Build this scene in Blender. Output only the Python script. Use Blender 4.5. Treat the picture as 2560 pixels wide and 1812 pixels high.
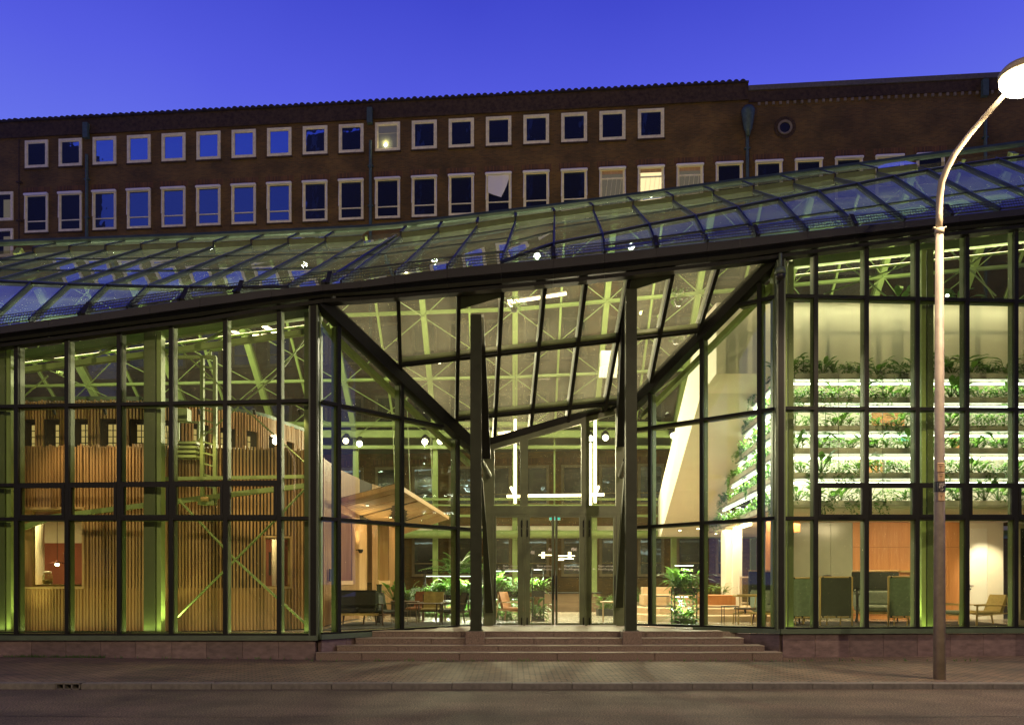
import bpy, math, random
from mathutils import Vector, Matrix, noise

# ------------------------------------------------------------------ clear, camera, world, lights at the top
for o in list(bpy.data.objects):
    bpy.data.objects.remove(o, do_unlink=True)
SC = bpy.context.scene
COL = SC.collection
RN = random.Random(11)

F, CX, HY, CZ = 2000.0, 1280.0, 1450.0, 1.81      # lens in photo pixels, principal point, eye height

cam_data = bpy.data.cameras.new("camera")
cam = bpy.data.objects.new("camera", cam_data)
COL.objects.link(cam)
cam.location = (0, 0, CZ)
cam.rotation_euler = (math.radians(90), 0, 0)
cam_data.sensor_fit = 'HORIZONTAL'
cam_data.sensor_width = 36.0
cam_data.lens = 36.0 * F / 2560.0
cam_data.shift_y = (HY - 906.0) / 2560.0
cam_data.clip_start = 0.1
cam_data.clip_end = 2000
SC.camera = cam

W = bpy.data.worlds.new("World")
SC.world = W
W.use_nodes = True
wn, wl = W.node_tree.nodes, W.node_tree.links
wn.clear()
wo = wn.new('ShaderNodeOutputWorld')
bg = wn.new('ShaderNodeBackground')
tc = wn.new('ShaderNodeTexCoord')
sp = wn.new('ShaderNodeSeparateXYZ')
rp = wn.new('ShaderNodeValToRGB')
nz = wn.new('ShaderNodeTexNoise')
nz.inputs['Scale'].default_value = 3.0
nz.inputs['Detail'].default_value = 3.0
ad = wn.new('ShaderNodeMath'); ad.operation = 'MULTIPLY_ADD'
ad.inputs[1].default_value = 0.06
wl.new(tc.outputs['Generated'], sp.inputs[0])
wl.new(tc.outputs['Generated'], nz.inputs['Vector'])
wl.new(nz.outputs['Fac'], ad.inputs[0])
wl.new(sp.outputs['Z'], ad.inputs[2])
wl.new(ad.outputs[0], rp.inputs['Fac'])
cr = rp.color_ramp
cr.elements[0].position = 0.0; cr.elements[0].color = (0.20, 0.22, 0.80, 1)
cr.elements[1].position = 1.0; cr.elements[1].color = (0.006, 0.007, 0.09, 1)
for p_, c_ in ((0.44, (0.145, 0.185, 0.85, 1)), (0.54, (0.092, 0.110, 0.76, 1)), (0.62, (0.055, 0.068, 0.62, 1)), (0.74, (0.022, 0.028, 0.28, 1))):
    e = cr.elements.new(p_); e.color = c_
wl.new(rp.outputs[0], bg.inputs['Color'])
bg.inputs['Strength'].default_value = 1.0
wl.new(bg.outputs[0], wo.inputs['Surface'])

SC.render.engine = 'CYCLES'
SC.view_settings.view_transform = 'Standard'
SC.view_settings.look = 'None'
SC.view_settings.exposure = 0.0
SC.view_settings.gamma = 1.0
cy = SC.cycles
cy.max_bounces = 10
cy.diffuse_bounces = 3
cy.glossy_bounces = 4
cy.transmission_bounces = 6
cy.transparent_max_bounces = 28
cy.use_denoising = True
cy.sample_clamp_indirect = 4.0
cy.caustics_reflective = False
cy.caustics_refractive = False
cy.use_light_tree = True

def P(x, y, Y):
    return Vector(((x - CX) / F * Y, Y, CZ + (HY - y) / F * Y))
def Xat(x, Y): return (x - CX) / F * Y
def Zat(y, Y): return CZ + (HY - y) / F * Y
def lerp(a, b, t): return a + (b - a) * t
def pl(pts, x):                                    # piecewise linear through (x, y) pairs
    if x <= pts[0][0]:
        a, b = pts[0], pts[1]
    elif x >= pts[-1][0]:
        a, b = pts[-2], pts[-1]
    else:
        for a, b in zip(pts, pts[1:]):
            if a[0] <= x <= b[0]: break
    return a[1] + (b[1] - a[1]) * (x - a[0]) / (b[0] - a[0])

# ------------------------------------------------------------------ materials
def nodes_of(m):
    m.use_nodes = True
    n, l = m.node_tree.nodes, m.node_tree.links
    return n, l, n['Principled BSDF']

def mat(name, col, rough=0.6, metal=0.0, var=0.0, scale=4.0, bump=0.0, bscale=40.0, spec=0.5, stretch=None, col2=None):
    m = bpy.data.materials.new(name)
    n, l, b = nodes_of(m)
    c = (*col, 1)
    b.inputs['Base Color'].default_value = c
    b.inputs['Roughness'].default_value = rough
    b.inputs['Metallic'].default_value = metal
    b.inputs['Specular IOR Level'].default_value = spec
    vec = None
    if var or bump:
        t = n.new('ShaderNodeTexCoord')
        vec = t.outputs['Object']
        if stretch:
            mp = n.new('ShaderNodeMapping'); mp.inputs['Scale'].default_value = stretch
            l.new(vec, mp.inputs['Vector']); vec = mp.outputs[0]
    if var:
        t1 = n.new('ShaderNodeTexNoise'); t1.inputs['Scale'].default_value = scale
        t1.inputs['Detail'].default_value = 6.0; t1.inputs['Roughness'].default_value = 0.62
        l.new(vec, t1.inputs['Vector'])
        r = n.new('ShaderNodeValToRGB')
        lo = col2 if col2 else tuple(max(0, x * (1 - var)) for x in col)
        hi = col if col2 else tuple(min(1, x * (1 + var)) for x in col)
        r.color_ramp.elements[0].position = 0.3; r.color_ramp.elements[0].color = (*lo, 1)
        r.color_ramp.elements[1].position = 0.7; r.color_ramp.elements[1].color = (*hi, 1)
        l.new(t1.outputs['Fac'], r.inputs['Fac'])
        l.new(r.outputs[0], b.inputs['Base Color'])
    if bump:
        t2 = n.new('ShaderNodeTexNoise'); t2.inputs['Scale'].default_value = bscale
        t2.inputs['Detail'].default_value = 4.0
        l.new(vec, t2.inputs['Vector'])
        bp = n.new('ShaderNodeBump'); bp.inputs['Strength'].default_value = bump
        bp.inputs['Distance'].default_value = 0.02
        l.new(t2.outputs['Fac'], bp.inputs['Height'])
        l.new(bp.outputs[0], b.inputs['Normal'])
    return m

def emat(name, col, strength, vis_only=True):
    m = bpy.data.materials.new(name)
    n, l, b = nodes_of(m)
    b.inputs['Base Color'].default_value = (0.02, 0.02, 0.02, 1)
    b.inputs['Emission Color'].default_value = (*col, 1)
    b.inputs['Emission Strength'].default_value = strength
    if vis_only:
        m.cycles.emission_sampling = 'NONE'
    return m

def glassmat(name, tint, base=0.07, k=0.9, power=4.0, rough=0.0, dirt=0.0, haze=0.0, hcol=(0.62, 0.60, 0.38)):
    m = bpy.data.materials.new(name)
    m.use_nodes = True
    n, l = m.node_tree.nodes, m.node_tree.links
    n.clear()
    out = n.new('ShaderNodeOutputMaterial')
    tr = n.new('ShaderNodeBsdfTransparent'); tr.inputs[0].default_value = (*tint, 1)
    gl = n.new('ShaderNodeBsdfGlossy'); gl.inputs['Roughness'].default_value = rough
    gl.inputs[0].default_value = (1, 1, 1, 1)
    lw = n.new('ShaderNodeLayerWeight'); lw.inputs['Blend'].default_value = 0.5
    pw = n.new('ShaderNodeMath'); pw.operation = 'POWER'; pw.inputs[1].default_value = power
    ma = n.new('ShaderNodeMath'); ma.operation = 'MULTIPLY_ADD'; ma.inputs[1].default_value = k; ma.inputs[2].default_value = base
    l.new(lw.outputs['Facing'], pw.inputs[0]); l.new(pw.outputs[0], ma.inputs[0])
    t = n.new('ShaderNodeTexCoord')
    nzz = n.new('ShaderNodeTexNoise'); nzz.inputs['Scale'].default_value = 0.9
    l.new(t.outputs['Object'], nzz.inputs['Vector'])
    bp = n.new('ShaderNodeBump'); bp.inputs['Strength'].default_value = 0.10; bp.inputs['Distance'].default_value = 0.02
    l.new(nzz.outputs['Fac'], bp.inputs['Height'])
    l.new(bp.outputs[0], gl.inputs['Normal'])
    mx = n.new('ShaderNodeMixShader')
    l.new(ma.outputs[0], mx.inputs[0]); l.new(tr.outputs[0], mx.inputs[1]); l.new(gl.outputs[0], mx.inputs[2])
    last = mx
    if dirt:
        df = n.new('ShaderNodeBsdfDiffuse'); df.inputs[0].default_value = (0.55, 0.55, 0.48, 1)
        nd = n.new('ShaderNodeTexNoise'); nd.inputs['Scale'].default_value = 2.5; nd.inputs['Detail'].default_value = 8
        l.new(t.outputs['Object'], nd.inputs['Vector'])
        mm = n.new('ShaderNodeMath'); mm.operation = 'MULTIPLY'; mm.inputs[1].default_value = dirt
        l.new(nd.outputs['Fac'], mm.inputs[0])
        m2 = n.new('ShaderNodeMixShader')
        l.new(mm.outputs[0], m2.inputs[0]); l.new(mx.outputs[0], m2.inputs[1]); l.new(df.outputs[0], m2.inputs[2])
        last = m2
    if haze:
        tl = n.new('ShaderNodeBsdfTranslucent'); tl.inputs[0].default_value = (*hcol, 1)
        nd = n.new('ShaderNodeTexNoise'); nd.inputs['Scale'].default_value = 1.3; nd.inputs['Detail'].default_value = 7
        l.new(t.outputs['Object'], nd.inputs['Vector'])
        mm = n.new('ShaderNodeMath'); mm.operation = 'MULTIPLY'; mm.inputs[1].default_value = haze
        l.new(nd.outputs['Fac'], mm.inputs[0])
        m2 = n.new('ShaderNodeMixShader')
        l.new(mm.outputs[0], m2.inputs[0]); l.new(last.outputs[0], m2.inputs[1]); l.new(tl.outputs[0], m2.inputs[2])
        last = m2
    l.new(last.outputs[0], out.inputs[0])
    return m

def brickmat(name, c1, c2, mortar, bw=0.215, bh=0.062, axes='xz', bump=0.5, rough=0.9, wear=0.5, mort=0.007):
    m = bpy.data.materials.new(name)
    n, l, b = nodes_of(m)
    t = n.new('ShaderNodeTexCoord')
    s = n.new('ShaderNodeSeparateXYZ'); l.new(t.outputs['Object'], s.inputs[0])
    c = n.new('ShaderNodeCombineXYZ')
    l.new(s.outputs[axes[0].upper()], c.inputs[0]); l.new(s.outputs[axes[1].upper()], c.inputs[1])
    br = n.new('ShaderNodeTexBrick')
    br.inputs['Scale'].default_value = 1.0
    br.inputs['Brick Width'].default_value = bw
    br.inputs['Row Height'].default_value = bh
    br.inputs['Mortar Size'].default_value = mort
    br.inputs['Mortar Smooth'].default_value = 0.2
    br.inputs['Color1'].default_value = (*c1, 1)
    br.inputs['Color2'].default_value = (*c2, 1)
    br.inputs['Mortar'].default_value = (*mortar, 1)
    l.new(c.outputs[0], br.inputs['Vector'])
    nn = n.new('ShaderNodeTexNoise'); nn.inputs['Scale'].default_value = 0.7; nn.inputs['Detail'].default_value = 7
    l.new(t.outputs['Object'], nn.inputs['Vector'])
    r = n.new('ShaderNodeValToRGB')
    r.color_ramp.elements[0].position = 0.3; r.color_ramp.elements[0].color = (1 - wear, 1 - wear, 1 - wear, 1)
    r.color_ramp.elements[1].position = 0.72; r.color_ramp.elements[1].color = (1.25, 1.2, 1.15, 1)
    l.new(nn.outputs['Fac'], r.inputs['Fac'])
    mx = n.new('ShaderNodeMix'); mx.data_type = 'RGBA'; mx.blend_type = 'MULTIPLY'
    mx.inputs['Factor'].default_value = 1.0
    l.new(br.outputs['Color'], mx.inputs['A']); l.new(r.outputs[0], mx.inputs['B'])
    l.new(mx.outputs['Result'], b.inputs['Base Color'])
    bp = n.new('ShaderNodeBump'); bp.inputs['Strength'].default_value = bump; bp.inputs['Distance'].default_value = 0.01
    bp.invert = True
    l.new(br.outputs['Fac'], bp.inputs['Height']); l.new(bp.outputs[0], b.inputs['Normal'])
    b.inputs['Roughness'].default_value = rough
    return m

def woodmat(name, c1, c2, axis='z', scale=1.0, rough=0.5, ribs=0.0):
    m = bpy.data.materials.new(name)
    n, l, b = nodes_of(m)
    t = n.new('ShaderNodeTexCoord')
    mp = n.new('ShaderNodeMapping')
    sc = {'z': (14, 14, 0.8), 'x': (0.8, 14, 14), 'y': (14, 0.8, 14)}[axis]
    mp.inputs['Scale'].default_value = tuple(v * scale for v in sc)
    l.new(t.outputs['Object'], mp.inputs['Vector'])
    nn = n.new('ShaderNodeTexNoise'); nn.inputs['Scale'].default_value = 1.0; nn.inputs['Detail'].default_value = 6
    nn.inputs['Distortion'].default_value = 0.6
    l.new(mp.outputs[0], nn.inputs['Vector'])
    r = n.new('ShaderNodeValToRGB')
    r.color_ramp.elements[0].position = 0.32; r.color_ramp.elements[0].color = (*c1, 1)
    r.color_ramp.elements[1].position = 0.68; r.color_ramp.elements[1].color = (*c2, 1)
    l.new(nn.outputs['Fac'], r.inputs['Fac'])
    l.new(r.outputs[0], b.inputs['Base Color'])
    b.inputs['Roughness'].default_value = rough
    return m

def asphaltmat():
    m = bpy.data.materials.new('asphalt'); n, l, b = nodes_of(m)
    t = n.new('ShaderNodeTexCoord')
    def nz_(sc, de, st=None):
        q = n.new('ShaderNodeTexNoise'); q.inputs['Scale'].default_value = sc; q.inputs['Detail'].default_value = de
        if st:
            mp = n.new('ShaderNodeMapping'); mp.inputs['Scale'].default_value = st; l.new(t.outputs['Object'], mp.inputs[0]); l.new(mp.outputs[0], q.inputs['Vector'])
        else: l.new(t.outputs['Object'], q.inputs['Vector'])
        return q
    grain, stain, track = nz_(42, 3), nz_(0.8, 8), nz_(1.0, 4, (.05, 1.1, 1))
    def ramp(src, a, ca, b_, cb):
        r = n.new('ShaderNodeValToRGB'); e = r.color_ramp.elements
        e[0].position = a; e[0].color = (*ca, 1); e[1].position = b_; e[1].color = (*cb, 1); l.new(src.outputs['Fac'], r.inputs[0]); return r
    r1 = ramp(grain, .38, (.040, .031, .023), .66, (.200, .155, .112))
    r2 = ramp(stain, .35, (.62, .62, .62), .65, (1.15, 1.12, 1.1))
    r3 = ramp(track, .38, (.80, .80, .80), .62, (1.12, 1.12, 1.12))
    x1 = n.new('ShaderNodeMix'); x1.data_type = 'RGBA'; x1.blend_type = 'MULTIPLY'; x1.inputs['Factor'].default_value = 1
    x2 = n.new('ShaderNodeMix'); x2.data_type = 'RGBA'; x2.blend_type = 'MULTIPLY'; x2.inputs['Factor'].default_value = 1
    l.new(r1.outputs[0], x1.inputs['A']); l.new(r2.outputs[0], x1.inputs['B']); l.new(x1.outputs['Result'], x2.inputs['A']); l.new(r3.outputs[0], x2.inputs['B'])
    l.new(x2.outputs['Result'], b.inputs['Base Color'])
    b.inputs['Roughness'].default_value = .8; b.inputs['Specular IOR Level'].default_value = .3
    bp = n.new('ShaderNodeBump'); bp.inputs['Strength'].default_value = .7; bp.inputs['Distance'].default_value = .02
    l.new(grain.outputs['Fac'], bp.inputs['Height']); l.new(bp.outputs[0], b.inputs['Normal'])
    return m
M = {}
M['asphalt'] = asphaltmat()
M['pave'] = brickmat('pavement_brick', (0.215, 0.145, 0.090), (0.12, 0.086, 0.058), (0.022, 0.018, 0.013), 0.21, 0.105, 'xy', 1.0, 0.8, 0.5, mort=0.014)
M['kerb'] = mat('kerb_concrete', (0.13, 0.12, 0.105), 0.85, var=0.3, scale=9, bump=0.3, bscale=120)
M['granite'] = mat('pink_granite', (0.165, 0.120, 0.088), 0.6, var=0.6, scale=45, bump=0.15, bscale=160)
M['granite_tread'] = mat('pale_granite', (0.26, 0.21, 0.16), 0.6, var=0.35, scale=40, bump=0.2, bscale=120)
M['plinth'] = [mat('plinth_stone_%d' % i, c, 0.42, var=0.35, scale=5, bump=0.1, bscale=90, stretch=(1, 1, 2.2)) for i, c in enumerate(((0.15, 0.105, 0.10), (0.125, 0.09, 0.085), (0.175, 0.125, 0.115)))]
M['frame'] = mat('shaded_green_frame_paint', (0.0085, 0.009, 0.0065), 0.55, var=0.2, scale=3, spec=0.2)  # hall green paint darkened, the backlit shade put into the colour
M['postin'] = mat('inner_post_green_paint', (0.075, 0.105, 0.032), 0.5, var=0.15, scale=3)
M['ledge'] = mat('green_ledge_paint', (0.075, 0.105, 0.062), 0.45, var=0.2, scale=3)
M['doorgreen'] = mat('door_green_paint', (0.105, 0.130, 0.055), 0.42, var=0.15, scale=3)
M['steel'] = mat('pale_green_steel_paint', (0.24, 0.32, 0.105), 0.5, var=0.1, scale=3)
M['postgreen'] = mat('post_green_paint', (0.028, 0.034, 0.018), 0.5, var=0.2, scale=2.5, spec=0.18)
M['fascia_dark'] = mat('dark_gutter_metal', (0.012, 0.012, 0.010), 0.6, var=0.3, scale=2)
M['fascia'] = mat('fascia_metal', (0.14, 0.15, 0.17), 0.12, metal=0.95, var=0.2, scale=2)
M['fascia_green'] = mat('dark_green_fascia_strip', (0.018, 0.021, 0.014), 0.5, var=0.2, scale=3)
M['roofbar'] = mat('roof_bar_metal', (0.045, 0.05, 0.06), 0.35, metal=0.6, var=0.2, scale=3)
M['ridge'] = mat('ridge_green_metal', (0.07, 0.105, 0.075), 0.4, metal=0.3, var=0.25, scale=3)
M['vent'] = mat('vent_olive_metal', (0.16, 0.19, 0.06), 0.4, var=0.2, scale=3)
M['glass'] = glassmat('facade_glass', (0.89, 0.96, 0.78), base=0.05, k=0.85, power=4.5, haze=0.05)
M['glass_v'] = glassmat('sloped_canopy_glass', (0.93, 0.93, 0.82), base=0.05, k=0.85, power=4.5, dirt=0.10, haze=0.34)
M['glass_roof'] = glassmat('roof_glass', (0.52, 0.66, 0.60), base=0.22, k=0.76, power=2.9, haze=0.12, hcol=(0.55, 0.66, 0.52))
M['glass_rear'] = glassmat('veiled_rear_glass', (0.62, 0.57, 0.42), base=0.05, k=0.8, power=5.0, dirt=0.06, haze=0.10)  # warm tint and haze added to dull the blue skylight behind
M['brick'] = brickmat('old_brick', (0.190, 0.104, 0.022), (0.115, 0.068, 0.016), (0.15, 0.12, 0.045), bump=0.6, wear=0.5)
M['bricklight'] = brickmat('soldier_brick', (0.22, 0.105, 0.032), (0.12, 0.062, 0.024), (0.06, 0.045, 0.025), bw=0.07, bh=0.3, bump=0.7, wear=0.3)
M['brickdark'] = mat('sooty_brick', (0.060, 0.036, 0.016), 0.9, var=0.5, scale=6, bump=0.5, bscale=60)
M['tile'] = mat('dark_clay_roof_tile', (0.030, 0.022, 0.020), 0.8, var=0.4, scale=6)
M['winframe_low'] = mat('dimmed_window_paint', (0.22, 0.18, 0.11), 0.7, var=0.2, scale=6)  # window paint darkened, the dimness of the lower rows put into the colour
M['winframe'] = mat('cream_window_paint', (0.86, 0.78, 0.46), 0.6, var=0.18, scale=6)
M['copper'] = mat('verdigris_pipe', (0.065, 0.105, 0.08), 0.6, var=0.3, scale=8)
M['asphalt_patch'] = mat('iron_gully', (0.012, 0.012, 0.012), 0.6)
M['floor'] = mat('polished_concrete', (0.36, 0.31, 0.25), 0.22, var=0.12, scale=2, spec=0.5)
M['rug'] = mat('dark_rug', (0.03, 0.03, 0.032), 0.95, var=0.3, scale=30)
M['white'] = mat('white_plaster', (0.80, 0.74, 0.63), 0.8, var=0.03, scale=2)
M['white2'] = mat('white_paint', (0.82, 0.80, 0.74), 0.6)
M['trough'] = mat('grey_planter_trough', (0.48, 0.46, 0.40), 0.6, var=0.12, scale=5)
M['soil'] = mat('dark_soil', (0.035, 0.025, 0.018), 0.95, var=0.4, scale=40)
M['slat'] = woodmat('larch_slat', (0.38, 0.20, 0.080), (0.54, 0.315, 0.14), 'z')
M['slatback'] = mat('dark_slat_backing', (0.035, 0.024, 0.016), 0.9)
M['timber'] = woodmat('pale_timber', (0.46, 0.27, 0.12), (0.60, 0.38, 0.19), 'z')
M['plywood'] = woodmat('ply_bench', (0.58, 0.38, 0.22), (0.68, 0.48, 0.30), 'x', 0.6)
M['orangewood'] = woodmat('orange_oak_veneer', (0.52, 0.22, 0.075), (0.62, 0.29, 0.11), 'z', 1.3)
M['oak'] = woodmat('oak_furniture', (0.42, 0.28, 0.09), (0.54, 0.38, 0.15), 'z', 1.0)
M['darkwood'] = woodmat('dark_walnut', (0.055, 0.03, 0.018), (0.09, 0.05, 0.03), 'x', 1.0)
M['black'] = mat('black_metal', (0.012, 0.012, 0.012), 0.45)
M['greenfab'] = mat('sage_felt', (0.15, 0.21, 0.14), 0.95, var=0.2, scale=12, bump=0.2, bscale=200)
M['darkfab'] = mat('dark_green_felt', (0.028, 0.036, 0.026), 0.95, var=0.25, scale=12)
M['greyfab'] = mat('grey_green_upholstery', (0.22, 0.26, 0.20), 0.95, var=0.15, scale=12)
M['leather'] = mat('brown_leather', (0.22, 0.075, 0.03), 0.4, var=0.25, scale=10)
M['deskwood'] = woodmat('brown_reception_oak', (0.17, 0.105, 0.06), (0.24, 0.155, 0.09), 'x')
M['rattan'] = mat('woven_rattan', (0.36, 0.15, 0.055), 0.7, var=0.25, scale=60)
M['blackfab'] = mat('black_upholstery', (0.018, 0.018, 0.018), 0.8, var=0.3, scale=10)
M['tan'] = mat('tan_canvas', (0.30, 0.22, 0.07), 0.85, var=0.2, scale=12)
M['panelgreen'] = mat('grey_green_lacquer_panel', (0.27, 0.29, 0.22), 0.22, var=0.08, scale=2)
M['pink'] = mat('red_brown_kitchen_wall', (0.30, 0.085, 0.055), 0.8, var=0.1, scale=3)
M['leaf'] = [mat('leaf_%d' % i, c, 0.42, var=0.35, scale=9) for i, c in enumerate(((0.075, 0.155, 0.036), (0.10, 0.20, 0.036), (0.060, 0.12, 0.040), (0.14, 0.24, 0.042)))]
M['varleaf'] = mat('variegated_leaf', (0.32, 0.36, 0.10), 0.5, var=0.5, scale=14, col2=(0.05, 0.10, 0.03))
M['pinkleaf'] = mat('purple_bromeliad_leaf', (0.30, 0.14, 0.17), 0.5, var=0.4, scale=12)
for lm in M['leaf'] + [M['varleaf'], M['pinkleaf']]:
    n_, l_, b_ = nodes_of(lm)
    tl = n_.new('ShaderNodeBsdfTranslucent'); tl.inputs[0].default_value = (0.16, 0.32, 0.05, 1)
    mx_ = n_.new('ShaderNodeMixShader'); mx_.inputs[0].default_value = 0.42
    out_ = [q for q in n_ if q.type == 'OUTPUT_MATERIAL'][0]
    l_.new(b_.outputs[0], mx_.inputs[1]); l_.new(tl.outputs[0], mx_.inputs[2]); l_.new(mx_.outputs[0], out_.inputs[0])
M['pole'] = mat('beige_lamp_pole_paint', (0.26, 0.22, 0.165), 0.6, var=0.25, scale=5, bump=0.1, bscale=50)
M['poleup'] = mat('cream_lamp_pole_paint', (0.31, 0.26, 0.175), 0.55, var=0.12, scale=4)
M['sticker'] = mat('beige_sticker', (0.50, 0.33, 0.17), 0.6)
M['inkdark'] = mat('dark_ink', (0.04, 0.03, 0.025), 0.7)
M['inklight'] = mat('pale_ink', (0.65, 0.60, 0.52), 0.7)
M['vinyl'] = mat('white_vinyl_lettering', (0.90, 0.88, 0.82), 0.6)
M['e_warm'] = emat('warm_tube', (1.0, 0.80, 0.50), 9.0)
M['e_white'] = emat('cool_led', (0.95, 1.0, 0.92), 9.0)
M['e_flood'] = emat('flood_lens', (1.0, 0.92, 0.66), 25.0)
M['e_street'] = emat('sodium_bowl', (1.0, 0.82, 0.55), 30.0)
M['e_exit'] = emat('exit_sign_face', (0.05, 0.75, 0.62), 1.0)
M['e_winlit'] = emat('lit_window_blind', (0.80, 0.56, 0.20), 0.62)
M['e_room'] = emat('lit_room', (1.0, 0.80, 0.40), 1.2)
M['e_dim'] = emat('dim_room', (0.75, 0.64, 0.40), 0.13)

# ------------------------------------------------------------------ geometry helpers
class G:
    def __init__(s): s.v = []; s.f = []
    def add(s, vs, fs):
        o = len(s.v); s.v += [Vector(v) for v in vs]; s.f += [tuple(i + o for i in f) for f in fs]; return s
    def quad(s, *p): return s.add(p, [tuple(range(len(p)))])
    def box(s, lo, hi):
        x0, y0, z0 = lo; x1, y1, z1 = hi
        return s.add([(x0, y0, z0), (x1, y0, z0), (x1, y1, z0), (x0, y1, z0), (x0, y0, z1), (x1, y0, z1), (x1, y1, z1), (x0, y1, z1)],
                     [(3, 2, 1, 0), (4, 5, 6, 7), (0, 1, 5, 4), (1, 2, 6, 5), (2, 3, 7, 6), (3, 0, 4, 7)])
    def cbox(s, c, sz, rz=0.0, rx=0.0, ry=0.0):
        m = Matrix.Translation(Vector(c)) @ Matrix.Rotation(rz, 4, 'Z') @ Matrix.Rotation(rx, 4, 'X') @ Matrix.Rotation(ry, 4, 'Y')
        h = [q / 2 for q in sz]
        o = len(s.v)
        s.box((-h[0], -h[1], -h[2]), tuple(h))
        for i in range(o, len(s.v)): s.v[i] = m @ s.v[i]
        return s
    def bbox(s, c, sz, bev=0.02, rz=0.0, rx=0.0):              # box with chamfered edges (soft cushions, blocks)
        m = Matrix.Translation(Vector(c)) @ Matrix.Rotation(rz, 4, 'Z') @ Matrix.Rotation(rx, 4, 'X')
        hx, hy, hz = [q / 2 for q in sz]
        b = min(bev, hx * .9, hy * .9, hz * .9)
        rings = []
        for z, k in ((-hz, b), (-hz + b, 0), (hz - b, 0), (hz, b)):
            x, y = hx - k, hy - k
            rings.append([(-x + b, -y, z), (x - b, -y, z), (x, -y + b, z), (x, y - b, z), (x - b, y, z), (-x + b, y, z), (-x, y - b, z), (-x, -y + b, z)])
        o = len(s.v)
        for r in rings: s.v += [m @ Vector(p) for p in r]
        for a in range(3):
            for i in range(8):
                j = (i + 1) % 8
                s.f.append((o + a * 8 + i, o + a * 8 + j, o + a * 8 + 8 + j, o + a * 8 + 8 + i))
        s.f.append(tuple(o + i for i in range(7, -1, -1))); s.f.append(tuple(o + 24 + i for i in range(8)))
        return s
    def beam(s, a, b, w, d, n=(0, -1, 0), w1=None, d1=None):   # w across, d along n
        a, b, n = Vector(a), Vector(b), Vector(n)
        t = (b - a).normalized()
        u = t.cross(n)
        if u.length < 1e-5: u = t.cross(Vector((1, 0, 0)))
        u.normalize(); nn = u.cross(t).normalized()
        w1 = w if w1 is None else w1; d1 = d if d1 is None else d1
        vs = []
        for p, ww, dd in ((a, w, d), (b, w1, d1)):
            for su, sn in ((-1, -1), (1, -1), (1, 1), (-1, 1)):
                vs.append(p + u * (su * ww / 2) + nn * (sn * dd / 2))
        return s.add(vs, [(3, 2, 1, 0), (4, 5, 6, 7), (0, 1, 5, 4), (1, 2, 6, 5), (2, 3, 7, 6), (3, 0, 4, 7)])
    def tube(s, pts, r, n=8, cap=True):
        pts = [Vector(p) for p in pts]
        rr = r if isinstance(r, (list, tuple)) else [r] * len(pts)
        o = len(s.v); prev = None
        for i, p in enumerate(pts):
            t = (pts[min(i + 1, len(pts) - 1)] - pts[max(i - 1, 0)]).normalized()
            if prev is None:
                u = t.cross(Vector((0, 0, 1)))
                if u.length < 1e-3: u = t.cross(Vector((1, 0, 0)))
            else:
                u = prev - t * prev.dot(t)
            u.normalize(); prev = u
            w = t.cross(u)
            for k in range(n):
                a = 2 * math.pi * k / n
                s.v.append(p + (u * math.cos(a) + w * math.sin(a)) * rr[i])
        for i in range(len(pts) - 1):
            for k in range(n):
                k2 = (k + 1) % n
                s.f.append((o + i * n + k, o + i * n + k2, o + (i + 1) * n + k2, o + (i + 1) * n + k))
        if cap:
            s.f.append(tuple(o + k for k in range(n - 1, -1, -1)))
            s.f.append(tuple(o + (len(pts) - 1) * n + k for k in range(n)))
        return s
    def lathe(s, c, prof, n=16):                                # prof: (r, z)
        c = Vector(c); o = len(s.v)
        for r, z in prof:
            for k in range(n):
                a = 2 * math.pi * k / n
                s.v.append(c + Vector((r * math.cos(a), r * math.sin(a), z)))
        for i in range(len(prof) - 1):
            for k in range(n):
                k2 = (k + 1) % n
                s.f.append((o + i * n + k, o + i * n + k2, o + (i + 1) * n + k2, o + (i + 1) * n + k))
        s.f.append(tuple(o + k for k in range(n - 1, -1, -1)))
        s.f.append(tuple(o + (len(prof) - 1) * n + k for k in range(n)))
        return s
    def prism(s, poly, vec):
        poly = [Vector(p) for p in poly]; vec = Vector(vec); n = len(poly); o = len(s.v)
        s.v += poly + [p + vec for p in poly]
        s.f.append(tuple(o + i for i in range(n - 1, -1, -1))); s.f.append(tuple(o + n + i for i in range(n)))
        for i in range(n):
            j = (i + 1) % n
            s.f.append((o + i, o + j, o + n + j, o + n + i))
        return s
    def mesh(s, name, m, inv=None, smooth=False):
        me = bpy.data.meshes.new(name)
        vs = [inv @ v for v in s.v] if inv is not None else s.v
        me.from_pydata([tuple(v) for v in vs], [], s.f)
        me.materials.append(m)
        if smooth:
            for p in me.polygons: p.use_smooth = True
        me.update()
        return me

MW = {}                                                          # world matrix of every thing and part
def link(o, parent=None):
    COL.objects.link(o)
    if parent is not None: o.parent = parent
    return o
def tag(o, label=None, cat=None, group=None, kind=None):
    if label: o['label'] = label
    if cat: o['category'] = cat
    if group: o['group'] = group
    if kind: o['kind'] = kind
    return o
def thing(name, label, cat, loc=(0, 0, 0), rz=0.0, group=None, kind=None):
    o = bpy.data.objects.new(name, None)
    o.empty_display_size = 0.1
    o.location = loc; o.rotation_euler = (0, 0, rz)
    link(o)
    MW[o] = Matrix.Translation(Vector(loc)) @ Matrix.Rotation(rz, 4, 'Z')
    return tag(o, label, cat, group, kind)
def build(g, name, m, parent=None, label=None, cat=None, group=None, kind=None, smooth=False, local=False):
    """g in world coordinates (or in the parent's own when local)"""
    pm = MW[parent] if parent is not None else Matrix.Identity(4)
    o = bpy.data.objects.new(name, g.mesh(name, m, None if local else pm.inverted(), smooth))
    link(o, parent); MW[o] = pm
    return tag(o, label, cat, group, kind)
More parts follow.
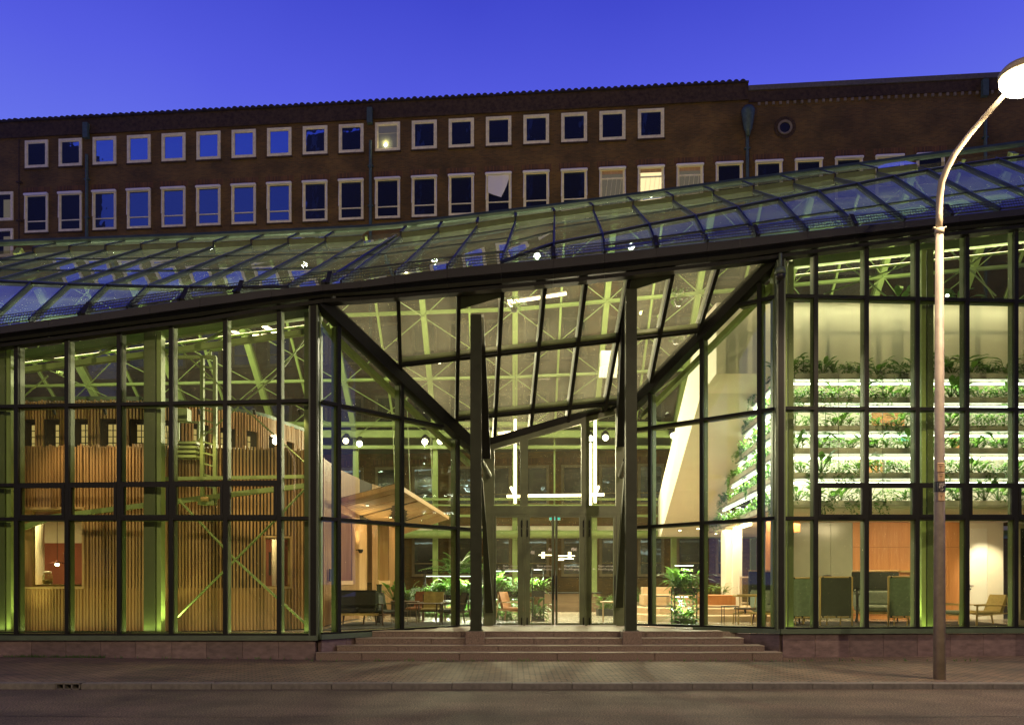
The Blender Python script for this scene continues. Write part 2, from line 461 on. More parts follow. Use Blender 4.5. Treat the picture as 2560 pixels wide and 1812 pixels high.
def inst(me, name, parent, M4):
    """object sharing mesh data, placed by a matrix in the parent's space"""
    o = bpy.data.objects.new(name, me); link(o, parent)
    o.matrix_local = M4
    MW[o] = (MW[parent] if parent is not None else Matrix.Identity(4)) @ M4
    return o
def copy_tree(src, loc, rz=0.0, label=None, parent=None, scale=None):
    c = src.copy(); COL.objects.link(c)
    if parent is None:
        c.location = loc; c.rotation_euler = (0, 0, rz)
        if scale: c.scale = scale
        if label: c['label'] = label
    else:
        c.parent = parent
    for ch in src.children: copy_tree(ch, None, parent=c)
    return c
def lamp(kind, name, loc, power, col=(1, 1, 1), parent=None, size=0.2, size_y=None, aim=None, spot=None, blend=0.3, vis=False):
    d = bpy.data.lights.new(name, kind)
    d.energy = power; d.color = col
    if kind == 'AREA':
        d.shape = 'RECTANGLE' if size_y else 'DISK'
        d.size = size
        if size_y: d.size_y = size_y
    else:
        d.shadow_soft_size = size
    if spot: d.spot_size = math.radians(spot); d.spot_blend = blend
    o = bpy.data.objects.new(name, d); COL.objects.link(o)
    m4 = Matrix.Translation(Vector(loc))
    if aim is not None:
        q = (Vector(aim) - Vector(loc)).to_track_quat('-Z', 'Y')
        m4 = m4 @ q.to_matrix().to_4x4()
    if parent is not None:
        o.parent = parent
        o.matrix_local = MW[parent].inverted() @ m4
    else:
        o.matrix_world = m4
    return o

def textmesh(name, s, size, m):
    cu = bpy.data.curves.new(name, 'FONT'); cu.body = s; cu.size = size; cu.extrude = 0.001; cu.resolution_u = 2
    o = bpy.data.objects.new('tmp_text', cu)
    COL.objects.link(o)
    bpy.context.view_layer.update()
    me = bpy.data.meshes.new_from_object(o.evaluated_get(bpy.context.evaluated_depsgraph_get()))
    bpy.data.objects.remove(o, do_unlink=True); bpy.data.curves.remove(cu)
    me.name = name; me.materials.clear(); me.materials.append(m)
    return me
def clip_poly(poly, fn):
    """keep where fn(p) >= 0"""
    out = []
    for i in range(len(poly)):
        a, b = poly[i], poly[(i + 1) % len(poly)]
        fa, fb = fn(a), fn(b)
        if fa >= 0: out.append(a)
        if (fa >= 0) != (fb >= 0):
            t = fa / (fa - fb)
            out.append((a[0] + (b[0] - a[0]) * t, a[1] + (b[1] - a[1]) * t))
    return out

class Wall:                                                      # a vertical glazed wall, straight in plan
    def __init__(s, xa, Ya, xb, Yb):
        s.xa, s.xb, s.ia, s.ib = xa, xb, 1 / Ya, 1 / Yb
        a, b = s.pt0(xa), s.pt0(xb)
        d = Vector((b[0] - a[0], b[1] - a[1], 0)).normalized()
        s.d = d
        s.n = Vector((d.y, -d.x, 0))
        if s.n.y > 0: s.n = -s.n
    def Y(s, x): return 1 / lerp(s.ia, s.ib, (x - s.xa) / (s.xb - s.xa))
    def pt0(s, x): Y = s.Y(x); return (Xat(x, Y), Y)
    def p(s, x, y, off=0.0): return P(x, y, s.Y(x)) + s.n * off
    def pd(s, x, y, off=0.0): return P(x, y, s.Y(x) - off)          # at photo position, set back from the wall

WL = Wall(-80, 18.06, 790, 17.4)
WSL = Wall(802, 17.4, 1128, 20.43)
WSR = Wall(1565, 21.0, 1954, 17.9)
WR = Wall(1954, 17.9, 2540, 18.25)
WC = Wall(790, 17.4, 1954, 17.9)                                 # the straight eave line over the recess
def Yfac(x):
    return WL.Y(x) if x < 790 else (WC.Y(x) if x < 1954 else WR.Y(x))
FZ = 0.60                                                        # interior floor level
DY = 21.0                                                        # door wall depth

# ================================================================== STREET
def ground_z(x_world):                                           # the pavement climbs slightly to the right along the building
    return 0.10
g = G(); g.quad((-400, -160, 0), (400, -160, 0), (400, 13.6, 0), (-400, 13.6, 0))
# asphalt seam and joint as shallow real grooves are too fine; a strip of bitumen lies 4 mm proud
road = build(g, 'road', M['asphalt'], kind='structure')
g = G()
px = [-40 + i * 0.5 for i in range(161)]
ys = [0.02 * math.sin(i * 1.7) + 0.03 * math.sin(i * 0.41) for i in range(161)]
for i in range(160):
    a, b = (px[i], 10.62 + ys[i], 0.004), (px[i + 1], 10.62 + ys[i + 1], 0.004)
    g.quad(a, b, (b[0], b[1] + .02, .004), (a[0], a[1] + .02, .004))
build(g, 'bitumen_seam', M['asphalt_patch'], kind='structure')
g = G()
for i in range(40):                                              # pavement strips, rising a little to the wall
    xa, xb = -60 + i * 3, -57 + i * 3
    g.quad((xa, 13.46, .094), (xb, 13.46, .094), (xb, 24, .094), (xa, 24, .094))
g.quad((-60, 13.492, -.2), (60, 13.492, -.2), (60, 13.492, .094), (-60, 13.492, .094))
build(g, 'pavement', M['pave'], kind='structure')
kerb = thing('kerb', 'long concrete kerb between road and brick pavement', 'kerb', (0, 13.4, 0), kind='structure')
kmes = []
for v in range(4):
    g = G(); L = 0.992
    g.bbox((0, 0, 0.0), (L, 0.20, 0.20), 0.012)
    kmes.append(g.mesh('kerb_stone', M['kerb']))
x = -14.0
i = 0
while x < 14.0:
    if not (-7.66 < x + .5 < -6.62):
        inst(kmes[i % 4], 'kerb_stone', kerb, Matrix.Translation((x + .5, RN.uniform(-.004, .004), 0.0 + RN.uniform(-.004, .004))) @ Matrix.Rotation(RN.uniform(-.004, .004), 4, 'Z'))
    x += 1.0; i += 1
# street gully set into the kerb
gx = (Xat(140, 13.3) + Xat(200, 13.3)) / 2
gl = thing('street_gully', 'iron kerb gully with three dark openings', 'drain', (gx, 13.3, 0))
g = G()
g.box((gx - .20, 13.29, 0.0), (gx - .185, 13.5, .1)); g.box((gx + .185, 13.29, 0.0), (gx + .20, 13.5, .1))
for k in (-.066, .066): g.box((gx + k - .012, 13.29, 0), (gx + k + .012, 13.5, .1))
g.box((gx - .2, 13.29, .085), (gx + .2, 13.5, .108)); g.box((gx - .2, 13.29, 0), (gx + .2, 13.5, .012))
build(g, 'frame', M['kerb'], gl)
g = G(); g.box((gx - .19, 13.46, .0), (gx + .19, 13.49, .09)); build(g, 'back_plate', M['asphalt_patch'], gl)
for sx in (-1, 1):
    g = G(); xa, xb = sorted((gx + sx * .205, gx + sx * .70)); 
    g.bbox(((xa + xb) / 2, 13.4, 0), (xb - xa - .008, .2, .2), .012); build(g, 'kerb_stone', M['kerb'], kerb)
# weeds in the joint under the plinth
g = G()
for i in range(420):
    xx = RN.uniform(Xat(-20, 17.5), Xat(250, 17.5)) if RN.random() < .6 else RN.uniform(-9, 10)
    yy = WL.Y(1280 + xx * 2000 / 17.4) - 0.10 if xx < -4.3 else 17.0
    a = RN.uniform(0, 6.3); h = RN.uniform(.02, .09); w = .012
    g.quad((xx - w, yy, .094), (xx + w, yy, .094), (xx + math.cos(a) * .04, yy + math.sin(a) * .03, .094 + h))
build(g, 'weeds', M['leaf'][2], kind='stuff')

# ------------------------------------------------------------------ interior floor slab
fl = [(-16, 18.3), (WL.pt0(790)[0], 17.55), (WSL.pt0(1200)[0], 21.0), (WSR.pt0(1580)[0], 21.0), (WR.pt0(1954)[0], 18.05), (18, 18.6), (18, 40.0), (-22, 41.5)]
g = G(); g.prism([(x_, y_, FZ - .25) for x_, y_ in fl], (0, 0, .25))
build(g, 'hall_floor', M['floor'], kind='structure')

# ================================================================== ENTRANCE STEPS
st = thing('entrance_steps', 'four long pink granite steps rising to the glass entrance', 'steps', (1.0, 17.2, 0.09))
SY = [17.20, 17.55, 17.92, 18.28]
SZ = [0.245, 0.365, 0.505, 0.635]
SXL = [788, 841, 888, 930]; SXR = [1958, 1912, 1860, 1808]
zprev = 0.05
for k in range(4):
    xa, xb = Xat(SXL[k], SY[k]), Xat(SXR[k], SY[k])
    yb = SY[k + 1] + .12 if k < 3 else SY[k] + .42
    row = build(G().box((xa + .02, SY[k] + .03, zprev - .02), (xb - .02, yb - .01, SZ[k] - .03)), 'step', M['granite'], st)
    build(G().box((xa - .002, SY[k] - .006, SZ[k] + .001), (xb + .002, yb, SZ[k] + .012)), 'tread', M['granite_tread'], row)  # added paler plate, its colour gives the step tops their bright lines
    x = xa; first = True
    while x < xb - .01:
        L = 2.1 + .1 * ((k * 7) % 3) if not first else 1.0 + .35 * k
        first = False
        x2 = min(x + L, xb)
        if xb - x2 < .5: x2 = xb
        g = G(); g.bbox(((x + x2) / 2, (SY[k] + yb) / 2, (zprev + SZ[k]) / 2), (x2 - x - .008, yb - SY[k], SZ[k] - zprev), .012)
        build(g, 'stone_block', M['granite'], row)
        x = x2
    zprev = SZ[k] - .0
ld = [(Xat(930, 18.4), 18.66), (Xat(1808, 18.4), 18.66), (WSR.pt0(1850)[0] - .05, 18.66), (WSR.pt0(1565)[0], 21.05), (WSL.pt0(1200)[0] - .1, 21.05), (WSL.pt0(915)[0] + .05, 18.5)]
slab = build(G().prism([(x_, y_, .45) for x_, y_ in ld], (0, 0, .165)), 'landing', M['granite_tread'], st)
for r in range(4):                                               # landing pavers
    ya = 18.72 + r * .58; 
    if ya + .57 > 21.0: continue
    xl = lerp(Xat(940, 18.5), WSL.pt0(1200)[0], (ya - 18.3) / 2.7) + .45; xr = lerp(Xat(1800, 18.5), WSR.pt0(1565)[0], (ya - 18.3) / 2.7) - .45
    n = max(1, int((xr - xl) / .9)); w = (xr - xl) / n
    for c in range(n):
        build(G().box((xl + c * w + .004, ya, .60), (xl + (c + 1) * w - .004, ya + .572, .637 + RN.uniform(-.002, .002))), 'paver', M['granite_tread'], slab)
for xx in (1188, 1577):
    g = G(); c = Xat(xx, 18.05)
    g.bbox((c, 18.12, .46), (.43, .56, .42), .015)
    build(g, 'pedestal', M['granite'], st)

# ================================================================== GLASSHOUSE
GH = thing('glasshouse', 'long green framed glass hall with folded glass roof and stepped entrance', 'glasshouse', (0, 20, 0.1))

# plinth stones under the left and right wings and the splays
def plinth(wall, xs, ytop, zbot, off=.06):
    for i, (xa, xb) in enumerate(zip(xs, xs[1:])):
        a, b = wall.p(xa, ytop(xa), off), wall.p(xb, ytop(xb), off)
        a2, b2 = Vector((a.x, a.y, zbot)), Vector((b.x, b.y, zbot))
        dd = (b - a).normalized() * .004
        g = G(); g.prism([a2 + dd, b2 - dd, b - dd, a + dd], -wall.n * .14)
        build(g, 'plinth_stone', M['plinth'][(i * 5 + i // 3) % 3], GH)
plinth(WL, [-80, -4, 83, 169, 256, 343, 433, 519, 609, 699, 790], lambda x: 1597.5, .09)
plinth(WSL, [800, 862, 930, 990], lambda x: pl([(800, 1597), (1178, 1577)], x), .09)
plinth(WSR, [1760, 1812, 1880, 1952], lambda x: pl([(1588, 1577), (1948, 1584)], x), .09)
plinth(WR, [1954, 2035, 2121, 2205, 2290, 2372, 2454, 2535, 2640], lambda x: 1583, .09)

def line(pts): return lambda x: pl(pts, x)
CAPW, CAPD, INW, IND = .095, .055, .055, .15
def wallseg(wall, cols, rows, top, x0, x1, doubles=(), rowx=None, skip_first=False):
    """cols: mullion x; rows: row line functions from the sill up; top: line function"""
    xs = sorted(cols)
    # panes
    edges = [x0] + [c for c in xs if x0 < c < x1] + [x1]
    lines = rows + [None]
    for xa, xb in zip(edges, edges[1:]):
        for r in range(len(rows)):
            lo = rows[r]
            hi = rows[r + 1] if r + 1 < len(rows) else None
            poly = [(xa, lo(xa)), (xb, lo(xb))]
            if hi is not None: poly += [(xb, hi(xb)), (xa, hi(xa))]
            else: poly += [(xb, 300), (xa, 300)]
            poly = clip_poly(poly, lambda p: p[1] - top(p[0]))
            if len(poly) < 3: continue
            ar = abs(sum(p[0] * q[1] - q[0] * p[1] for p, q in zip(poly, poly[1:] + poly[:1]))) / 2
            if ar < 60: continue
            g = G(); g.quad(*[wall.p(x, y) for x, y in poly])
            build(g, 'glass_pane', M['glass'], GH)
    # mullions
    for c in xs:
        yb, yt = rows[0](c), top(c)
        if yb - yt < 12: continue
        build(G().beam(wall.p(c, yb, .045), wall.p(c, yt, .045), CAPW, CAPD, wall.n), 'mullion', M['frame'], GH)
        build(G().beam(wall.p(c, yb, -.11), wall.p(c, yt, -.11), INW, IND, wall.n), 'inner_post', M['postin'], GH)
    # transoms
    for r, fn in enumerate(rows):
        xa, xb = (rowx[r] if rowx and rowx[r] else (x0, x1))
        # clip to where it lies below the top edge
        pts = [xa + (xb - xa) * i / 60 for i in range(61)]
        ok = [x for x in pts if fn(x) > top(x) + 1]
        if len(ok) < 2: continue
        xa, xb = ok[0], ok[-1]
        h = .072 if r else .055
        build(G().beam(wall.p(xa, fn(xa), .040), wall.p(xb, fn(xb), .040), h, .058, wall.n), 'transom', M['frame'], GH)
        build(G().beam(wall.p(xa, fn(xa) + (2 if r else 0), -.10), wall.p(xb, fn(xb) + (2 if r else 0), -.10), h * .9, .14, wall.n), 'inner_rail', M['postin'], GH)
    for (xa, xb, ya, yb) in doubles:                              # opening vents: a heavier frame inside the bay
        c = lambda x, y: wall.p(x, y, .05)
        g = G()
        t = 5
        for (p, q, v) in (((xa, ya + t), (xb, ya + t), 0), ((xa, yb - t), (xb, yb - t), 0), ((xa + t, ya), (xa + t, yb), 1), ((xb - t, ya), (xb - t, yb), 1)):
            g.beam(c(*p), c(*q), .07 if not v else .06, .065 if not v else .058, wall.n)
        build(g, 'vent_frame', M['frame'], GH)

top_L = line([(0, 853), (693, 763), (790, 750)])
L_cols = [45, 171, 301, 431, 566, 700]
L_rows = [line([(0, 1586), (784, 1586)]), line([(0, 1297), (784, 1295)]), line([(0, 1212.5), (784, 1204)]), line([(0, 1017), (784, 1002)])]
wallseg(WL, L_cols, L_rows, top_L, -80, 784, rowx=[None, None, (-80, 700), None],
        doubles=[(a + 4, b - 4, 1212 - a * .01, 1296) for a, b in zip([45, 171, 301, 431, 566], [171, 301, 431, 566, 700])])
diagL = line([(795, 771), (1001, 958.5), (1177, 1134.6)])
SL_cols = [843.7, 1002, 1141.6]
SL_rows = [line([(800, 1584), (1178, 1562.5)]), line([(800, 1295), (1177, 1322.5)]), line([(800, 1004), (1128, 1071)])]
wallseg(WSL, SL_cols, SL_rows, diagL, 802, 1206)
diagR = line([(1588, 1026), (1756, 850), (1848, 761), (1900, 710), (1950, 660)])
SR_cols = [1627.5, 1757, 1901]
SR_rows = [line([(1588, 1560), (1948, 1570)]), line([(1588, 1318), (1948, 1294)]), line([(1588, 1075), (1948, 1021)]), line([(1843, 765), (1948, 741)])]
wallseg(WSR, SR_cols, SR_rows, diagR, 1573, 1947)
top_R = line([(1954, 622), (2534, 562), (2640, 551)])
R_cols = [2037, 2163.5, 2290, 2414, 2536, 2655]
R_rows = [line([(1954, 1570), (2540, 1568)]), line([(1954, 1295), (2540, 1295)]), line([(1954, 1210.5), (2540, 1212)]), line([(1954, 1021), (2540, 1024)]), line([(1954, 741), (2540, 754)])]
wallseg(WR, R_cols, R_rows, top_R, 1962, 2640, rowx=[None, None, (2037, 2640), None, None],
        doubles=[(a + 4, b - 4, 1211, 1295) for a, b in zip(R_cols, R_cols[1:])])
# green ledges under the glazing
def ledge(wall, xa, xb, fn, h):
    g = G(); g.beam(wall.p(xa, fn(xa) + 7, .07), wall.p(xb, fn(xb) + 7, .07), h, .16, wall.n)
    build(g, 'ledge', M['ledge'], GH)
ledge(WL, -80, 799, L_rows[0], .105); ledge(WSL, 795, 1005, SL_rows[0], .105)
ledge(WSR, 1740, 1958, SR_rows[0], .105); ledge(WR, 1946, 2640, R_rows[0], .105)
# corner posts
for wall, x, yb, yt in ((WL, 787, 1590, 748), (WSR, 1952, 1575, 622)):
    a, b = wall.p(x, yb, .04), wall.p(x, yt, .04)
    build(G().beam(a, b, .20, .16), 'corner_post', M['ledge'], GH)
    build(G().beam(a + Vector((0, -.085, 0)), b + Vector((0, -.085, 0)), .12, .02), 'corner_cap', M['frame'], GH)
    build(G().beam(a + Vector((0, .22, 0)), b + Vector((0, .22, 0)), .22, .2), 'inner_post', M['steel'], GH)

# ---- sloped glazing over the entrance: one inclined plane
A_, B_, C_ = P(842, 752, 17.42), P(1910, 636, 17.87), P(1395, 1056, 21.0)
VN = (B_ - A_).cross(C_ - A_).normalized()
if VN.y > 0: VN = -VN
EYE = Vector((0, 0, CZ))
def V(x, y, off=0.0):
    d = P(x, y, 1.0) - EYE
    t = (A_ - EYE).dot(VN) / d.dot(VN)
    return EYE + d * t + VN * off
v_top = line([(842, 752), (1910, 636)])
doortop = [(1210, 1111), (1237, 1103), (1552, 1011), (1575, 1004)]
vm = [[(995, 736), (1001, 925)], [(1147, 722), (1141.5, 1052)], [(1256, 709), (1235, 1103)], [(1363, 700), (1325, 1077)],
      [(1466, 687), (1419, 1050)], [(1575, 673), (1511, 1023)], [(1683.6, 664), (1649, 831), (1625, 952)], [(1799, 649.6), (1735, 862)]]
t1 = [(1001, 910), (1143, 898.6), (1248, 883.6), (1346, 872), (1447, 861), (1545, 850), (1752, 824)]
t2 = [(1143, 1045), (1237, 1037), (1327, 1026), (1420, 1018.5), (1556, 1003.5)]
dl = line([(842, 782), (1005, 928.5), (1177, 1097), (1240, 1158)])
dr = line([(1560, 1025), (1588, 1000), (1744, 830), (1789, 783), (1912, 665)])
bot = lambda x: min(dl(x) if x < 1210 else 9999, dr(x) if x > 1570 else 9999, pl(doortop, x) if 1195 <= x <= 1585 else 9999)
def xat_m(m, y):
    pts = sorted([(q[1], q[0]) for q in m]); return pl(pts, y)
mm = [[(842, 752), (842, 760)]] + vm + [[(1912, 636), (1912, 660)]]
for i in range(len(mm) - 1):
    a, b = mm[i], mm[i + 1]
    bands = [(lambda x: v_top(x), lambda x: pl(t1, x)), (lambda x: pl(t1, x), lambda x: pl(t2, x)), (lambda x: pl(t2, x), lambda x: 1200.0)]
    for f0, f1 in bands:
        ya0, ya1, yb0, yb1 = f0(xat_m(a, f0(a[0][0]))), f1(xat_m(a, f1(a[0][0]))), f0(xat_m(b, f0(b[0][0]))), f1(xat_m(b, f1(b[0][0])))
        xe = lambda m, y: xat_m(m, y)
        poly = [(xe(a, ya0), ya0), (xe(b, yb0), yb0), (xe(b, yb1), yb1), (xe(a, ya1), ya1)]
        poly = clip_poly(poly, lambda p: pl([(842, 782), (1240, 1158)], p[0]) - p[1])
        if len(poly) > 2: poly = clip_poly(poly, lambda p: pl([(1560, 1025), (1912, 665)], p[0]) - p[1])
        if len(poly) > 2: poly = clip_poly(poly, lambda p: pl([(1210, 1111), (1575, 1004)], p[0]) - p[1])
        if len(poly) < 3: continue
        ar = abs(sum(p[0] * q[1] - q[0] * p[1] for p, q in zip(poly, poly[1:] + poly[:1]))) / 2
        if ar < 80: continue
        build(G().quad(*[V(x, y) for x, y in poly]), 'sloped_pane', M['glass_v'], GH)
for m in vm:
    g = G()
    for p, q in zip(m, m[1:]): g.beam(V(*p, .04), V(*q, .04), .085, .10, VN)
    build(g, 'sloped_bar', M['frame'], GH)
    g = G()
    for p, q in zip(m, m[1:]): g.beam(V(*p, -.12), V(*q, -.12), .07, .16, VN)
    build(g, 'inner_rafter', M['postin'], GH)
for t in (t1, t2):
    build(G().beam(V(*t[0], .035), V(*t[-1], .035), .085, .09, VN), 'sloped_transom', M['frame'], GH)
    a, b = t[0], t[-1]
    build(G().beam(V(a[0], a[1] - 3, -.09), V(b[0], b[1] - 3, -.09), .09, .12, VN), 'inner_rail', M['steel'], GH)
build(G().beam(V(842, 755, .03), V(1910, 640, .03), .10, .08, VN), 'sloped_transom', M['frame'], GH)
# diagonal edge beams along the valleys
g = G(); g.beam(WSL.p(797, 752, .0), WSL.p(1206, 1140, .0), .30, .28, WSL.n); build(g, 'valley_beam', M['frame'], GH)
g = G(); g.beam(WSR.p(1948, 640, .0), WSR.p(1572, 1022, .0), .30, .28, WSR.n); build(g, 'valley_beam', M['frame'], GH)
g = G(); g.beam(WSL.p(812, 800, -.24), WSL.p(1190, 1158, -.24), .12, .14, WSL.n); build(g, 'inner_valley_rail', M['steel'], GH)
g = G(); g.beam(WSR.p(1935, 690, -.24), WSR.p(1590, 1040, -.24), .12, .14, WSR.n); build(g, 'inner_valley_rail', M['steel'], GH)

# ---- entrance posts with inclined blades
def zV(X, Y):                                                     # height of the sloped plane above a plan point
    return A_.z - (VN.x * (X - A_.x) + VN.y * (Y - A_.y)) / VN.z
for xx, lit in ((1190, 0), (1577, 1)):
    X = Xat(xx, 18.1); zt = zV(X, 18.25) + .05
    g = G()
    g.box((X - .125, 18.0, .66), (X + .125, 18.03, zt)); g.box((X - .125, 18.22, .66), (X + .125, 18.25, zt)); g.box((X - .03, 18.03, .66), (X + .03, 18.22, zt))
    g.box((X - .115, 18.035, .66), (X - .06, 18.215, zt)); g.box((X + .06, 18.035, .66), (X + .115, 18.215, zt))
    build(g, 'entrance_post', M['postgreen'], GH)
    g = G(); g.bbox((X, 18.12, .675), (.32, .34, .035), .01); build(g, 'base_plate', M['postgreen'], GH)
    s = -1 if lit else 1
    x1 = X + s * .16
    g = G(); g.beam(P(1203 if not lit else 1562, 790 if not lit else 760, 18.5), P(1215 if not lit else 1551, 1140 if not lit else 1110, 20.7), .12, .18, (0, -1, 0), .24, .30)
    build(g, 'inclined_strut', M['frame'], GH)
    g = G(); g.beam(P(1204 if not lit else 1562, 1195, 18.6), P(1223 if not lit else 1547, 1525 if not lit else 1512, 20.75), .05, .16, (0, -1, 0), .20, .22)
    build(g, 'inclined_strut', M['postgreen'], GH)
    g = G(); g.tube([P(1203 if not lit else 1563, 1150, 18.4), P(1221 if not lit else 1553, 1188, 20.6)], [.05, .09], 8)
    build(g, 'short_stay', M['postgreen'], GH)
    # post head bracket under the eave
    g = G(); g.prism([V(*(q), .09) for q in (((1150, 727), (1253, 715), (1250, 738), (1150, 768)) if not lit else ((1578, 678), (1681, 668), (1676, 690), (1572, 722)))], VN * -.05)
    build(g, 'head_plate', M['postgreen'], GH)

# ---- door wall
def Q(x, y, off=0.0): return P(x, y, DY) + Vector((0, -off, 0))
dt = line(doortop)
def dframe(name, pts_out, holes, m, depth=.10, off=.0):
    pass
def dbar(x0, y0, x1, y1, name='door_frame', m=None, dep=.12, off=0.0):
    g = G(); a, b = Q(x0, y1), Q(x1, y0)
    g.box((a.x, DY - dep / 2 - off, a.z), (b.x, DY + dep / 2 - off, b.z)); return build(g, name, m or M['doorgreen'], GH)
def dpoly(pts, name, m, dep=.12, off=0.0):
    g = G(); g.prism([Q(x, y, dep / 2 + off) for x, y in pts], (0, dep, 0)); return build(g, name, m, GH)
# header beam and fixed top lights
dbar(1208, 1268, 1566, 1284, 'header', None, .13)
dbar(1208, 1284, 1566, 1290, 'header', None, .10)
for xa, xb in ((1208, 1236), (1300, 1320), (1453, 1473), (1539, 1566)):
    dpoly([(xa, 1268), (xb, 1268), (xb, dt(xb) + 2), (xa, dt(xa) + 2)], 'top_light_frame', M['doorgreen'], .12)
for xa, xb in ((1236, 1300), (1320, 1453), (1473, 1539)):
    dpoly([(xa, 1268), (xb, 1268), (xb, 1264), (xa, 1264)], 'top_light_frame', M['doorgreen'], .10)
    dpoly([(xa, dt(xa) + 20), (xb, dt(xb) + 20), (xb, dt(xb)), (xa, dt(xa))], 'top_light_frame', M['doorgreen'], .11)
    g = G(); g.quad(*[Q(x, y) for x, y in ((xa, 1264), (xb, 1264), (xb, dt(xb) + 18), (xa, dt(xa) + 18))]); build(g, 'top_light_pane', M['glass'], GH)
g = G(); g.beam(Q(1206, dt(1206) - 2, .06), Q(1574, dt(1574) - 2, .06), .16, .16, (0, -1, 0)); build(g, 'sloped_head', M['frame'], GH)
# jambs and post panels
for xa, xb in ((1208, 1229), (1545, 1566)): dbar(xa, 1290, xb, 1568, 'side_panel', None, .09)
for xa, xb in ((1229, 1233), (1308, 1313), (1462, 1468), (1541, 1545)): dbar(xa, 1290, xb, 1568, 'jamb', None, .14)
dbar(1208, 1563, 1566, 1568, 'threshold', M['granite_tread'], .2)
# leaves: outer sidelights and the two middle doors
leaves = [(1233, 1308, 1241, 1294), (1313, 1386, 1325, 1379), (1388, 1462, 1394, 1448), (1468, 1541, 1479, 1533)]
for i, (xa, xb, ga, gb) in enumerate(leaves):
    g = G()
    for (x0, y0, x1, y1) in ((xa, 1290, ga, 1562), (gb, 1290, xb, 1562), (ga, 1290, gb, 1293), (ga, 1556, gb, 1562)):
        a, b = Q(x0, y1), Q(x1, y0); g.box((a.x + .004, DY - .05, a.z + .004), (b.x - .004, DY + .05, b.z - .002))
    leaf = build(g, 'door_leaf', M['doorgreen'], GH)
    build(G().quad(Q(ga, 1556), Q(gb, 1556), Q(gb, 1293), Q(ga, 1293)), 'pane', M['glass'], leaf)
    # hinges
    hx = xb - 4 if i in (0, 2) else xa + 5
    for yy in (1310, 1332, 1552):
        c = Q(hx, yy, .07); build(G().tube([c - Vector((0, 0, .10)), c + Vector((0, 0, .10))], .016, 6), 'hinge', M['frame'], leaf)
    hx = {0: ga - 3, 1: gb + 3.5, 2: ga - 3.5, 3: gb + 3}[i]
    c = Q(hx, 1468, .12)
    g = G(); g.tube([c - Vector((0, 0, .32)), c + Vector((0, 0, .32))], .017, 8)
    for dz in (-.25, .25): g.tube([c + Vector((0, 0, dz)), c + Vector((0, .08, dz))], .010, 6)
    build(g, 'handle', M['black'], leaf)
    # vinyl lettering on the glass
    def text(s, x, y, size, m, parent, name='lettering', Yd=DY, off=.012, align='LEFT', flat=0.0):
        o = bpy.data.objects.new(name, textmesh(name, s, size, m)); link(o, parent)
        p = P(x, y, Yd); p.y -= off
        M4 = Matrix.Translation(p) @ Matrix.Rotation(math.radians(90), 4, "X")
        o.matrix_local = MW[parent].inverted() @ M4
        MW[o] = M4
        return o
    tx = {0: 1257, 1: 1342, 2: 1410, 3: 1495}[i]
    text('Geen entree', tx, 1416.5, .078, M['vinyl'], leaf)
    text('Hoofdingang', tx, 1424.2, .078, M['vinyl'], leaf)
    # arrow pointing left
    a = Q(tx - 13, 1421.5, .012)
    g = G(); s_ = .06
    g.box((a.x, a.y - .001, a.z - .004), (a.x + .065, a.y + .001, a.z + .004))
    g.beam(a, a + Vector((.028, 0, .028)), .008, .002); g.beam(a, a + Vector((.028, 0, -.028)), .008, .002)
    build(g, 'arrow', M['vinyl'], leaf)
# white bird-like stickers
for (x, y, s) in ((1375, 1373, .10), (1434, 1372, .14), (1331, 1380, .10)):
    c = Q(x, y, .013); g = G()
    for k in range(4):
        u = k / 4
        g.quad(c + Vector((s * (u - .5), 0, .03 * math.sin(k * 2))), c + Vector((s * (u - .22), 0, .05)), c + Vector((s * (u - .3), 0, -.05 - .02 * k % .04)))
    build(g, 'window_sticker', M['vinyl'], GH)

# ================================================================== ROOF
eave = [(-120, 832), (0, 815.6), (250, 782), (500, 745), (679, 724), (722, 720), (807, 712), (900, 703), (987, 689), (1118, 672), (1253, 659), (1383, 647), (1512, 634), (1642, 620), (1769, 606), (1850, 597), (2018, 578), (2262, 553), (2560, 520), (2680, 508)]
fasb = [(-120, 870), (0, 854), (500, 790), (783, 744), (950, 734), (1400, 695), (1850, 644), (2300, 584), (2560, 556), (2680, 543)]
def Ye(x): return Yfac(x) - .28
def Fe(x, y, off=0.0): return P(x, y, Ye(x) + off)
YT, YR = 26.0, 27.2
ridge_t = [(-200, 607), (0, 599), (500, 581), (900, 562), (990, 555), (1400, 506), (1850, 445), (2300, 384), (2560, 350), (2700, 332)]
def foldY(e, fx, fy):
    ze = Zat(e[1], Ye(e[0])); t = (HY - fy) / F; p = .85
    return (CZ - ze + p * Ye(e[0])) / (p - t)
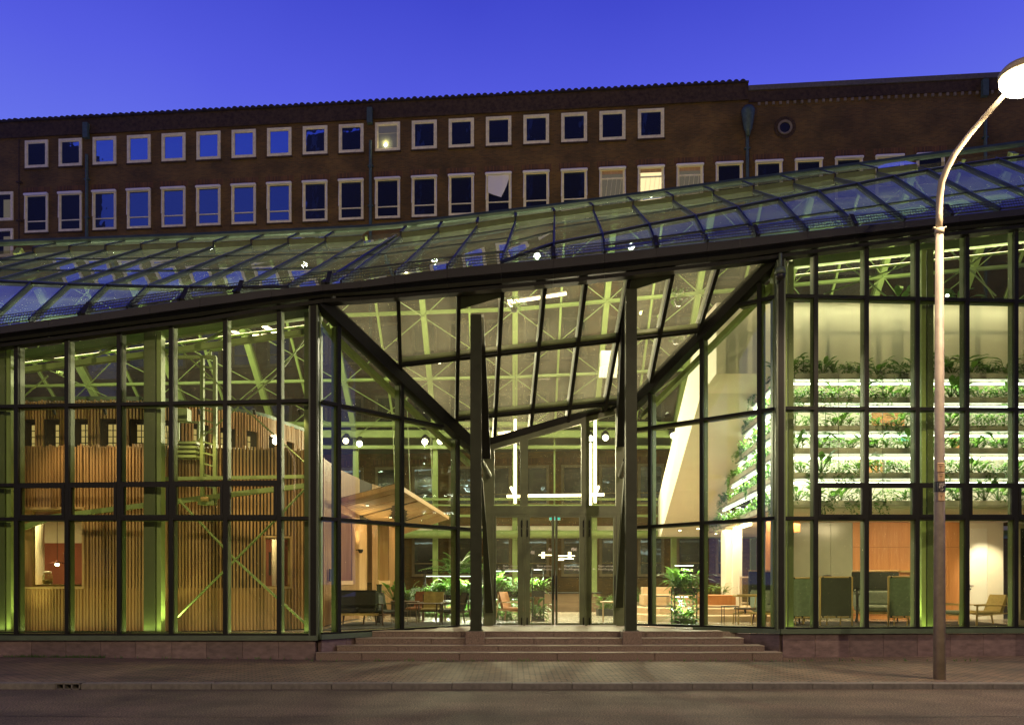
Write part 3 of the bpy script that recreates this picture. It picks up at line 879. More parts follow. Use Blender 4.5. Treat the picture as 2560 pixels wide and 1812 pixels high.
# bars: (eave point, fold point or None, top point)
bars = [((-300, 858), (-205, 698), (85, 634)), ((-236, 849), (-110, 702), (175, 630)), ((-138, 835), (-15, 706), (265, 628)), ((-42, 821.5), (80, 710), (354, 625)), ((74, 804.6), (172, 714), (444, 622)),
        ((196, 789), (268, 716.5), (535, 619.5)), ((318, 772), (370, 719.5), (629, 615)), ((445, 753), (476, 721), (721, 611)), ((585, 735), (600, 722.5), (814, 608)),
        ((720, 720), None, (907, 603)), ((807, 712), None, (990, 592)), ((853, 708), None, (1002, 595)), ((987, 689), None, (1096, 584)), ((1118, 672), None, (1192, 571)),
        ((1253, 659), None, (1289, 556)), ((1383, 647), (1384.5, 612), (1386, 543)), ((1512, 634), (1506, 589.5), (1483, 530)), ((1641, 620), (1622, 565.6), (1582, 518)),
        ((1769, 606), (1737, 544), (1682, 506)), ((1896, 592), (1842, 522), (1782.5, 491.5)), ((2018, 578), (1946, 501.6), (1883, 479)), ((2140, 565.5), (2044, 482), (1984, 464.6)),
        ((2262, 553), (2142, 463.5), (2086.5, 449)), ((2378, 540), (2232, 445), (2191, 436)), ((2500, 527), (2318, 429), (2295, 423)), ((2625, 514), (2404, 415), (2394, 410)), ((2750, 500), (2495, 402), (2488, 398)), ((2880, 486), (2592, 390), (2584, 386))]
B3 = []
for e, f_, t in bars:
    E = P(e[0], e[1], Ye(e[0])); T = P(t[0], t[1], YT)
    Fp = P(f_[0], f_[1], foldY(e, *f_)) if f_ else None
    B3.append((E, Fp, T))
def rn(a, b, c):
    n = (b - a).cross(c - a).normalized()
    return n if n.z > 0 else -n
def mix(a, b, t): return a + (b - a) * t
for i, (E, Fp, T) in enumerate(B3):
    E2, F2, T2 = B3[i + 1] if i + 1 < len(B3) else (None,) * 3
    n = Vector((0, -.5, .86))
    g = G()
    w = .085 if i == 10 else .045
    if Fp is not None: g.beam(E + n * .03, Fp + n * .03, w, .07, n); g.beam(Fp + n * .03, T + n * .03, w, .07, n)
    else: g.beam(E + n * .03, T + n * .03, w, .07, n)
    build(g, 'roof_bar', M['roofbar'], GH)
    g = G()
    if Fp is not None: g.beam(E - n * .09, Fp - n * .09, .045, .10, n); g.beam(Fp - n * .09, T - n * .09, .045, .10, n)
    else: g.beam(E - n * .09, T - n * .09, .045, .10, n)
    build(g, 'inner_rafter', M['roofbar'], GH)
    if E2 is None: continue
    def panes(a, b, c, d, cuts):
        cs = [0] + cuts + [1]
        for u, v in zip(cs, cs[1:]):
            q = [mix(a, d, u), mix(b, c, u), mix(b, c, v), mix(a, d, v)]
            build(G().add(q, [(0, 1, 2), (0, 2, 3)]), 'roof_pane', M['glass_roof'], GH)
        for u in cuts:
            nn = rn(a, b, d)
            build(G().beam(mix(a, d, u) + nn * .015, mix(b, c, u) + nn * .012, .024, .024, nn), 'purlin', M['roofbar'], GH)
            build(G().beam(mix(a, d, u) - nn * .10, mix(b, c, u) - nn * .06, .04, .06, nn), 'inner_purlin', M['roofbar'], GH)
    if Fp is not None and F2 is not None:
        panes(E, E2, F2, Fp, [.42] if i > 15 else [])
        panes(Fp, F2, T2, T, [.33, .68] if i < 15 else ([.5] if i < 20 else []))
        nn = Vector((0, -.5, .86))
        build(G().beam(Fp + nn * .03, F2 + nn * .03, .07, .06, nn), 'fold_bar', M['roofbar'], GH)
    elif Fp is None and F2 is None:
        panes(E, E2, T2, T, [.22, .52, .78])
    elif Fp is not None:
        build(G().add([E, E2, Fp], [(0, 1, 2)]), 'roof_pane', M['glass_roof'], GH)
        panes(Fp, E2, T2, T, [.33, .66])
        build(G().beam(Fp + n * .03, E2 + n * .03, .07, .06, n), 'fold_bar', M['roofbar'], GH)
    else:
        build(G().add([E, E2, F2], [(0, 1, 2)]), 'roof_pane', M['glass_roof'], GH)
        panes(E, F2, T2, T, [.4, .7])
        build(G().beam(E + n * .03, F2 + n * .03, .07, .06, n), 'fold_bar', M['roofbar'], GH)
    # box girders under the lower roof, seen through the glass
    if Fp is not None and F2 is not None:
        nn = rn(E, E2, F2)
        for u, h in ((.12, .30), (.62, .34)):
            p, q = mix(E, Fp, u) - nn * .42, mix(E2, F2, u) - nn * .42
            build(G().beam(p, q, .24, .16, nn), 'roof_girder', M['steel'], GH)
    # ridge vents
    if i not in (10, 9) and i < 24:
        a, b = T + Vector((.03, 0, 0)), T2 - Vector((.03, 0, 0))
        up = Vector((0, 0, .17))
        ra = Vector((a.x * YR / YT * .99, YR, Zat(pl(ridge_t, CX + F * a.x / YT) + 14, YR)))
        rb = Vector((b.x * YR / YT * .99, YR, Zat(pl(ridge_t, CX + F * b.x / YT) + 14, YR)))
        ra.x, rb.x = a.x, b.x
        build(G().prism([a, b, b + up, a + up], (0, .04, 0)), 'vent_face', M['vent'], GH)
        build(G().quad(a + up + Vector((0, -.03, 0)), b + up + Vector((0, -.03, 0)), rb, ra), 'vent_pane', M['glass_roof'], GH)
        build(G().beam(a + up + Vector((-.03, -.03, .02)), ra + Vector((-.03, 0, .02)), .09, .03, (0, -.5, .86)), 'vent_bar', M['roofbar'], GH)
        build(G().beam(a + up + Vector((-.03, -.06, 0)), a + Vector((-.03, -.06, -.02)), .035, .035), 'vent_strut', M['fascia_dark'], GH)
# ridge beam, two rounded strips
for dz, r in ((0, .10), (.13, .05)):
    pts = []
    for x, y in ridge_t:
        pts.append(P(x, y + 8, YR) + Vector((0, .05, dz * .55)))
    g = G(); g.tube(pts, r, 8); build(g, 'ridge_beam', M['ridge'], GH)
# eave gutter and fascia, following the eave in lengths
xs_ = [-120, 0, 121, 250, 375, 500, 679, 807, 900, 987, 1118, 1253, 1383, 1512, 1642, 1769, 1850, 2018, 2140, 2262, 2400, 2560, 2680]
for xa, xb in zip(xs_, xs_[1:]):
    ta, tb, ba, bb = pl(eave, xa), pl(eave, xb), pl(fasb, xa), pl(fasb, xb)
    ma, mb = lerp(ta, ba, .47), lerp(tb, bb, .47)
    e = .8
    a0, b0 = Fe(xa, ta, -.10), Fe(xb, tb, -.10); a1, b1 = Fe(xa, ma, -.10), Fe(xb, mb, -.10)
    dd = (b0 - a0).normalized() * .003
    g = G(); g.prism([a1 + dd, b1 - dd, b0 - dd, a0 + dd], (0, .34, 0)); build(g, 'gutter', M['fascia_dark'], GH)
    a2, b2 = Fe(xa, ba, .02), Fe(xb, bb, .02)
    m2a, m2b = Fe(xa, lerp(ta, ba, .78), -.04), Fe(xb, lerp(tb, bb, .78), -.04)
    a1, b1 = Fe(xa, ma, .045), Fe(xb, mb, .045)
    g = G(); g.prism([m2a + dd, m2b - dd, b1 - dd, a1 + dd], (0, .22, 0)); build(g, 'fascia', M['fascia'], GH)
    m3a, m3b = Fe(xa, lerp(ta, ba, .785), -.04), Fe(xb, lerp(tb, bb, .785), -.04)
    g = G(); g.prism([a2 + dd, b2 - dd, m3b - dd, m3a + dd], (0, .26, 0)); build(g, 'fascia_strip', M['fascia_green'], GH)
    # soffit board tucked under, dark
    g = G(); g.prism([a2 + dd + Vector((0, .05, -.02)), b2 - dd + Vector((0, .05, -.02)), b2 - dd + Vector((0, .05, -.10)), a2 + dd + Vector((0, .05, -.10))], (0, .24, 0)); build(g, 'soffit_trim', M['frame'], GH)
# snow-guard grilles along the eave: mesh of bars between brackets
segs = [(-60, 90), (90, 204), (209, 452), (458, 590), (598, 808), (828, 1072), (1115, 1262), (1262, 1383), (1386, 1641), (1645, 1893), (1900, 2138), (2145, 2378), (2385, 2560), (2560, 2660)]
for (xa, xb) in segs:
    g = G()
    n = max(6, int((xb - xa) / 7))
    def sp_(x, h):
        b = P(x, pl(eave, x), Ye(x)); return b + Vector((0, .12 + h * .45, .10 + h))
    for h in (.0, .075, .15, .22): g.beam(sp_(xa, h), sp_(xb, h), .014, .014, (0, -1, 0))
    for k in range(n + 1):
        x = lerp(xa, xb, k / n); g.beam(sp_(x, 0), sp_(x, .22), .008, .008, (0, -1, 0))
    build(g, 'snow_grille', M['fascia_dark'], GH)
for x in (206, 455, 594, 818, 1384, 1643, 1896, 2141, 2381):
    g = G(); b = P(x, pl(eave, x), Ye(x))
    g.beam(b + Vector((0, .05, .02)), b + Vector((0, .30, .36)), .10, .10, (0, -1, .3)); build(g, 'grille_bracket', M['fascia_dark'], GH)

# rear roof slope, rear wall and braces of the hall
def rearpt(X, t):                                                # t 0 at the ridge, 1 at the rear eave
    xr = CX + F * X / YR
    zr = Zat(pl(ridge_t, xr) + 14, YR)
    return Vector((X, lerp(YR + .1, 34.2, t), lerp(zr - .15, 8.0, t)))
X0, step = Xat(1287, 34.2), 1.70
cols_x = [X0 + step * k for k in range(-16, 17)]
for k, X in enumerate(cols_x):
    main = (k % 2 == 0)
    g = G(); n = Vector((0, .42, .9))
    if main: g.beam(rearpt(X, 0), rearpt(X, 1), .20, .34, n)
    else: g.beam(rearpt(X, 0), rearpt(X, 1), .08, .14, n)
    build(g, 'rear_rafter', M['steel'], GH)
    if main:
        g = G(); g.box((X - .11, 34.15, FZ), (X + .11, 34.35, 8.0)); build(g, 'rear_column', M['steel'], GH)
    else:
        g = G(); g.box((X - .035, 34.25, 3.8), (X + .035, 34.33, 8.0)); build(g, 'rear_mullion', M['steel'], GH)
    if k + 1 < len(cols_x):
        X2 = cols_x[k + 1]
        for t0, t1_ in ((0, .5), (.5, 1)):
            build(G().quad(rearpt(X, t0), rearpt(X2, t0), rearpt(X2, t1_), rearpt(X, t1_)), 'rear_pane', M['glass_rear'], GH)
    if main and k + 2 < len(cols_x):
        X2 = cols_x[k + 2]; o_ = Vector((0, -.12, -.25))
        g = G()
        for t0, t1_ in ((.02, .34), (.34, .66), (.66, .98)):
            g.tube([rearpt(X, t0) + o_, rearpt(X2, t1_) + o_], .018, 5); g.tube([rearpt(X, t1_) + o_, rearpt(X2, t0) + o_], .018, 5)
        build(g, 'brace_rod', M['steel'], GH)
for t in (.34, .66, .98):
    g = G(); g.beam(rearpt(cols_x[0], t) - Vector((0, 0, .2)), rearpt(cols_x[16], t) - Vector((0, 0, .2)), .10, .16, (0, -1, 0)); g.beam(rearpt(cols_x[16], t) - Vector((0, 0, .2)), rearpt(cols_x[-1], t) - Vector((0, 0, .2)), .10, .16, (0, -1, 0)); build(g, 'rear_purlin', M['steel'], GH)
xa, xb = cols_x[0], cols_x[-1]
for z, h, y, d in ((8.0, .30, 33.95, .3), (7.45, .14, 33.95, .14), (5.25, .09, 34.0, .1), (4.55, .10, 34.0, .1), (5.0, .06, 34.0, .06)):
    build(G().box((xa, y - d / 2, z - h / 2), (xb, y + d / 2, z + h / 2)), 'rear_beam', M['steel'], GH)
g = G(); g.tube([(xa, 33.7, 3.75), (xb, 33.7, 3.75)], .17, 12); build(g, 'air_duct', M['steel'], GH, smooth=True)
g = G(); g.tube([(xa, 33.6, 8.35), (xb, 33.6, 8.35)], .12, 10); build(g, 'air_duct', M['steel'], GH, smooth=True)
# gallery deck behind the rear beam
def rear_slab(y0, z0, z1, name, m):
    build(G().prism([(xa, y0, z0), (xb, y0, z0), (xb, 39.72 - .0883 * xb, z0), (xa, 39.72 - .0883 * xa, z0)], (0, 0, z1 - z0)), name, m, GH)
rear_slab(34.5, 3.95, 4.15, 'gallery_deck', M['white'])
rear_slab(34.3, 8.18, 8.34, 'added_rear_slab', M['ridge'])  # slab added to keep skylight off the lower brick

# front columns, eave trusses, sloping rail of the hall
for x, ya, sx in ((8, 868, .26), (381, 832, .26), (772, 786, .13), (1972, 660, .12), (2318, 630, .14), (2680, 600, .26)):
    wall = WL if x < 800 else WR
    a, b = wall.pd(x, 1582, -.55), wall.pd(x, ya, -.55)
    X = a.x
    g = G(); h = sx / 2
    g.box((X - h, a.y - .15, FZ), (X + h, a.y - .12, b.z)); g.box((X - h, a.y + .12, FZ), (X + h, a.y + .15, b.z)); g.box((X - .02, a.y - .12, FZ), (X + .02, a.y + .12, b.z))
    c = build(g, 'front_column', M['postin'], GH)  # darker paint than the flange, the face's shade put into the colour
    s = 1 if x < 1280 else -1
    build(G().box((X + s * (h + .02), a.y - .12, FZ), (X + s * (h + .12), a.y + .1, b.z)), 'column_flange', M['steel'], GH)
    q = G(); q.bbox((X, a.y, FZ + .02), (sx + .2, .45, .04), .01); build(q, 'base_plate', M['steel'], GH)
def chord(wall, pts, off, w, d, name='eave_truss'):
    g = G()
    for p, q in zip(pts, pts[1:]): g.beam(wall.pd(*p, off), wall.pd(*q, off), w, d, wall.n)
    build(g, name, M['steel'], GH)
chord(WL, [(-80, 908), (54, 889), (365, 844), (775, 784)], -.85, .20, .18)
chord(WL, [(-80, 945), (54, 926), (365, 887), (775, 829)], -.85, .12, .14)
chord(WL, [(60, 892), (200, 905), (330, 851), (470, 871), (600, 812), (770, 790)], -.85, .05, .05, 'truss_web')
chord(WR, [(1978, 660), (2540, 597), (2640, 586)], -.85, .20, .18)
chord(WL, [(0, 1340), (130, 1292), (365, 1262)], -.9, .11, .11, 'sloping_rail'); chord(WL, [(405, 1258), (445, 1252), (770, 1213)], -.9, .11, .11, 'sloping_rail')
chord(WL, [(395, 1197), (775, 1191)], -.9, .08, .1, 'mid_rail')
for p in ([(441, 1544), (690, 1298), (768, 1216)], [(446, 1248), (590, 1400), (770, 1564)], [(590, 1395), (440, 1545)][:0]):
    if not p: continue
    g = G(); g.tube([WL.pd(*q, -.8) for q in p], .028, 6); build(g, 'cross_brace', M['steel'], GH)
for p in ([(446, 870), (775, 1168)], [(446, 1142), (700, 930), (775, 830)], [(60, 990), (120, 940)], [(1985, 850), (2300, 655)][:0]):
    if not p: continue
    g = G(); g.tube([WL.pd(*q, -.95) for q in p], .02, 5); build(g, 'cross_brace', M['steel'], GH)
for p in ([(2060, 735), (2330, 640)], [(2110, 655), (2220, 745)], [(2340, 720), (2500, 610)], [(2370, 620), (2490, 740)]):
    g = G(); g.tube([WR.pd(*q, -3.5) for q in p], .022, 5); build(g, 'cross_brace', M['steel'], GH)

# walls added just out of view to stop skylight leaking into the hall
for a, b in (((-12.35, 18.2), (-28.6, 41.9)), ((12.6, 18.35), (28.2, 37.2))):
    d = (Vector((b[0], b[1], 0)) - Vector((a[0], a[1], 0))).normalized(); o_ = Vector((-d.y, d.x, 0)) * (.2 if a[0] < 0 else -.2)
    g = G(); g.prism([Vector((a[0], a[1], 0)), Vector((b[0], b[1], 0)), Vector((b[0], b[1], 9.0)), Vector((a[0] + (b[0] - a[0]) * .4, a[1] + (b[1] - a[1]) * .4, 12.0 if a[0] < 0 else 14.2)), Vector((a[0], a[1], 7.0 if a[0] < 0 else 9.6))], o_)
    build(g, 'added_stop_wall', M['brick'], GH)
# security dome camera on the right corner
cx_ = Xat(1951, 17.5)
cc = thing('security_camera', 'dome security camera hanging under the eave at the right corner post', 'camera', (cx_, 17.5, Zat(665, 17.5)))
c0 = P(1951, 668, 17.55)
build(G().tube([c0 + Vector((0, 0, .30)), c0], .035, 8), 'stem', M['ledge'], cc)
build(G().lathe(c0, [(.03, .02), (.09, -.02), (.12, -.08), (.125, -.16)], 14), 'housing', M['ledge'], cc, smooth=True)
build(G().lathe(c0, [(.115, -.16), (.11, -.21), (.075, -.27), (.01, -.29)], 14), 'dome', M['black'], cc, smooth=True)

# ================================================================== BRICK OFFICE BUILDING BEHIND
BA = math.atan2(-2.8, 31.7)
BB = thing('brick_building', 'long dark brick office building with rows of cream framed windows behind the glass hall', 'building', (Xat(64, 42), 42, 0.3), BA)
BP0 = Vector((Xat(64, 42), 42, 0))
def s_at(x):                                                      # distance along the wall that shows at photo column x
    k = (x - CX) / F
    c, s = math.cos(BA), math.sin(BA)
    return (k * BP0.y - BP0.x) / (c - k * s)
BZ = -.3
def lb(g, name, m, parent=None, label=None, **k): return build(g, name, m, parent or BB, label, local=True, **k)
SP = 31.824 / 17
s_end = s_at(1868)
def wz(z): return z - .3
# wall body (left taller part with tiles, right part slightly lower)
lb(G().box((-9, 0, wz(0.0)), (s_end, 11, wz(25.72))), 'wall', M['brick'])
lb(G().box((s_end + .002, .0, wz(0.0)), (62, 11, wz(25.45))), 'wall', M['brick'])
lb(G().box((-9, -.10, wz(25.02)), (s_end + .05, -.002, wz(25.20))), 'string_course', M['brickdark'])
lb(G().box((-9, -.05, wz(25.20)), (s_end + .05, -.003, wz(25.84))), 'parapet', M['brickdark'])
lb(G().box((s_end + .05, -.12, wz(25.45)), (62, .5, wz(25.68))), 'coping', M['kerb'])
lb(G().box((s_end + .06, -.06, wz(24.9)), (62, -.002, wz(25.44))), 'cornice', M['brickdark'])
g = G()
s = s_end + .5
while s < 60:
    g.box((s, -.10, wz(24.72)), (s + .11, -.004, wz(24.86))); s += .335
lb(g, 'dentil_course', M['winframe_low'], kind='stuff')
# parapet tiles: rounded ends against the sky
tg = G()
for k in range(8):
    a0, a1 = math.pi * k / 8, math.pi * (k + 1) / 8
    r0, r1 = .145, .115
    p = lambda r, a, y, z: (r * math.cos(a), y, r * 1.15 * math.sin(a) + z)
    tg.quad(p(r0, a0, 0, 0), p(r0, a1, 0, 0), p(r0, a1, .7, .25), p(r0, a0, .7, .25))
    tg.quad((0, 0, 0), p(r0, a1, 0, 0), p(r0, a0, 0, 0))
tm = tg.mesh('roof_tile', M['tile'])
s = -3.4
while s < s_end + .1:
    inst(tm, 'roof_tile', BB, Matrix.Translation((s, -.13 + RN.uniform(-.02, .02), wz(25.84) + RN.uniform(-.012, .012))) @ Matrix.Rotation(RN.uniform(-.03, .03), 4, 'Y'))
    s += .322
lb(G().box((-9, -.10, wz(25.845)), (s_end + .06, .5, wz(25.93))), 'tile_bed', M['tile'])
lb(G().box((-9, .35, wz(25.84)), (s_end + .06, .9, wz(26.02))), 'tile_ridge', M['tile'])

# windows
def glass_win(name, tint, refl):
    m = bpy.data.materials.new(name); n, l, b = nodes_of(m)
    b.inputs['Base Color'].default_value = (*tint, 1); b.inputs['Roughness'].default_value = .25
    gl = n.new('ShaderNodeBsdfGlossy'); gl.inputs['Roughness'].default_value = .02; gl.inputs[0].default_value = (.38, .62, 1, 1)
    t = n.new('ShaderNodeTexCoord'); nn = n.new('ShaderNodeTexNoise'); nn.inputs['Scale'].default_value = 1.3
    l.new(t.outputs['Object'], nn.inputs['Vector'])
    bp = n.new('ShaderNodeBump'); bp.inputs['Strength'].default_value = .25; bp.inputs['Distance'].default_value = .02
    l.new(nn.outputs['Fac'], bp.inputs['Height']); l.new(bp.outputs[0], gl.inputs['Normal'])
    mx = n.new('ShaderNodeMixShader'); mx.inputs[0].default_value = refl
    out = [q for q in n if q.type == 'OUTPUT_MATERIAL'][0]
    l.new(b.outputs[0], mx.inputs[1]); l.new(gl.outputs[0], mx.inputs[2]); l.new(mx.outputs[0], out.inputs[0])
    return m
M['winglass'] = glass_win('office_window_glass', (.012, .014, .018), .40)
M['winglass2'] = glass_win('lower_window_glass', (.012, .014, .018), .17)
M['winglass3'] = glass_win('uncoated_window_glass', (.020, .022, .026), .05)
WH = 1.27
ROWS = [(24.83, 23.39, 'sq'), (22.03, 20.0, 'tall'), (18.45, 16.4, 'tall'), (14.75, 12.7, 'tall'), (11.1, 9.1, 'tall'), (7.5, 5.5, 'tall'), (4.25, 2.0, 'tall')]
mesh_cache = {}
def win_meshes(h, kind):
    if (h, kind) in mesh_cache: return mesh_cache[(h, kind)]
    fw = .115 if kind == 'sq' else .085
    g = G(); d0, d1 = -.07, -.004
    g.box((0, d0, 0), (WH, d1, fw)); g.box((0, d0, h - fw), (WH, d1, h)); g.box((0, d0, fw), (fw, d1, h - fw)); g.box((WH - fw, d0, fw), (WH, d1, h - fw))
    fr = g.mesh('window_frame', M['winframe'])
    g = G(); q = fw + .045
    for (a, b, c, d) in ((fw, fw, WH - fw, q), (fw, h - q, WH - fw, h - fw), (fw, q, q, h - q), (WH - q, q, WH - fw, h - q)): g.box((a, -.045, b), (c, -.005, d))
    if kind == 'tall': g.box((q, -.05, h * .29 - .025), (WH - q, -.008, h * .29 + .025))
    sa = g.mesh('sash', M['winframe'])
    def pane(mm):
        g2 = G(); g2.quad((q, -.018, q), (WH - q, -.018, q), (WH - q, -.018, h - q), (q, -.018, h - q)); return g2.mesh('pane', mm)
    p_a, p_b, p_c = pane(M['winglass']), pane(M['winglass2']), pane(M['winglass3'])
    g = G(); g.bbox((WH / 2, -.11, h - .045), (WH + .06, .16, .12), .03); g.tube([(.02, -.10, h - .1), (-.0, -.10, h * .35)], .015, 5); g.tube([(WH - .02, -.10, h - .1), (WH, -.10, h * .35)], .015, 5)
    bl = g.mesh('sun_blind_box', M['white2'])
    g = G(); g.box((-.12, -.015, h + .03), (WH + .12, -.004, h + .36)); so = g.mesh('brick_lintel', M['bricklight'])
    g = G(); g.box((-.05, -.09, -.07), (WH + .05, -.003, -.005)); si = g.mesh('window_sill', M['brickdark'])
    mesh_cache[(h, kind)] = (fr, sa, p_a, p_b, p_c, bl, so, si)
    return mesh_cache[(h, kind)]
lowcache = {}
def lowmesh(me):
    if me.name not in lowcache:
        c = me.copy(); c.materials.clear(); c.materials.append(M['winframe_low']); lowcache[me.name] = c
    return lowcache[me.name]
for r, (zt, zb, kind) in enumerate(ROWS):
    h = round(zt - zb, 3)
    fr, sa, p_a, p_b, p_c, bl, so, si = win_meshes(h, kind)
    if r > 1: fr, sa = lowmesh(fr), lowmesh(sa)
    n = {0: 18, 1: 25}.get(r, 25)
    for i in range(n):
        if r == 1 and i == 24: pass
        s = i * SP
        w = inst(fr, 'window', BB, Matrix.Translation((s, 0, wz(zb))))
        inst(sa, 'sash', w, Matrix.Identity(4))
        if r == 0: pm_ = p_a
        elif r == 1: pm_ = p_b
        else: pm_ = p_c
        if r == 0 and i == 10: pm_ = None
        if r == 1 and i in (16, 17, 18): pm_ = None
        if pm_: inst(pm_, 'pane', w, Matrix.Identity(4))
        if r == 1: inst(bl, 'sun_blind_box', w, Matrix.Identity(4))
        if kind == 'tall': inst(so, 'brick_lintel', w, Matrix.Identity(4))
        inst(si, 'window_sill', w, Matrix.Identity(4))
        if pm_ is None:                                           # lit rooms: a shallow room behind clear glass
            q = .13
            if r == 0: mats = M['panelgreen']
            else: mats = M['e_room'] if i == 17 else M['e_dim']
            g = G(); g.quad((q, -.012, q), (WH - q, -.012, q), (WH - q, -.012, h - q), (q, -.012, h - q))
            o = bpy.data.objects.new('lit_blind', g.mesh('lit_blind', mats)); link(o, w)
            g = G()
            for k in range(5 if r else 0): g.beam((.25 + k * .22, -.016, q), (.42 + k * .22, -.016, h - .45), .014, .004, (0, -1, 0))
            g.box((q, -.02, h - .55), (WH - q, -.014, h - .47 if r else h - .54))
            o = bpy.data.objects.new('blind_slats', g.mesh('blind_slats', M['winframe'])); link(o, w)
            if i == 10 and r == 0: lamp('POINT', 'bulb_light', (BB.matrix_world @ Vector((0, 0, 0))) if False else MW[w] @ Vector((WH * .42, -.10, .42)), 5, (1, .85, .35), w, size=.04)
            if r == 1:
                g = G(); g.box((q, -.021, h - .30), (WH - q, -.013, h - .13))
                o = bpy.data.objects.new('timber_pelmet', g.mesh('timber_pelmet', M['timber'])); link(o, w)
            if i == 17 or r == 0:
                g = G(); g.lathe((WH * (.5 if r else .42), -.045, .55 if r else .30), [(.01, -.06), (.055, -.03), (.06, .02), (.02, .06)], 8)
                o = bpy.data.objects.new('bulb', g.mesh('bulb', M['e_flood'])); link(o, w)
        if r == 1 and i == 13:                                    # sagging curtain
            g = G(); nu, nv = 9, 7
            for v in range(nv):
                for u in range(nu):
                    f_ = u / (nu - 1)
                    drop = (lerp(.85, 1.12, f_ / .62) if f_ < .62 else .16 + .96 * (1 - ((f_ - .62) / .38)) ** .8) if v else 0
                    g.v.append(Vector((.11 + (WH - .22) * f_, -.085 - .018 * math.sin(u * 1.3 + v * .4), h - .12 - drop * v / (nv - 1))))
            for v in range(nv - 1):
                for u in range(nu - 1): g.f.append((v * nu + u, v * nu + u + 1, (v + 1) * nu + u + 1, (v + 1) * nu + u))
            o = bpy.data.objects.new('sagging_curtain', g.mesh('sagging_curtain', M['white2'], smooth=True)); link(o, w)
# stair windows on the far left
for zt, zb in ((22.2, 20.7), (20.27, 18.8)):
    h = zt - zb; g = G(); s0, s1 = -2.0, -.66
    fw = .13
    for (a, b, c, d) in ((s0, zb, s1, zb + fw), (s0, zt - fw, s1, zt), (s0, zb + fw, s0 + fw, zt - fw), (s1 - fw, zb + fw, s1, zt - fw)): g.box((a, -.08, wz(b)), (c, -.004, wz(d)))
    w = lb(g, 'stair_window', M['winframe'])
    g = G(); g.quad((s0 + fw, -.02, wz(zb + fw)), (s1 - fw, -.02, wz(zb + fw)), (s1 - fw, -.02, wz(zt - fw)), (s0 + fw, -.02, wz(zt - fw))); lb(g, 'pane', M['winglass3'], w)
    g = G(); g.quad((s1 - .55, -.026, wz(zb + fw)), (s1 - fw, -.026, wz(zb + fw)), (s1 - fw, -.026, wz(zt - .4)), (s1 - .55, -.026, wz(zt - .4))); lb(g, 'lit_blind', M['e_dim'], w)
# downpipes
for x, zt, hop in ((221, 25.1, 0), (928, 25.1, 0), (1867, 25.0, 1), (2460, 24.9, 0), (52, 24.9, -1)):
    s = s_at(x); g = G()
    r = .075 if hop >= 0 else .03
    g.tube([(s, -.14, wz(13)), (s, -.14, wz(zt - (1.2 if hop != -1 else 0)))], r, 8)
    if hop == 0: g.box((s - .16, -.26, wz(zt - .35)), (s + .10, -.03, wz(zt + .42)))
    for z in (22.6, 20.6, 18): g.box((s - .13, -.2, wz(z)), (s + .13, -.02, wz(z + .06)))
    pipe = lb(g, 'downpipe', M['copper'] if hop >= 0 else M['brickdark'])
    if hop == 1:
        g = G(); g.lathe((s, -.30, wz(23.4)), [(.09, -.25), (.14, 0), (.20, .1), (.30, .75), (.33, .95), (.24, 1.12), (.05, 1.15)], 12); lb(g, 'rain_hopper', M['copper'], pipe, smooth=True)
# round window
s = s_at(1962); zc = wz(Zat(311, 38.3))
g = G()
for rr0, rr1, y in ((.52, .36, -.02), ):
    n = 24
    for k in range(n):
        a0, a1 = 2 * math.pi * k / n, 2 * math.pi * (k + .9) / n
        g.prism([(s + rr0 * math.cos(a0), -.03, zc + rr0 * math.sin(a0)), (s + rr0 * math.cos(a1), -.03, zc + rr0 * math.sin(a1)), (s + rr1 * math.cos(a1), -.03, zc + rr1 * math.sin(a1)), (s + rr1 * math.cos(a0), -.03, zc + rr1 * math.sin(a0))], (0, .027, 0))
rw = lb(g, 'round_window', M['brickdark'])
g = G(); n = 24
for k in range(n):
    a0, a1 = 2 * math.pi * k / n, 2 * math.pi * (k + 1) / n
    g.prism([(s + .345 * math.cos(a0), -.07, zc + .345 * math.sin(a0)), (s + .345 * math.cos(a1), -.07, zc + .345 * math.sin(a1)), (s + .25 * math.cos(a1), -.05, zc + .25 * math.sin(a1)), (s + .25 * math.cos(a0), -.05, zc + .25 * math.sin(a0))], (0, .065, 0))
lb(g, 'frame', M['winframe_low'], rw)
g = G(); g.quad(*[(s + .26 * math.cos(2 * math.pi * k / n), -.012, zc + .26 * math.sin(2 * math.pi * k / n)) for k in range(n)]); lb(g, 'pane', M['winglass3'], rw)

# ================================================================== BUILDINGS ACROSS THE STREET (mirrored in the glass)
ob = thing('terrace_building', 'dark brick terrace across the street mirrored in the facade glass', 'building', (0, -12, 0))
g = G(); g.box((-60, -26, 0), (60, -14.2, 21)); build(g, 'wall', M['brickdark'], ob)
for i in range(-14, 14):
    for z in (2, 6, 10):
        if (i * 7 + z * 3) % 5 == 0:
            g = G(); g.box((i * 4.2, -14.23, z), (i * 4.2 + 1.3, -14.19, z + 1.9)); build(g, 'window', M['e_dim'], ob)
tw = thing('office_tower', 'dark office tower across the street mirrored in upper windows', 'building', (20, -40, 0))
g = G(); g.box((-48, -62, 0), (75, -40, 73)); g.box((-140, -62, 0), (-100, -40, 84)); build(g, 'tower_block', M['brickdark'], tw)
g = G()
for i in range(14):
    g.box((-46 + i * 8.5, -40.06, 4), (-45.4 + i * 8.5, -39.98, 72))
build(g, 'tower_fins', M['kerb'], tw)

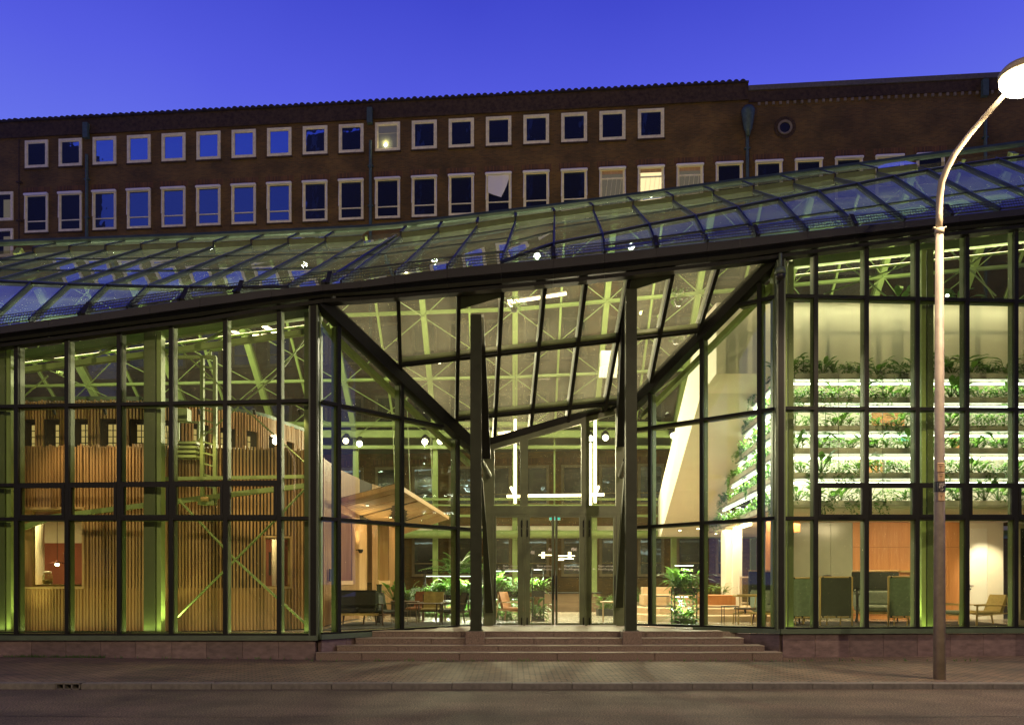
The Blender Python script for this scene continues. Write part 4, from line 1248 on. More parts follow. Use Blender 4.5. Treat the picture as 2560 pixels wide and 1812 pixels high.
# ================================================================== STREET LAMPS
PX0 = Xat(2348.5, 13.9)
SL = thing('street_lamp', 'tall beige street lamp with swept arm standing on the pavement at the right', 'street lamp', (PX0, 13.9, .094))
def pp(x, y, dY=0.0): return P(x, y, 13.9 + dY)
build(G().tube([(PX0, 13.9, .09), (PX0, 13.9, Zat(1250, 13.9)), (PX0, 13.9, Zat(577, 13.9))], [.100, .087, .064], 20), 'pole', M['pole'], SL, smooth=True)
build(G().tube([(PX0, 13.9, Zat(586, 13.9)), (PX0, 13.9, Zat(572, 13.9))], [.076, .074], 20), 'collar', M['poleup'], SL, smooth=True)
arm = [(2348, 577), (2348, 535), (2349, 497), (2354, 455), (2366, 425), (2387, 385), (2421, 340), (2470, 283), (2520, 228)]
build(G().tube([pp(x, y, -.9 * max(0, (500 - y)) / 300) for x, y in arm], [.056, .056, .056, .056, .054, .051, .047, .043, .038], 14), 'arm', M['poleup'], SL, smooth=True)
hd = P(2556, 192, 12.9)
g = G(); g.lathe(hd + Vector((0, 0, .02)), [(.34, .0), (.35, .06), (.28, .14), (.13, .20), (.02, .22)], 18); build(g, 'lantern_hood', M['poleup'], SL, smooth=True)
g = G(); g.lathe(hd, [(.33, .0), (.32, -.09), (.25, -.20), (.12, -.28), (.01, -.30)], 18); build(g, 'lantern_bowl', M['e_street'], SL, smooth=True)
g = G(); g.tube([pp(2515, 234, -.84), hd + Vector((0, 0, .12))], .045, 10); build(g, 'spigot', M['poleup'], SL, smooth=True)
for s_, yy in ((-1, 572), (1, 571)):
    c = pp(2348, yy); build(G().tube([c + Vector((s_ * .07, -.02, 0)), c + Vector((s_ * .115, -.02, .01))], .014, 6), 'clamp_bolt', M['poleup'], SL)
# plates and markings on the pole
def plate(x0, y0, x1, y1, m, name='marker_plate', off=.098):
    a, b = P(x0, y1, 13.9 - off), P(x1, y0, 13.9 - off)
    g = G(); g.bbox(((a.x + b.x) / 2, a.y, (a.z + b.z) / 2), (b.x - a.x, .03, b.z - a.z), .008); return build(g, name, m, SL)
for (x0, y0, x1, y1) in ((2342.5, 1157, 2361.5, 1180), (2344, 1182.5, 2361.5, 1203), (2345, 1231, 2362, 1252)):
    pl_ = plate(x0, y0, x1, y1, M['sticker'])
    a, b = P(x0, y1, 13.9 - .116), P(x1, y0, 13.9 - .116)
    w, h = b.x - a.x, b.z - a.z
    g = G()
    g.box((a.x + w * .27, a.y, a.z + h * .62), (a.x + w * .73, a.y + .004, a.z + h * .67))
    g.box((a.x + w * .48, a.y, a.z + h * .30), (a.x + w * .52, a.y + .004, a.z + h * .62))
    g.box((a.x + w * .38, a.y, a.z + h * .16), (a.x + w * .62, a.y + .004, a.z + h * .19))
    g.box((a.x + w * .12, a.y, a.z + h * .90), (a.x + w * .88, a.y + .004, a.z + h * .94))
    build(g, 'letter_t_mark', M['inkdark'], pl_)
pl_ = plate(2344, 1205, 2362, 1228.5, M['black'], 'number_plate')
for s_, x, y, sz in (('6922', 2348.5, 1212.5, .055), ('811', 2347, 1219.5, .05), ('13"', 2351, 1226.5, .045)):
    o = bpy.data.objects.new('number', textmesh('number', s_, sz, M['inklight'])); link(o, pl_)
    M4 = Matrix.Translation(P(x, y, 13.9 - .117)) @ Matrix.Rotation(math.radians(90), 4, 'X'); o.matrix_local = MW[pl_].inverted() @ M4; MW[o] = M4
a = P(2348.5, 1214, 13.9 - .117); b = P(2359.5, 1214, 13.9 - .117)
build(G().box((a.x, a.y, a.z - .002), (b.x, a.y + .002, a.z + .002)), 'number_rule', M['inklight'], pl_)
a = P(2344, 1203, 13.9); 
build(G().tube([(PX0, 13.9, Zat(1204, 13.9)), (PX0, 13.9, Zat(1230, 13.9))], .0925, 16), 'black_band', M['black'], SL)
lamp('SPOT', 'lantern_light', hd + Vector((0, 0, -.3)), 3300, (1.0, .74, .48), SL, size=.25, aim=hd + Vector((-2.0, .4, -10)), spot=132, blend=.35)
# the lamp on the other kerb, behind the camera, that throws the pole's shadow
S2 = thing('street_lamp', 'twin street lamp on the opposite kerb behind the viewer', 'street lamp', (7.75, -6.0, 0))
build(G().tube([(7.75, -6, 0), (7.75, -6, 8.2), (7.55, -5.4, 9.0), (7.45, -4.8, 9.2)], [.1, .06, .05, .045], 12), 'pole', M['pole'], S2)
h2 = Vector((7.4, -4.6, 9.2))
build(G().lathe(h2, [(.30, .0), (.31, .06), (.12, .20), (.02, .22)], 14), 'lantern_hood', M['poleup'], S2)
build(G().lathe(h2, [(.28, -.02), (.24, -.1), (.05, -.18)], 14), 'lantern_bowl', M['e_street'], S2)
lamp('POINT', 'lantern_light', h2 + Vector((0, 0, -.32)), 5600, (1.0, .76, .50), S2, size=.16)
S3 = copy_tree(S2, (-15.5, -6.0, 0), 0, 'added unseen street lamp on the opposite kerb, on the left')  # second unseen lamp added to throw warm light on the brick
MW[S3] = Matrix.Translation((-15.5, -6, 0))

# ================================================================== TIMBER PAVILION (left)
TP = thing('timber_pavilion', 'curved timber slatted pavilion standing inside the left wing', 'pavilion', (Xat(300, 22), 22, FZ))
def resample(pts, step):
    out = []; acc = 0.0
    for a, b in zip(pts, pts[1:]):
        L = (b - a).length; d = (b - a) / L; s = acc
        while s < L:
            out.append((a + d * s, d)); s += step
        acc = s - L
    return out
def plan(pts): return [Vector((Xat(x, Y), Y, 0)) for x, Y in pts]
def smooth(pts, n=3):
    for _ in range(n):
        q = [pts[0]]
        for a, b in zip(pts, pts[1:]): q += [a * .75 + b * .25, a * .25 + b * .75]
        pts = q + [pts[-1]]
    return pts
lowfront = smooth(plan([(-110, 19.5), (60, 19.08), (300, 18.95), (480, 19.0), (620, 19.15), (720, 19.5), (780, 19.95), (803, 20.7)]))
lowside = plan([(803, 20.7), (847, 23), (915, 26), (1000, 29.3)])
upper = smooth(plan([(-110, 20.5), (60, 20.2), (300, 20.1), (430, 20.3), (543, 21.2), (656, 22.0), (704, 23.2), (768, 24.5), (800, 26)]))
ZL, ZU = 5.0, 6.32
def pxX(p): return CX + F * p.x / p.y
WIN_A, WIN_B = (56, 215), (661, 727)
def hole(p, z):
    x = pxX(p)
    if WIN_A[0] < x < WIN_A[1] and 1.62 < z < 3.52: return True
    if WIN_B[0] < x < WIN_B[1] and 1.62 < z < 2.86: return True
    return False
slat_mesh = {}
def slat_piece(w, d, L):
    k = (round(w, 3), round(d, 3), round(L, 2))
    if k not in slat_mesh:
        g = G(); g.box((-w / 2, -d / 2, 0), (w / 2, d / 2, k[2])); slat_mesh[k] = g.mesh('slat', M['slat'])
    return slat_mesh[k]
def put_slat(p, d, z0, z1, w=.042, dep=.07, out=.05):
    n = Vector((d.y, -d.x, 0))
    q = p + n * out
    rz = math.atan2(d.y, d.x)
    M4 = MW[TP].inverted() @ Matrix.Translation((q.x, q.y, z0)) @ Matrix.Rotation(rz, 4, 'Z')
    return inst(slat_piece(w, dep, z1 - z0), 'slat', TP, M4)
ns = 0
stuffg = G()
def stuff_slat(p, d, z0, z1, w=.034, dep=.035, out=.03):
    n = Vector((d.y, -d.x, 0)); q = p + n * out
    a, b = q - d * w / 2 - n * dep / 2, q + d * w / 2 - n * dep / 2
    c, e = q + d * w / 2 + n * dep / 2, q - d * w / 2 + n * dep / 2
    stuffg.prism([(a.x, a.y, z0), (b.x, b.y, z0), (c.x, c.y, z0), (e.x, e.y, z0)], (0, 0, z1 - z0))
for i, (p, d) in enumerate(resample(lowfront, .0775)):
    if pxX(p) < -40: continue
    zt = ZL + RN.choice((-.03, 0, .0, .03))
    x = pxX(p)
    inA, inB = WIN_A[0] < x < WIN_A[1], WIN_B[0] < x < WIN_B[1]
    o_ = .05 + RN.uniform(-.012, .012); dp = RN.choice((.06, .07, .085))
    if inA:
        put_slat(p, d, FZ + .02, 1.60, out=o_, dep=dp); put_slat(p, d, 3.55, zt, out=o_, dep=dp)
    elif inB:
        put_slat(p, d, FZ + .02, 1.60, out=o_, dep=dp); put_slat(p, d, 2.90, zt, out=o_, dep=dp)
    else:
        put_slat(p, d, FZ + .02, zt, out=o_, dep=dp)
    stuff_slat(p + d * .039, d, FZ + .02, 1.63)
for i, (p, d) in enumerate(resample(lowside, .078)):
    y = p.y
    wn = (23.0 < y < 24.3) or (25.2 < y < 26.5) or (27.0 < y < 28.1)
    stuff_slat(p, d, FZ + .02, 1.75 if wn and not (25.2 < y < 26.5) else (FZ + .03 if wn else 3.9), .040, .008, .014)
    if 25.2 < y < 26.5: continue
    stuff_slat(p, d, 3.75, ZL, .040, .008, .014)
def backing(pts, z0, z1, m, name='backing', off=-.0, step=1, skip=None):
    g = G()
    for a, b in zip(pts, pts[1:]):
        if skip and skip(a, b): continue
        d = (b - a).normalized(); n = Vector((d.y, -d.x, 0)) * off
        g.quad((a.x + n.x, a.y + n.y, z0), (b.x + n.x, b.y + n.y, z0), (b.x + n.x, b.y + n.y, z1), (a.x + n.x, a.y + n.y, z1))
    return build(g, name, m, TP)
def cut(pts, xs):                                                # split a plan polyline at photo columns
    out = []
    for a, b in zip(pts, pts[1:]):
        out.append(a)
        for x in sorted(xs):
            xa, xb = pxX(a), pxX(b)
            if xa < x < xb: out.append(a.lerp(b, (x - xa) / (xb - xa)))
    return out + [pts[-1]]
lf = cut(lowfront, list(WIN_A) + list(WIN_B))
def inwin(w): return lambda a, b: w[0] - .5 < (pxX(a) + pxX(b)) / 2 < w[1] + .5
backing(lf, FZ, 1.62, M['slatback'])
backing(lf, 1.62, 2.88, M['slatback'], skip=lambda a, b: inwin(WIN_A)(a, b) or inwin(WIN_B)(a, b))
backing(lf, 2.88, 3.53, M['slatback'], skip=inwin(WIN_A))
backing(lf, 3.53, ZL - .04, M['slatback'])
lsd = lowside
g = G()
for a, b, z0, z1 in ((0, 1, 0, 0),): pass
def side_pt(y):
    y = min(max(y, lowside[0].y + 1e-4), lowside[-1].y - 1e-4)
    for a, b in zip(lowside, lowside[1:]):
        if a.y <= y <= b.y: return a.lerp(b, (y - a.y) / (b.y - a.y))
    return lowside[-1]
def sideq(y0, y1, z0, z1, m, name, off=0.0):
    a, b = side_pt(y0), side_pt(y1); o = Vector((off, 0, 0))
    return build(G().quad(a + o + Vector((0, 0, z0)), b + o + Vector((0, 0, z0)), b + o + Vector((0, 0, z1)), a + o + Vector((0, 0, z1))), name, m, TP)
ysegs = [20.7, 23.0, 24.3, 25.2, 26.5, 27.0, 28.1, 29.3]
for k, (y0, y1) in enumerate(zip(ysegs, ysegs[1:])):
    if k in (1, 5):
        sideq(y0, y1, FZ, 1.75, M['slatback'], 'backing'); sideq(y0, y1, 3.75, ZL, M['slatback'], 'backing')
        # deep timber reveal with a dark pane and its frame
        a, b = side_pt(y0), side_pt(y1); In = Vector((-.38, .05, 0)); Z = lambda v, z: Vector((v.x, v.y, z))
        rv = build(G().quad(Z(a, 1.75), Z(a + In, 1.75), Z(a + In, 3.75), Z(a, 3.75)).quad(Z(b, 1.75), Z(b, 3.75), Z(b + In, 3.75), Z(b + In, 1.75)).quad(Z(a, 3.75), Z(a + In, 3.75), Z(b + In, 3.75), Z(b, 3.75)).quad(Z(a, 1.75), Z(b, 1.75), Z(b + In, 1.75), Z(a + In, 1.75)), 'window_reveal', M['timber'], TP)
        build(G().quad(Z(a + In * .97, 1.78), Z(b + In * .97, 1.78), Z(b + In * .97, 3.72), Z(a + In * .97, 3.72)), 'pane', M['winglass3'], rv)
        g = G()
        for (p, q) in ((Z(a + In * .9, 1.78), Z(b + In * .9, 1.78)), (Z(a + In * .9, 3.70), Z(b + In * .9, 3.70)), (Z(a + In * .9, 1.75), Z(a + In * .9, 3.75)), (Z(b + In * .9, 1.75), Z(b + In * .9, 3.75)), (Z(a.lerp(b, .55) + In * .9, 1.75), Z(a.lerp(b, .55) + In * .9, 3.75))): g.beam(p, q, .09, .06, (1, 0, 0))
        build(g, 'frame', M['oak'], rv)
        build(G().beam(Z(a, 1.74) + Vector((.03, 0, 0)), Z(b, 1.74) + Vector((.03, 0, 0)), .04, .12, (0, 0, 1)), 'sill', M['timber'], rv)
    elif k == 3:
        sideq(y0, y1, FZ, 3.75, M['timber'], 'flush_timber_panel', -.15); sideq(y0, y1, 3.75, ZL, M['slatback'], 'backing')
    else:
        sideq(y0, y1, FZ, ZL, M['slatback'], 'backing')
# dark intercom plate on the side wall
c = side_pt(21.45) + Vector((.08, 0, 1.95)); build(G().cbox(c, (.03, .20, .34)), 'intercom', M['black'], TP)
# upper ring
uw = [(54, 90, 76), (116, 154, 140), (182, 222, 203), (252, 296, 270), (328, 368, 341), (408, 450, 414), (484, 520, 495), (552, 584, 554), (612, 642, 620), (664, 688, 670), (712, 730, 716)]
def inu(x):
    for a, b, c in uw:
        if a < x < b: return True
    return False
Zw0, Zw1 = 4.95, 5.86
for i, (p, d) in enumerate(resample(upper, .0795)):
    x = pxX(p)
    if x < -40 or x > 775: continue
    out = .05 + RN.uniform(-.012, .012)
    put_slat(p, d, Zw1 if inu(x) else ZL - .35, ZU + RN.choice((-.02, 0, .02)), out=out)
uq = cut(upper, [v for t in uw for v in t[:2]])
for a, b in zip(uq, uq[1:]):
    x = (pxX(a) + pxX(b)) / 2
    d = (b - a).normalized(); n = Vector((d.y, -d.x, 0))
    if inu(x): continue
    build(G().quad((a.x, a.y, 4.4), (b.x, b.y, 4.4), (b.x, b.y, ZU - .02), (a.x, a.y, ZU - .02)), 'backing', M['slatback'], TP)
def at_px(pts, x):
    for a, b in zip(pts, pts[1:]):
        if pxX(a) <= x <= pxX(b): return a.lerp(b, (x - pxX(a)) / max(1e-6, pxX(b) - pxX(a))), (b - a).normalized()
    return pts[-1], (pts[-1] - pts[-2]).normalized()
for xa, xb, xl in uw:
    a, d = at_px(uq, xa); b, _ = at_px(uq, xb)
    inn = Vector((-d.y, d.x, 0)) * .38
    Z = lambda v, z: Vector((v.x, v.y, z))
    nic = build(G().quad(Z(a, Zw0 - .4), Z(a + inn, Zw0 - .4), Z(a + inn, Zw1), Z(a, Zw1)).quad(Z(b, Zw0 - .4), Z(b, Zw1), Z(b + inn, Zw1), Z(b + inn, Zw0 - .4)).quad(Z(a, Zw1), Z(a + inn, Zw1), Z(b + inn, Zw1), Z(b, Zw1)).quad(Z(a + inn, 4.3), Z(b + inn, 4.3), Z(b + inn, Zw1), Z(a + inn, Zw1)).quad(Z(a, Zw1), Z(b, Zw1), Z(b, ZU - .02), Z(a, ZU - .02)), 'window_niche', M['slatback'], TP)
    fr = lambda t: a.lerp(b, t) + inn * .93
    t0 = .03
    build(G().quad(Z(fr(t0), 4.4), Z(fr(1), 4.4), Z(fr(1), Zw1 - .06), Z(fr(t0), Zw1 - .06)), 'pane', M['e_winlit'], nic)
    g = G()
    for t in (t0, .33, .66, .97): g.beam(Z(fr(t), 4.4) - inn * .06, Z(fr(t), Zw1 - .05) - inn * .06, .022, .02, d)
    for z in (Zw1 - .06, Zw1 - .22, Zw1 - .38, Zw1 - .54, Zw1 - .70): g.beam(Z(fr(t0), z) - inn * .06, Z(fr(1), z) - inn * .06, .02, .02, (0, -1, 0))
    build(g, 'glazing_bars', M['black'], nic)
# roof of the lower drum and of the upper drum
g = G(); g.quad(*[(p.x, p.y, ZL - .10) for p in lowfront + lowside[1:]] + [Vector((-19, 29.3, ZL - .10)), Vector((-19, 19.5, ZL - .10))]); build(g, 'lower_roof', M['slatback'], TP)
g = G(); g.quad(*[(p.x, p.y, ZU - .05) for p in upper] + [Vector((-8, 28, ZU - .05)), Vector((-19, 28, ZU - .05))]); build(g, 'upper_roof', M['slatback'], TP)
g = G()
for a, b in zip(upper, upper[1:]): g.beam(Vector((a.x, a.y, ZU + .05)), Vector((b.x, b.y, ZU + .05)), .10, .14, (0, -1, 0))
build(g, 'coping', M['ridge'], TP)
# ----- kitchen window (left) and small window, with rooms behind them
def frontwin(w, z0, z1, dep, name, glow):
    a, d = at_px(lf, w[0]); b, _ = at_px(lf, w[1])
    Z = lambda v, z: Vector((v.x, v.y, z)); inn = Vector((-d.y, d.x, 0)) * dep; o = Vector((d.y, -d.x, 0)) * .09
    g = G(); t = .06
    A_o, B_o = a + o, b + o
    g.quad(Z(A_o, z0), Z(a + inn, z0), Z(a + inn, z1), Z(A_o, z1)); g.quad(Z(B_o, z0), Z(B_o, z1), Z(b + inn, z1), Z(b + inn, z0))
    g.quad(Z(A_o, z1), Z(a + inn, z1), Z(b + inn, z1), Z(B_o, z1)); g.quad(Z(A_o, z0), Z(B_o, z0), Z(b + inn, z0), Z(a + inn, z0))
    rv = build(g, name, M['timber'], TP)
    g = G()
    for p, q in ((Z(A_o, z0), Z(B_o, z0)), (Z(A_o, z1), Z(B_o, z1)), (Z(A_o, z0 - .02), Z(A_o, z1 + .02)), (Z(B_o, z0 - .02), Z(B_o, z1 + .02))): g.beam(p, q, .05, .05, -d.cross(Vector((0, 0, 1))))
    build(g, 'architrave', M['timber'], rv)
    g = G()
    for p, q in ((Z(a + inn, z0), Z(b + inn, z0)), (Z(a + inn, z1), Z(b + inn, z1)), (Z(a + inn, z0), Z(a + inn, z1)), (Z(b + inn, z0), Z(b + inn, z1))): g.beam(p, q, .08, .06, (0, -1, 0))
    build(g, 'sash_frame', M['oak'], rv)
    build(G().quad(Z(a + inn, z0), Z(b + inn, z0), Z(b + inn, z1), Z(a + inn, z1)), 'pane', M['glass'], rv)
    return a, b, inn
frontwin(WIN_A, 1.63, 3.52, .35, 'kitchen_window', 1)
frontwin(WIN_B, 1.63, 2.86, .35, 'corridor_window', 0)
kr = G()                                                         # kitchen room shell
kx0, kx1, ky0, ky1, kz0, kz1 = -19.5, -10.15, 19.75, 24.5, FZ + .02, 3.72
build(G().quad((kx0, ky1, kz0), (kx1, ky1, kz0), (kx1, ky1, 2.95), (kx0, ky1, 2.95)), 'kitchen_wall', M['pink'], TP)
build(G().quad((kx0, ky1, 2.95), (kx1, ky1, 2.95), (kx1, ky1, kz1), (kx0, ky1, kz1)).quad((kx0, ky0, kz1), (kx1, ky0, kz1), (kx1, ky1, kz1), (kx0, ky1, kz1)), 'kitchen_ceiling', M['white'], TP)
build(G().quad((kx0, ky0, kz0), (kx0, ky1, kz0), (kx0, ky1, kz1), (kx0, ky0, kz1)).quad((kx1, ky0, kz0), (kx1, ky0, kz1), (kx1, ky1, kz1), (kx1, ky1, kz0)), 'kitchen_wall', M['pink'], TP)
g = G()
for k in range(4): g.box((kx0, 20.3 + k * 1.05, kz1 - .16), (kx1, 20.42 + k * 1.05, kz1 - .004))
build(g, 'ceiling_beams', M['timber'], TP)
build(G().tube([(Xat(98, 22), 22, kz0), (Xat(98, 22), 22, kz1)], .13, 14), 'round_post', M['white'], TP)
build(G().box((kx0, 21.2, kz0), (kx1, 21.9, 1.70)), 'counter', M['oak'], TP)
lamp('AREA', 'kitchen_light', (-13.6, 21.6, 3.5), 110, (1, .72, .42), TP, size=1.6, aim=(-13.6, 22, 0))
bx0, bx1 = -8.4, -5.7
build(G().quad((bx0, 22.4, FZ), (bx1, 22.4, FZ), (bx1, 22.4, 3.3), (bx0, 22.4, 3.3)).quad((bx0, 20.1, FZ), (bx0, 22.4, FZ), (bx0, 22.4, 3.3), (bx0, 20.1, 3.3)).quad((bx1, 20.6, FZ), (bx1, 20.6, 3.3), (bx1, 22.4, 3.3), (bx1, 22.4, FZ)).quad((bx0, 20.1, 3.3), (bx1, 20.6, 3.3), (bx1, 22.4, 3.3), (bx0, 22.4, 3.3)), 'corridor_wall', M['pink'], TP)
build(G().tube([(Xat(688, 21.8), 21.8, FZ), (Xat(688, 21.8), 21.8, 3.3)], .09, 14), 'round_post', M['white'], TP)
build(G().box((Xat(671, 22.3), 22.33, 1.95), (Xat(676, 22.3), 22.38, 2.6)), 'wall_grille', M['black'], TP)
lamp('AREA', 'corridor_light', (-6.6, 21.2, 3.2), 24, (1, .66, .40), TP, size=.5, aim=((bx0 + bx1) / 2, 21.6, 0))
# pendant lamps, jar and herbs
def pendant(x, y, Y, label):
    c = P(x, y, Y)
    t = thing('pendant_lamp', label, 'lamp', c, 0, 'kitchen pendant lamps')
    build(G().lathe(c, [(.02, .10), (.04, .06), (.20, .012), (.20, .0), (.05, .0)], 18), 'shade', M['pink'], t, smooth=True)
    build(G().tube([c + Vector((0, 0, .1)), Vector((c.x, c.y, kz1))], .007, 5), 'cord', M['black'], t)
    build(G().lathe(c + Vector((0, 0, -.02)), [(.01, -.05), (.05, -.03), (.055, .01), (.02, .02)], 10), 'bulb', M['e_flood'], t)
    lamp('POINT', 'bulb_light', c + Vector((0, 0, -.10)), 9, (1, .66, .4), t, size=.05)
pendant(143, 1408, 21.6, 'flat copper pendant lamp lower in the kitchen window')
pendant(90, 1380, 22.6, 'flat copper pendant lamp higher at the window edge, beside the white post')
c = P(119, 1462, 20.6); c.z = 1.64
c = Vector((Xat(119, 21.4), 21.4, 1.70))
t = thing('glass_jar', 'big clear glass jar with lid on the kitchen counter', 'jar', c)
build(G().lathe(c, [(.10, 0), (.13, .04), (.13, .22), (.09, .27), (.09, .30)], 14), 'body', M['glass'], t, smooth=True)
build(G().lathe(c, [(.095, .30), (.10, .33), (.03, .36)], 12), 'lid', M['white2'], t)
build(G().lathe(c, [(.09, .012), (.115, .045), (.115, .12), (.02, .13)], 12), 'contents', M['tan'], t)

# canopy: slatted wooden wing over the side entrance
cz = 4.05
cA, cB, cC, cD = P(840, 1258, 23.0), P(993, 1219, 20.3), P(1121, 1297, 28.6), P(1000, 1338, 30.5)
cE = P(846, 1300, 28.0)
wing = thing('canopy_wing', 'folded slatted wooden canopy jutting from the timber pavilion', 'canopy', cB)
def bil(u, v): return mix(mix(cA, cB, u), mix(cD, cC, u), v)
NB = 34
bm_ = []
for k in range(NB):
    u0, u1 = k / NB, (k + .82) / NB
    if k % 12 == 11: continue
    q = [bil(0, u0), bil(1, u0), bil(1, u1), bil(0, u1)]
    n = rn(q[0], q[1], q[3])
    g = G(); g.prism([p + n * RN.uniform(-.008, .008) for p in q], n * .05); build(g, 'slat', M['timber'], wing)
g = G(); n = rn(cA, cB, cD); g.prism([p + n * .07 for p in (cA, cB, cC, cD)], n * .06); build(g, 'deck', M['slatback'], wing)
g = G(); g.beam(cB + n * .05, cC + n * .05, .12, .04, (1, 0, 0)); g.beam(cA + n * .05, cB + n * .05, .12, .04, (0, -1, 0)); build(g, 'fascia_board', M['timber'], wing)
g = G()
for p in (bil(.55, .4), bil(.9, .3), bil(.9, .75)): g.tube([p + n * .1, Vector((p.x - .1, p.y, p.z + 3.0))], .012, 5)
build(g, 'hanger_rod', M['steel'], wing)
if stuffg.f: build(stuffg, 'slats', M['slat'], TP, kind='stuff')

# cargo hoist mast standing before the pavilion
hx = Xat(523, 18.6)
hm = thing('hoist_mast', 'green lattice hoist mast with winch box in front of the timber pavilion', 'hoist', (hx, 18.6, Zat(1260, 18.6)))
g = G()
for x in (506, 538): g.beam(P(x, 1258, 18.55), P(x, 893, 18.55), .075, .10)
build(g, 'rails', M['steel'], hm)
for k in range(13):
    y = 915 + k * 27; build(G().beam(P(508, y, 18.6), P(537, y + 8, 18.6), .035, .05), 'rung', M['steel'], hm)
g = G(); g.beam(P(440, 893, 18.6), P(540, 893, 18.6), .07, .1); g.beam(P(526, 893, 18.6), P(526, 876, 18.6), .05, .05); g.beam(P(526, 877, 18.6), P(556, 873, 18.6), .05, .05); build(g, 'jib', M['steel'], hm)
a, b = P(442, 1145, 18.6), P(496, 1100, 18.6)
g = G(); 
for k in range(4): g.box((a.x, 18.45, a.z + k * .105), (b.x, 18.8, a.z + k * .105 + .055))
build(g, 'platform', M['steel'], hm)
a, b = P(449, 1053, 18.6), P(472, 1022, 18.6); build(G().box((a.x, 18.5, a.z), (b.x, 18.75, b.z)), 'winch_box', M['steel'], hm)
g = G()
for x in (446, 497): g.beam(P(x, 1100, 18.6), P(x, 1053, 18.6), .04, .04)
g.beam(P(446, 1055, 18.6), P(497, 1055, 18.6), .04, .04); build(g, 'cage_frame', M['steel'], hm)
a, b = P(500, 1262, 18.6), P(540, 1240, 18.6); build(G().box((a.x, 18.45, a.z), (b.x, 18.7, b.z)), 'base_carriage', M['steel'], hm)
g = G(); g.tube([P(503, 1247, 18.4), P(521, 1247, 18.4)], .05, 8); g.tube([P(546, 1240, 18.5), P(558, 1240, 18.5)], .055, 8); build(g, 'counterweight', M['oak'], hm)
g = G(); g.tube([P(416, 1065, 18.5), P(420, 1100, 18.5), P(414, 1140, 18.5)], .012, 5); build(g, 'chain', M['trough'], hm)

# ================================================================== WHITE CORE WITH PLANT SHELVES (right)
WCX = thing('planter_gallery', 'white plastered gallery block with stepped plant shelves behind the right wing', 'gallery', (10, 22, FZ))
YF = 20.3
TLp, TRp = P(1753, 983, 22.4), P(1905, 983, 22.4)
BRp, BLp = P(1768, 1340, 31.5), P(1652, 1340, 31.5)
# parapet box
x0, x1 = Xat(1791, YF), 15.5
zt, zb = 8.85, Zat(934, YF)
build(G().quad((x0, YF, zb), (x1, YF, zb), (x1, YF, zt), (x0, YF, zt)), 'parapet_front', M['white'], WCX)
sidetop = P(1732, 892, 24.2); 
e1 = Vector((x0, YF, zb)); e2 = TLp
bk = Vector((x0 - .05, 24.6, zt)); 
build(G().quad((x0, YF, zb), (x0, YF, zt), (x0 - .08, 22.6, zt), P(1732, 892, 24.0), (TLp.x, TLp.y, TLp.z)), 'parapet_side', M['white'], WCX)
build(G().quad(e1, TLp, TRp + Vector((.3, 0, 0)), (x1, 22.4, TLp.z), (x1, YF, zb)), 'parapet_soffit', M['white'], WCX)
build(G().quad((x0, YF, zt), (x1, YF, zt), (x1, 34, zt), (x0 + 2.2, 34, zt), (x0 - .08, 22.6, zt)), 'parapet_top', M['white'], WCX)
# leaning front face and leaning side face
zs = BLp.z
build(G().quad(TLp, BLp, BRp + Vector((.5, 0, 0)), TRp + Vector((.4, 0, 0))), 'leaning_face', M['white'], WCX)
oT, oM, oB = P(1732, 892, 24.0), P(1645, 1249, 33.0), P(1645, 1340, 33.0)
build(G().quad(TLp, oT, oM, oB, BLp), 'leaning_side', M['white'], WCX)
# soffit over the lounge, its edge and the back wall of the gallery
ZS = Zat(1271, YF)
sof = [(Xat(1943, YF), YF), (15.5, YF), (15.5, 34), (oB.x, 33.4), (BLp.x, 31.5), (BRp.x, 31.5)]
g = G(); g.quad(*[(x_, y_, ZS - .0) for x_, y_ in sof]); build(g, 'lounge_soffit', M['white'], WCX)
g = G(); g.box((Xat(1943, YF), YF - .02, ZS), (15.5, YF + .1, Zat(1264, YF))); build(g, 'soffit_edge', M['white'], WCX)
g = G(); g.quad((7.1, 22.9, ZS), (15.5, 22.9, ZS), (15.5, 22.9, zb + .4), (7.1, 22.9, zb + .4)); build(g, 'gallery_wall', M['white'], WCX)
for xa, xb, za, zb2 in ((2150, 2205, 4.75, 5.3), (2380, 2420, 5.5, 6.1), (2180, 2260, 6.2, 6.65)):
    a, b = Xat(xa, 22.85), Xat(xb, 22.85); build(G().box((a, 22.82, za), (b, 22.88, zb2)), 'oak_wall_panel', M['orangewood'], WCX)
for xa, xb, za, zb2 in ((2045, 2110, 5.45, 6.1), (2210, 2228, 4.5, 5.2), (2310, 2345, 4.55, 5.2)):
    a, b = Xat(xa, 22.85), Xat(xb, 22.85); build(G().box((a, 22.81, za), (b, 22.87, zb2)), 'grey_wall_panel', M['panelgreen'], WCX)
g = G()
x = 7.2
while x < 14.6:
    g.beam((x, 21.6, 4.35), (x, 21.6, 5.35), .022, .022); x += .16
g.beam((7.1, 21.6, 5.35), (14.7, 21.6, 5.35), .05, .04); build(g, 'balustrade', M['white2'], WCX, kind='stuff')
c = P(2262, 1090, 22.7); build(G().box((c.x - .14, 22.66, c.z - .12), (c.x + .14, 22.80, c.z + .12)), 'exit_sign', M['e_exit'], WCX)

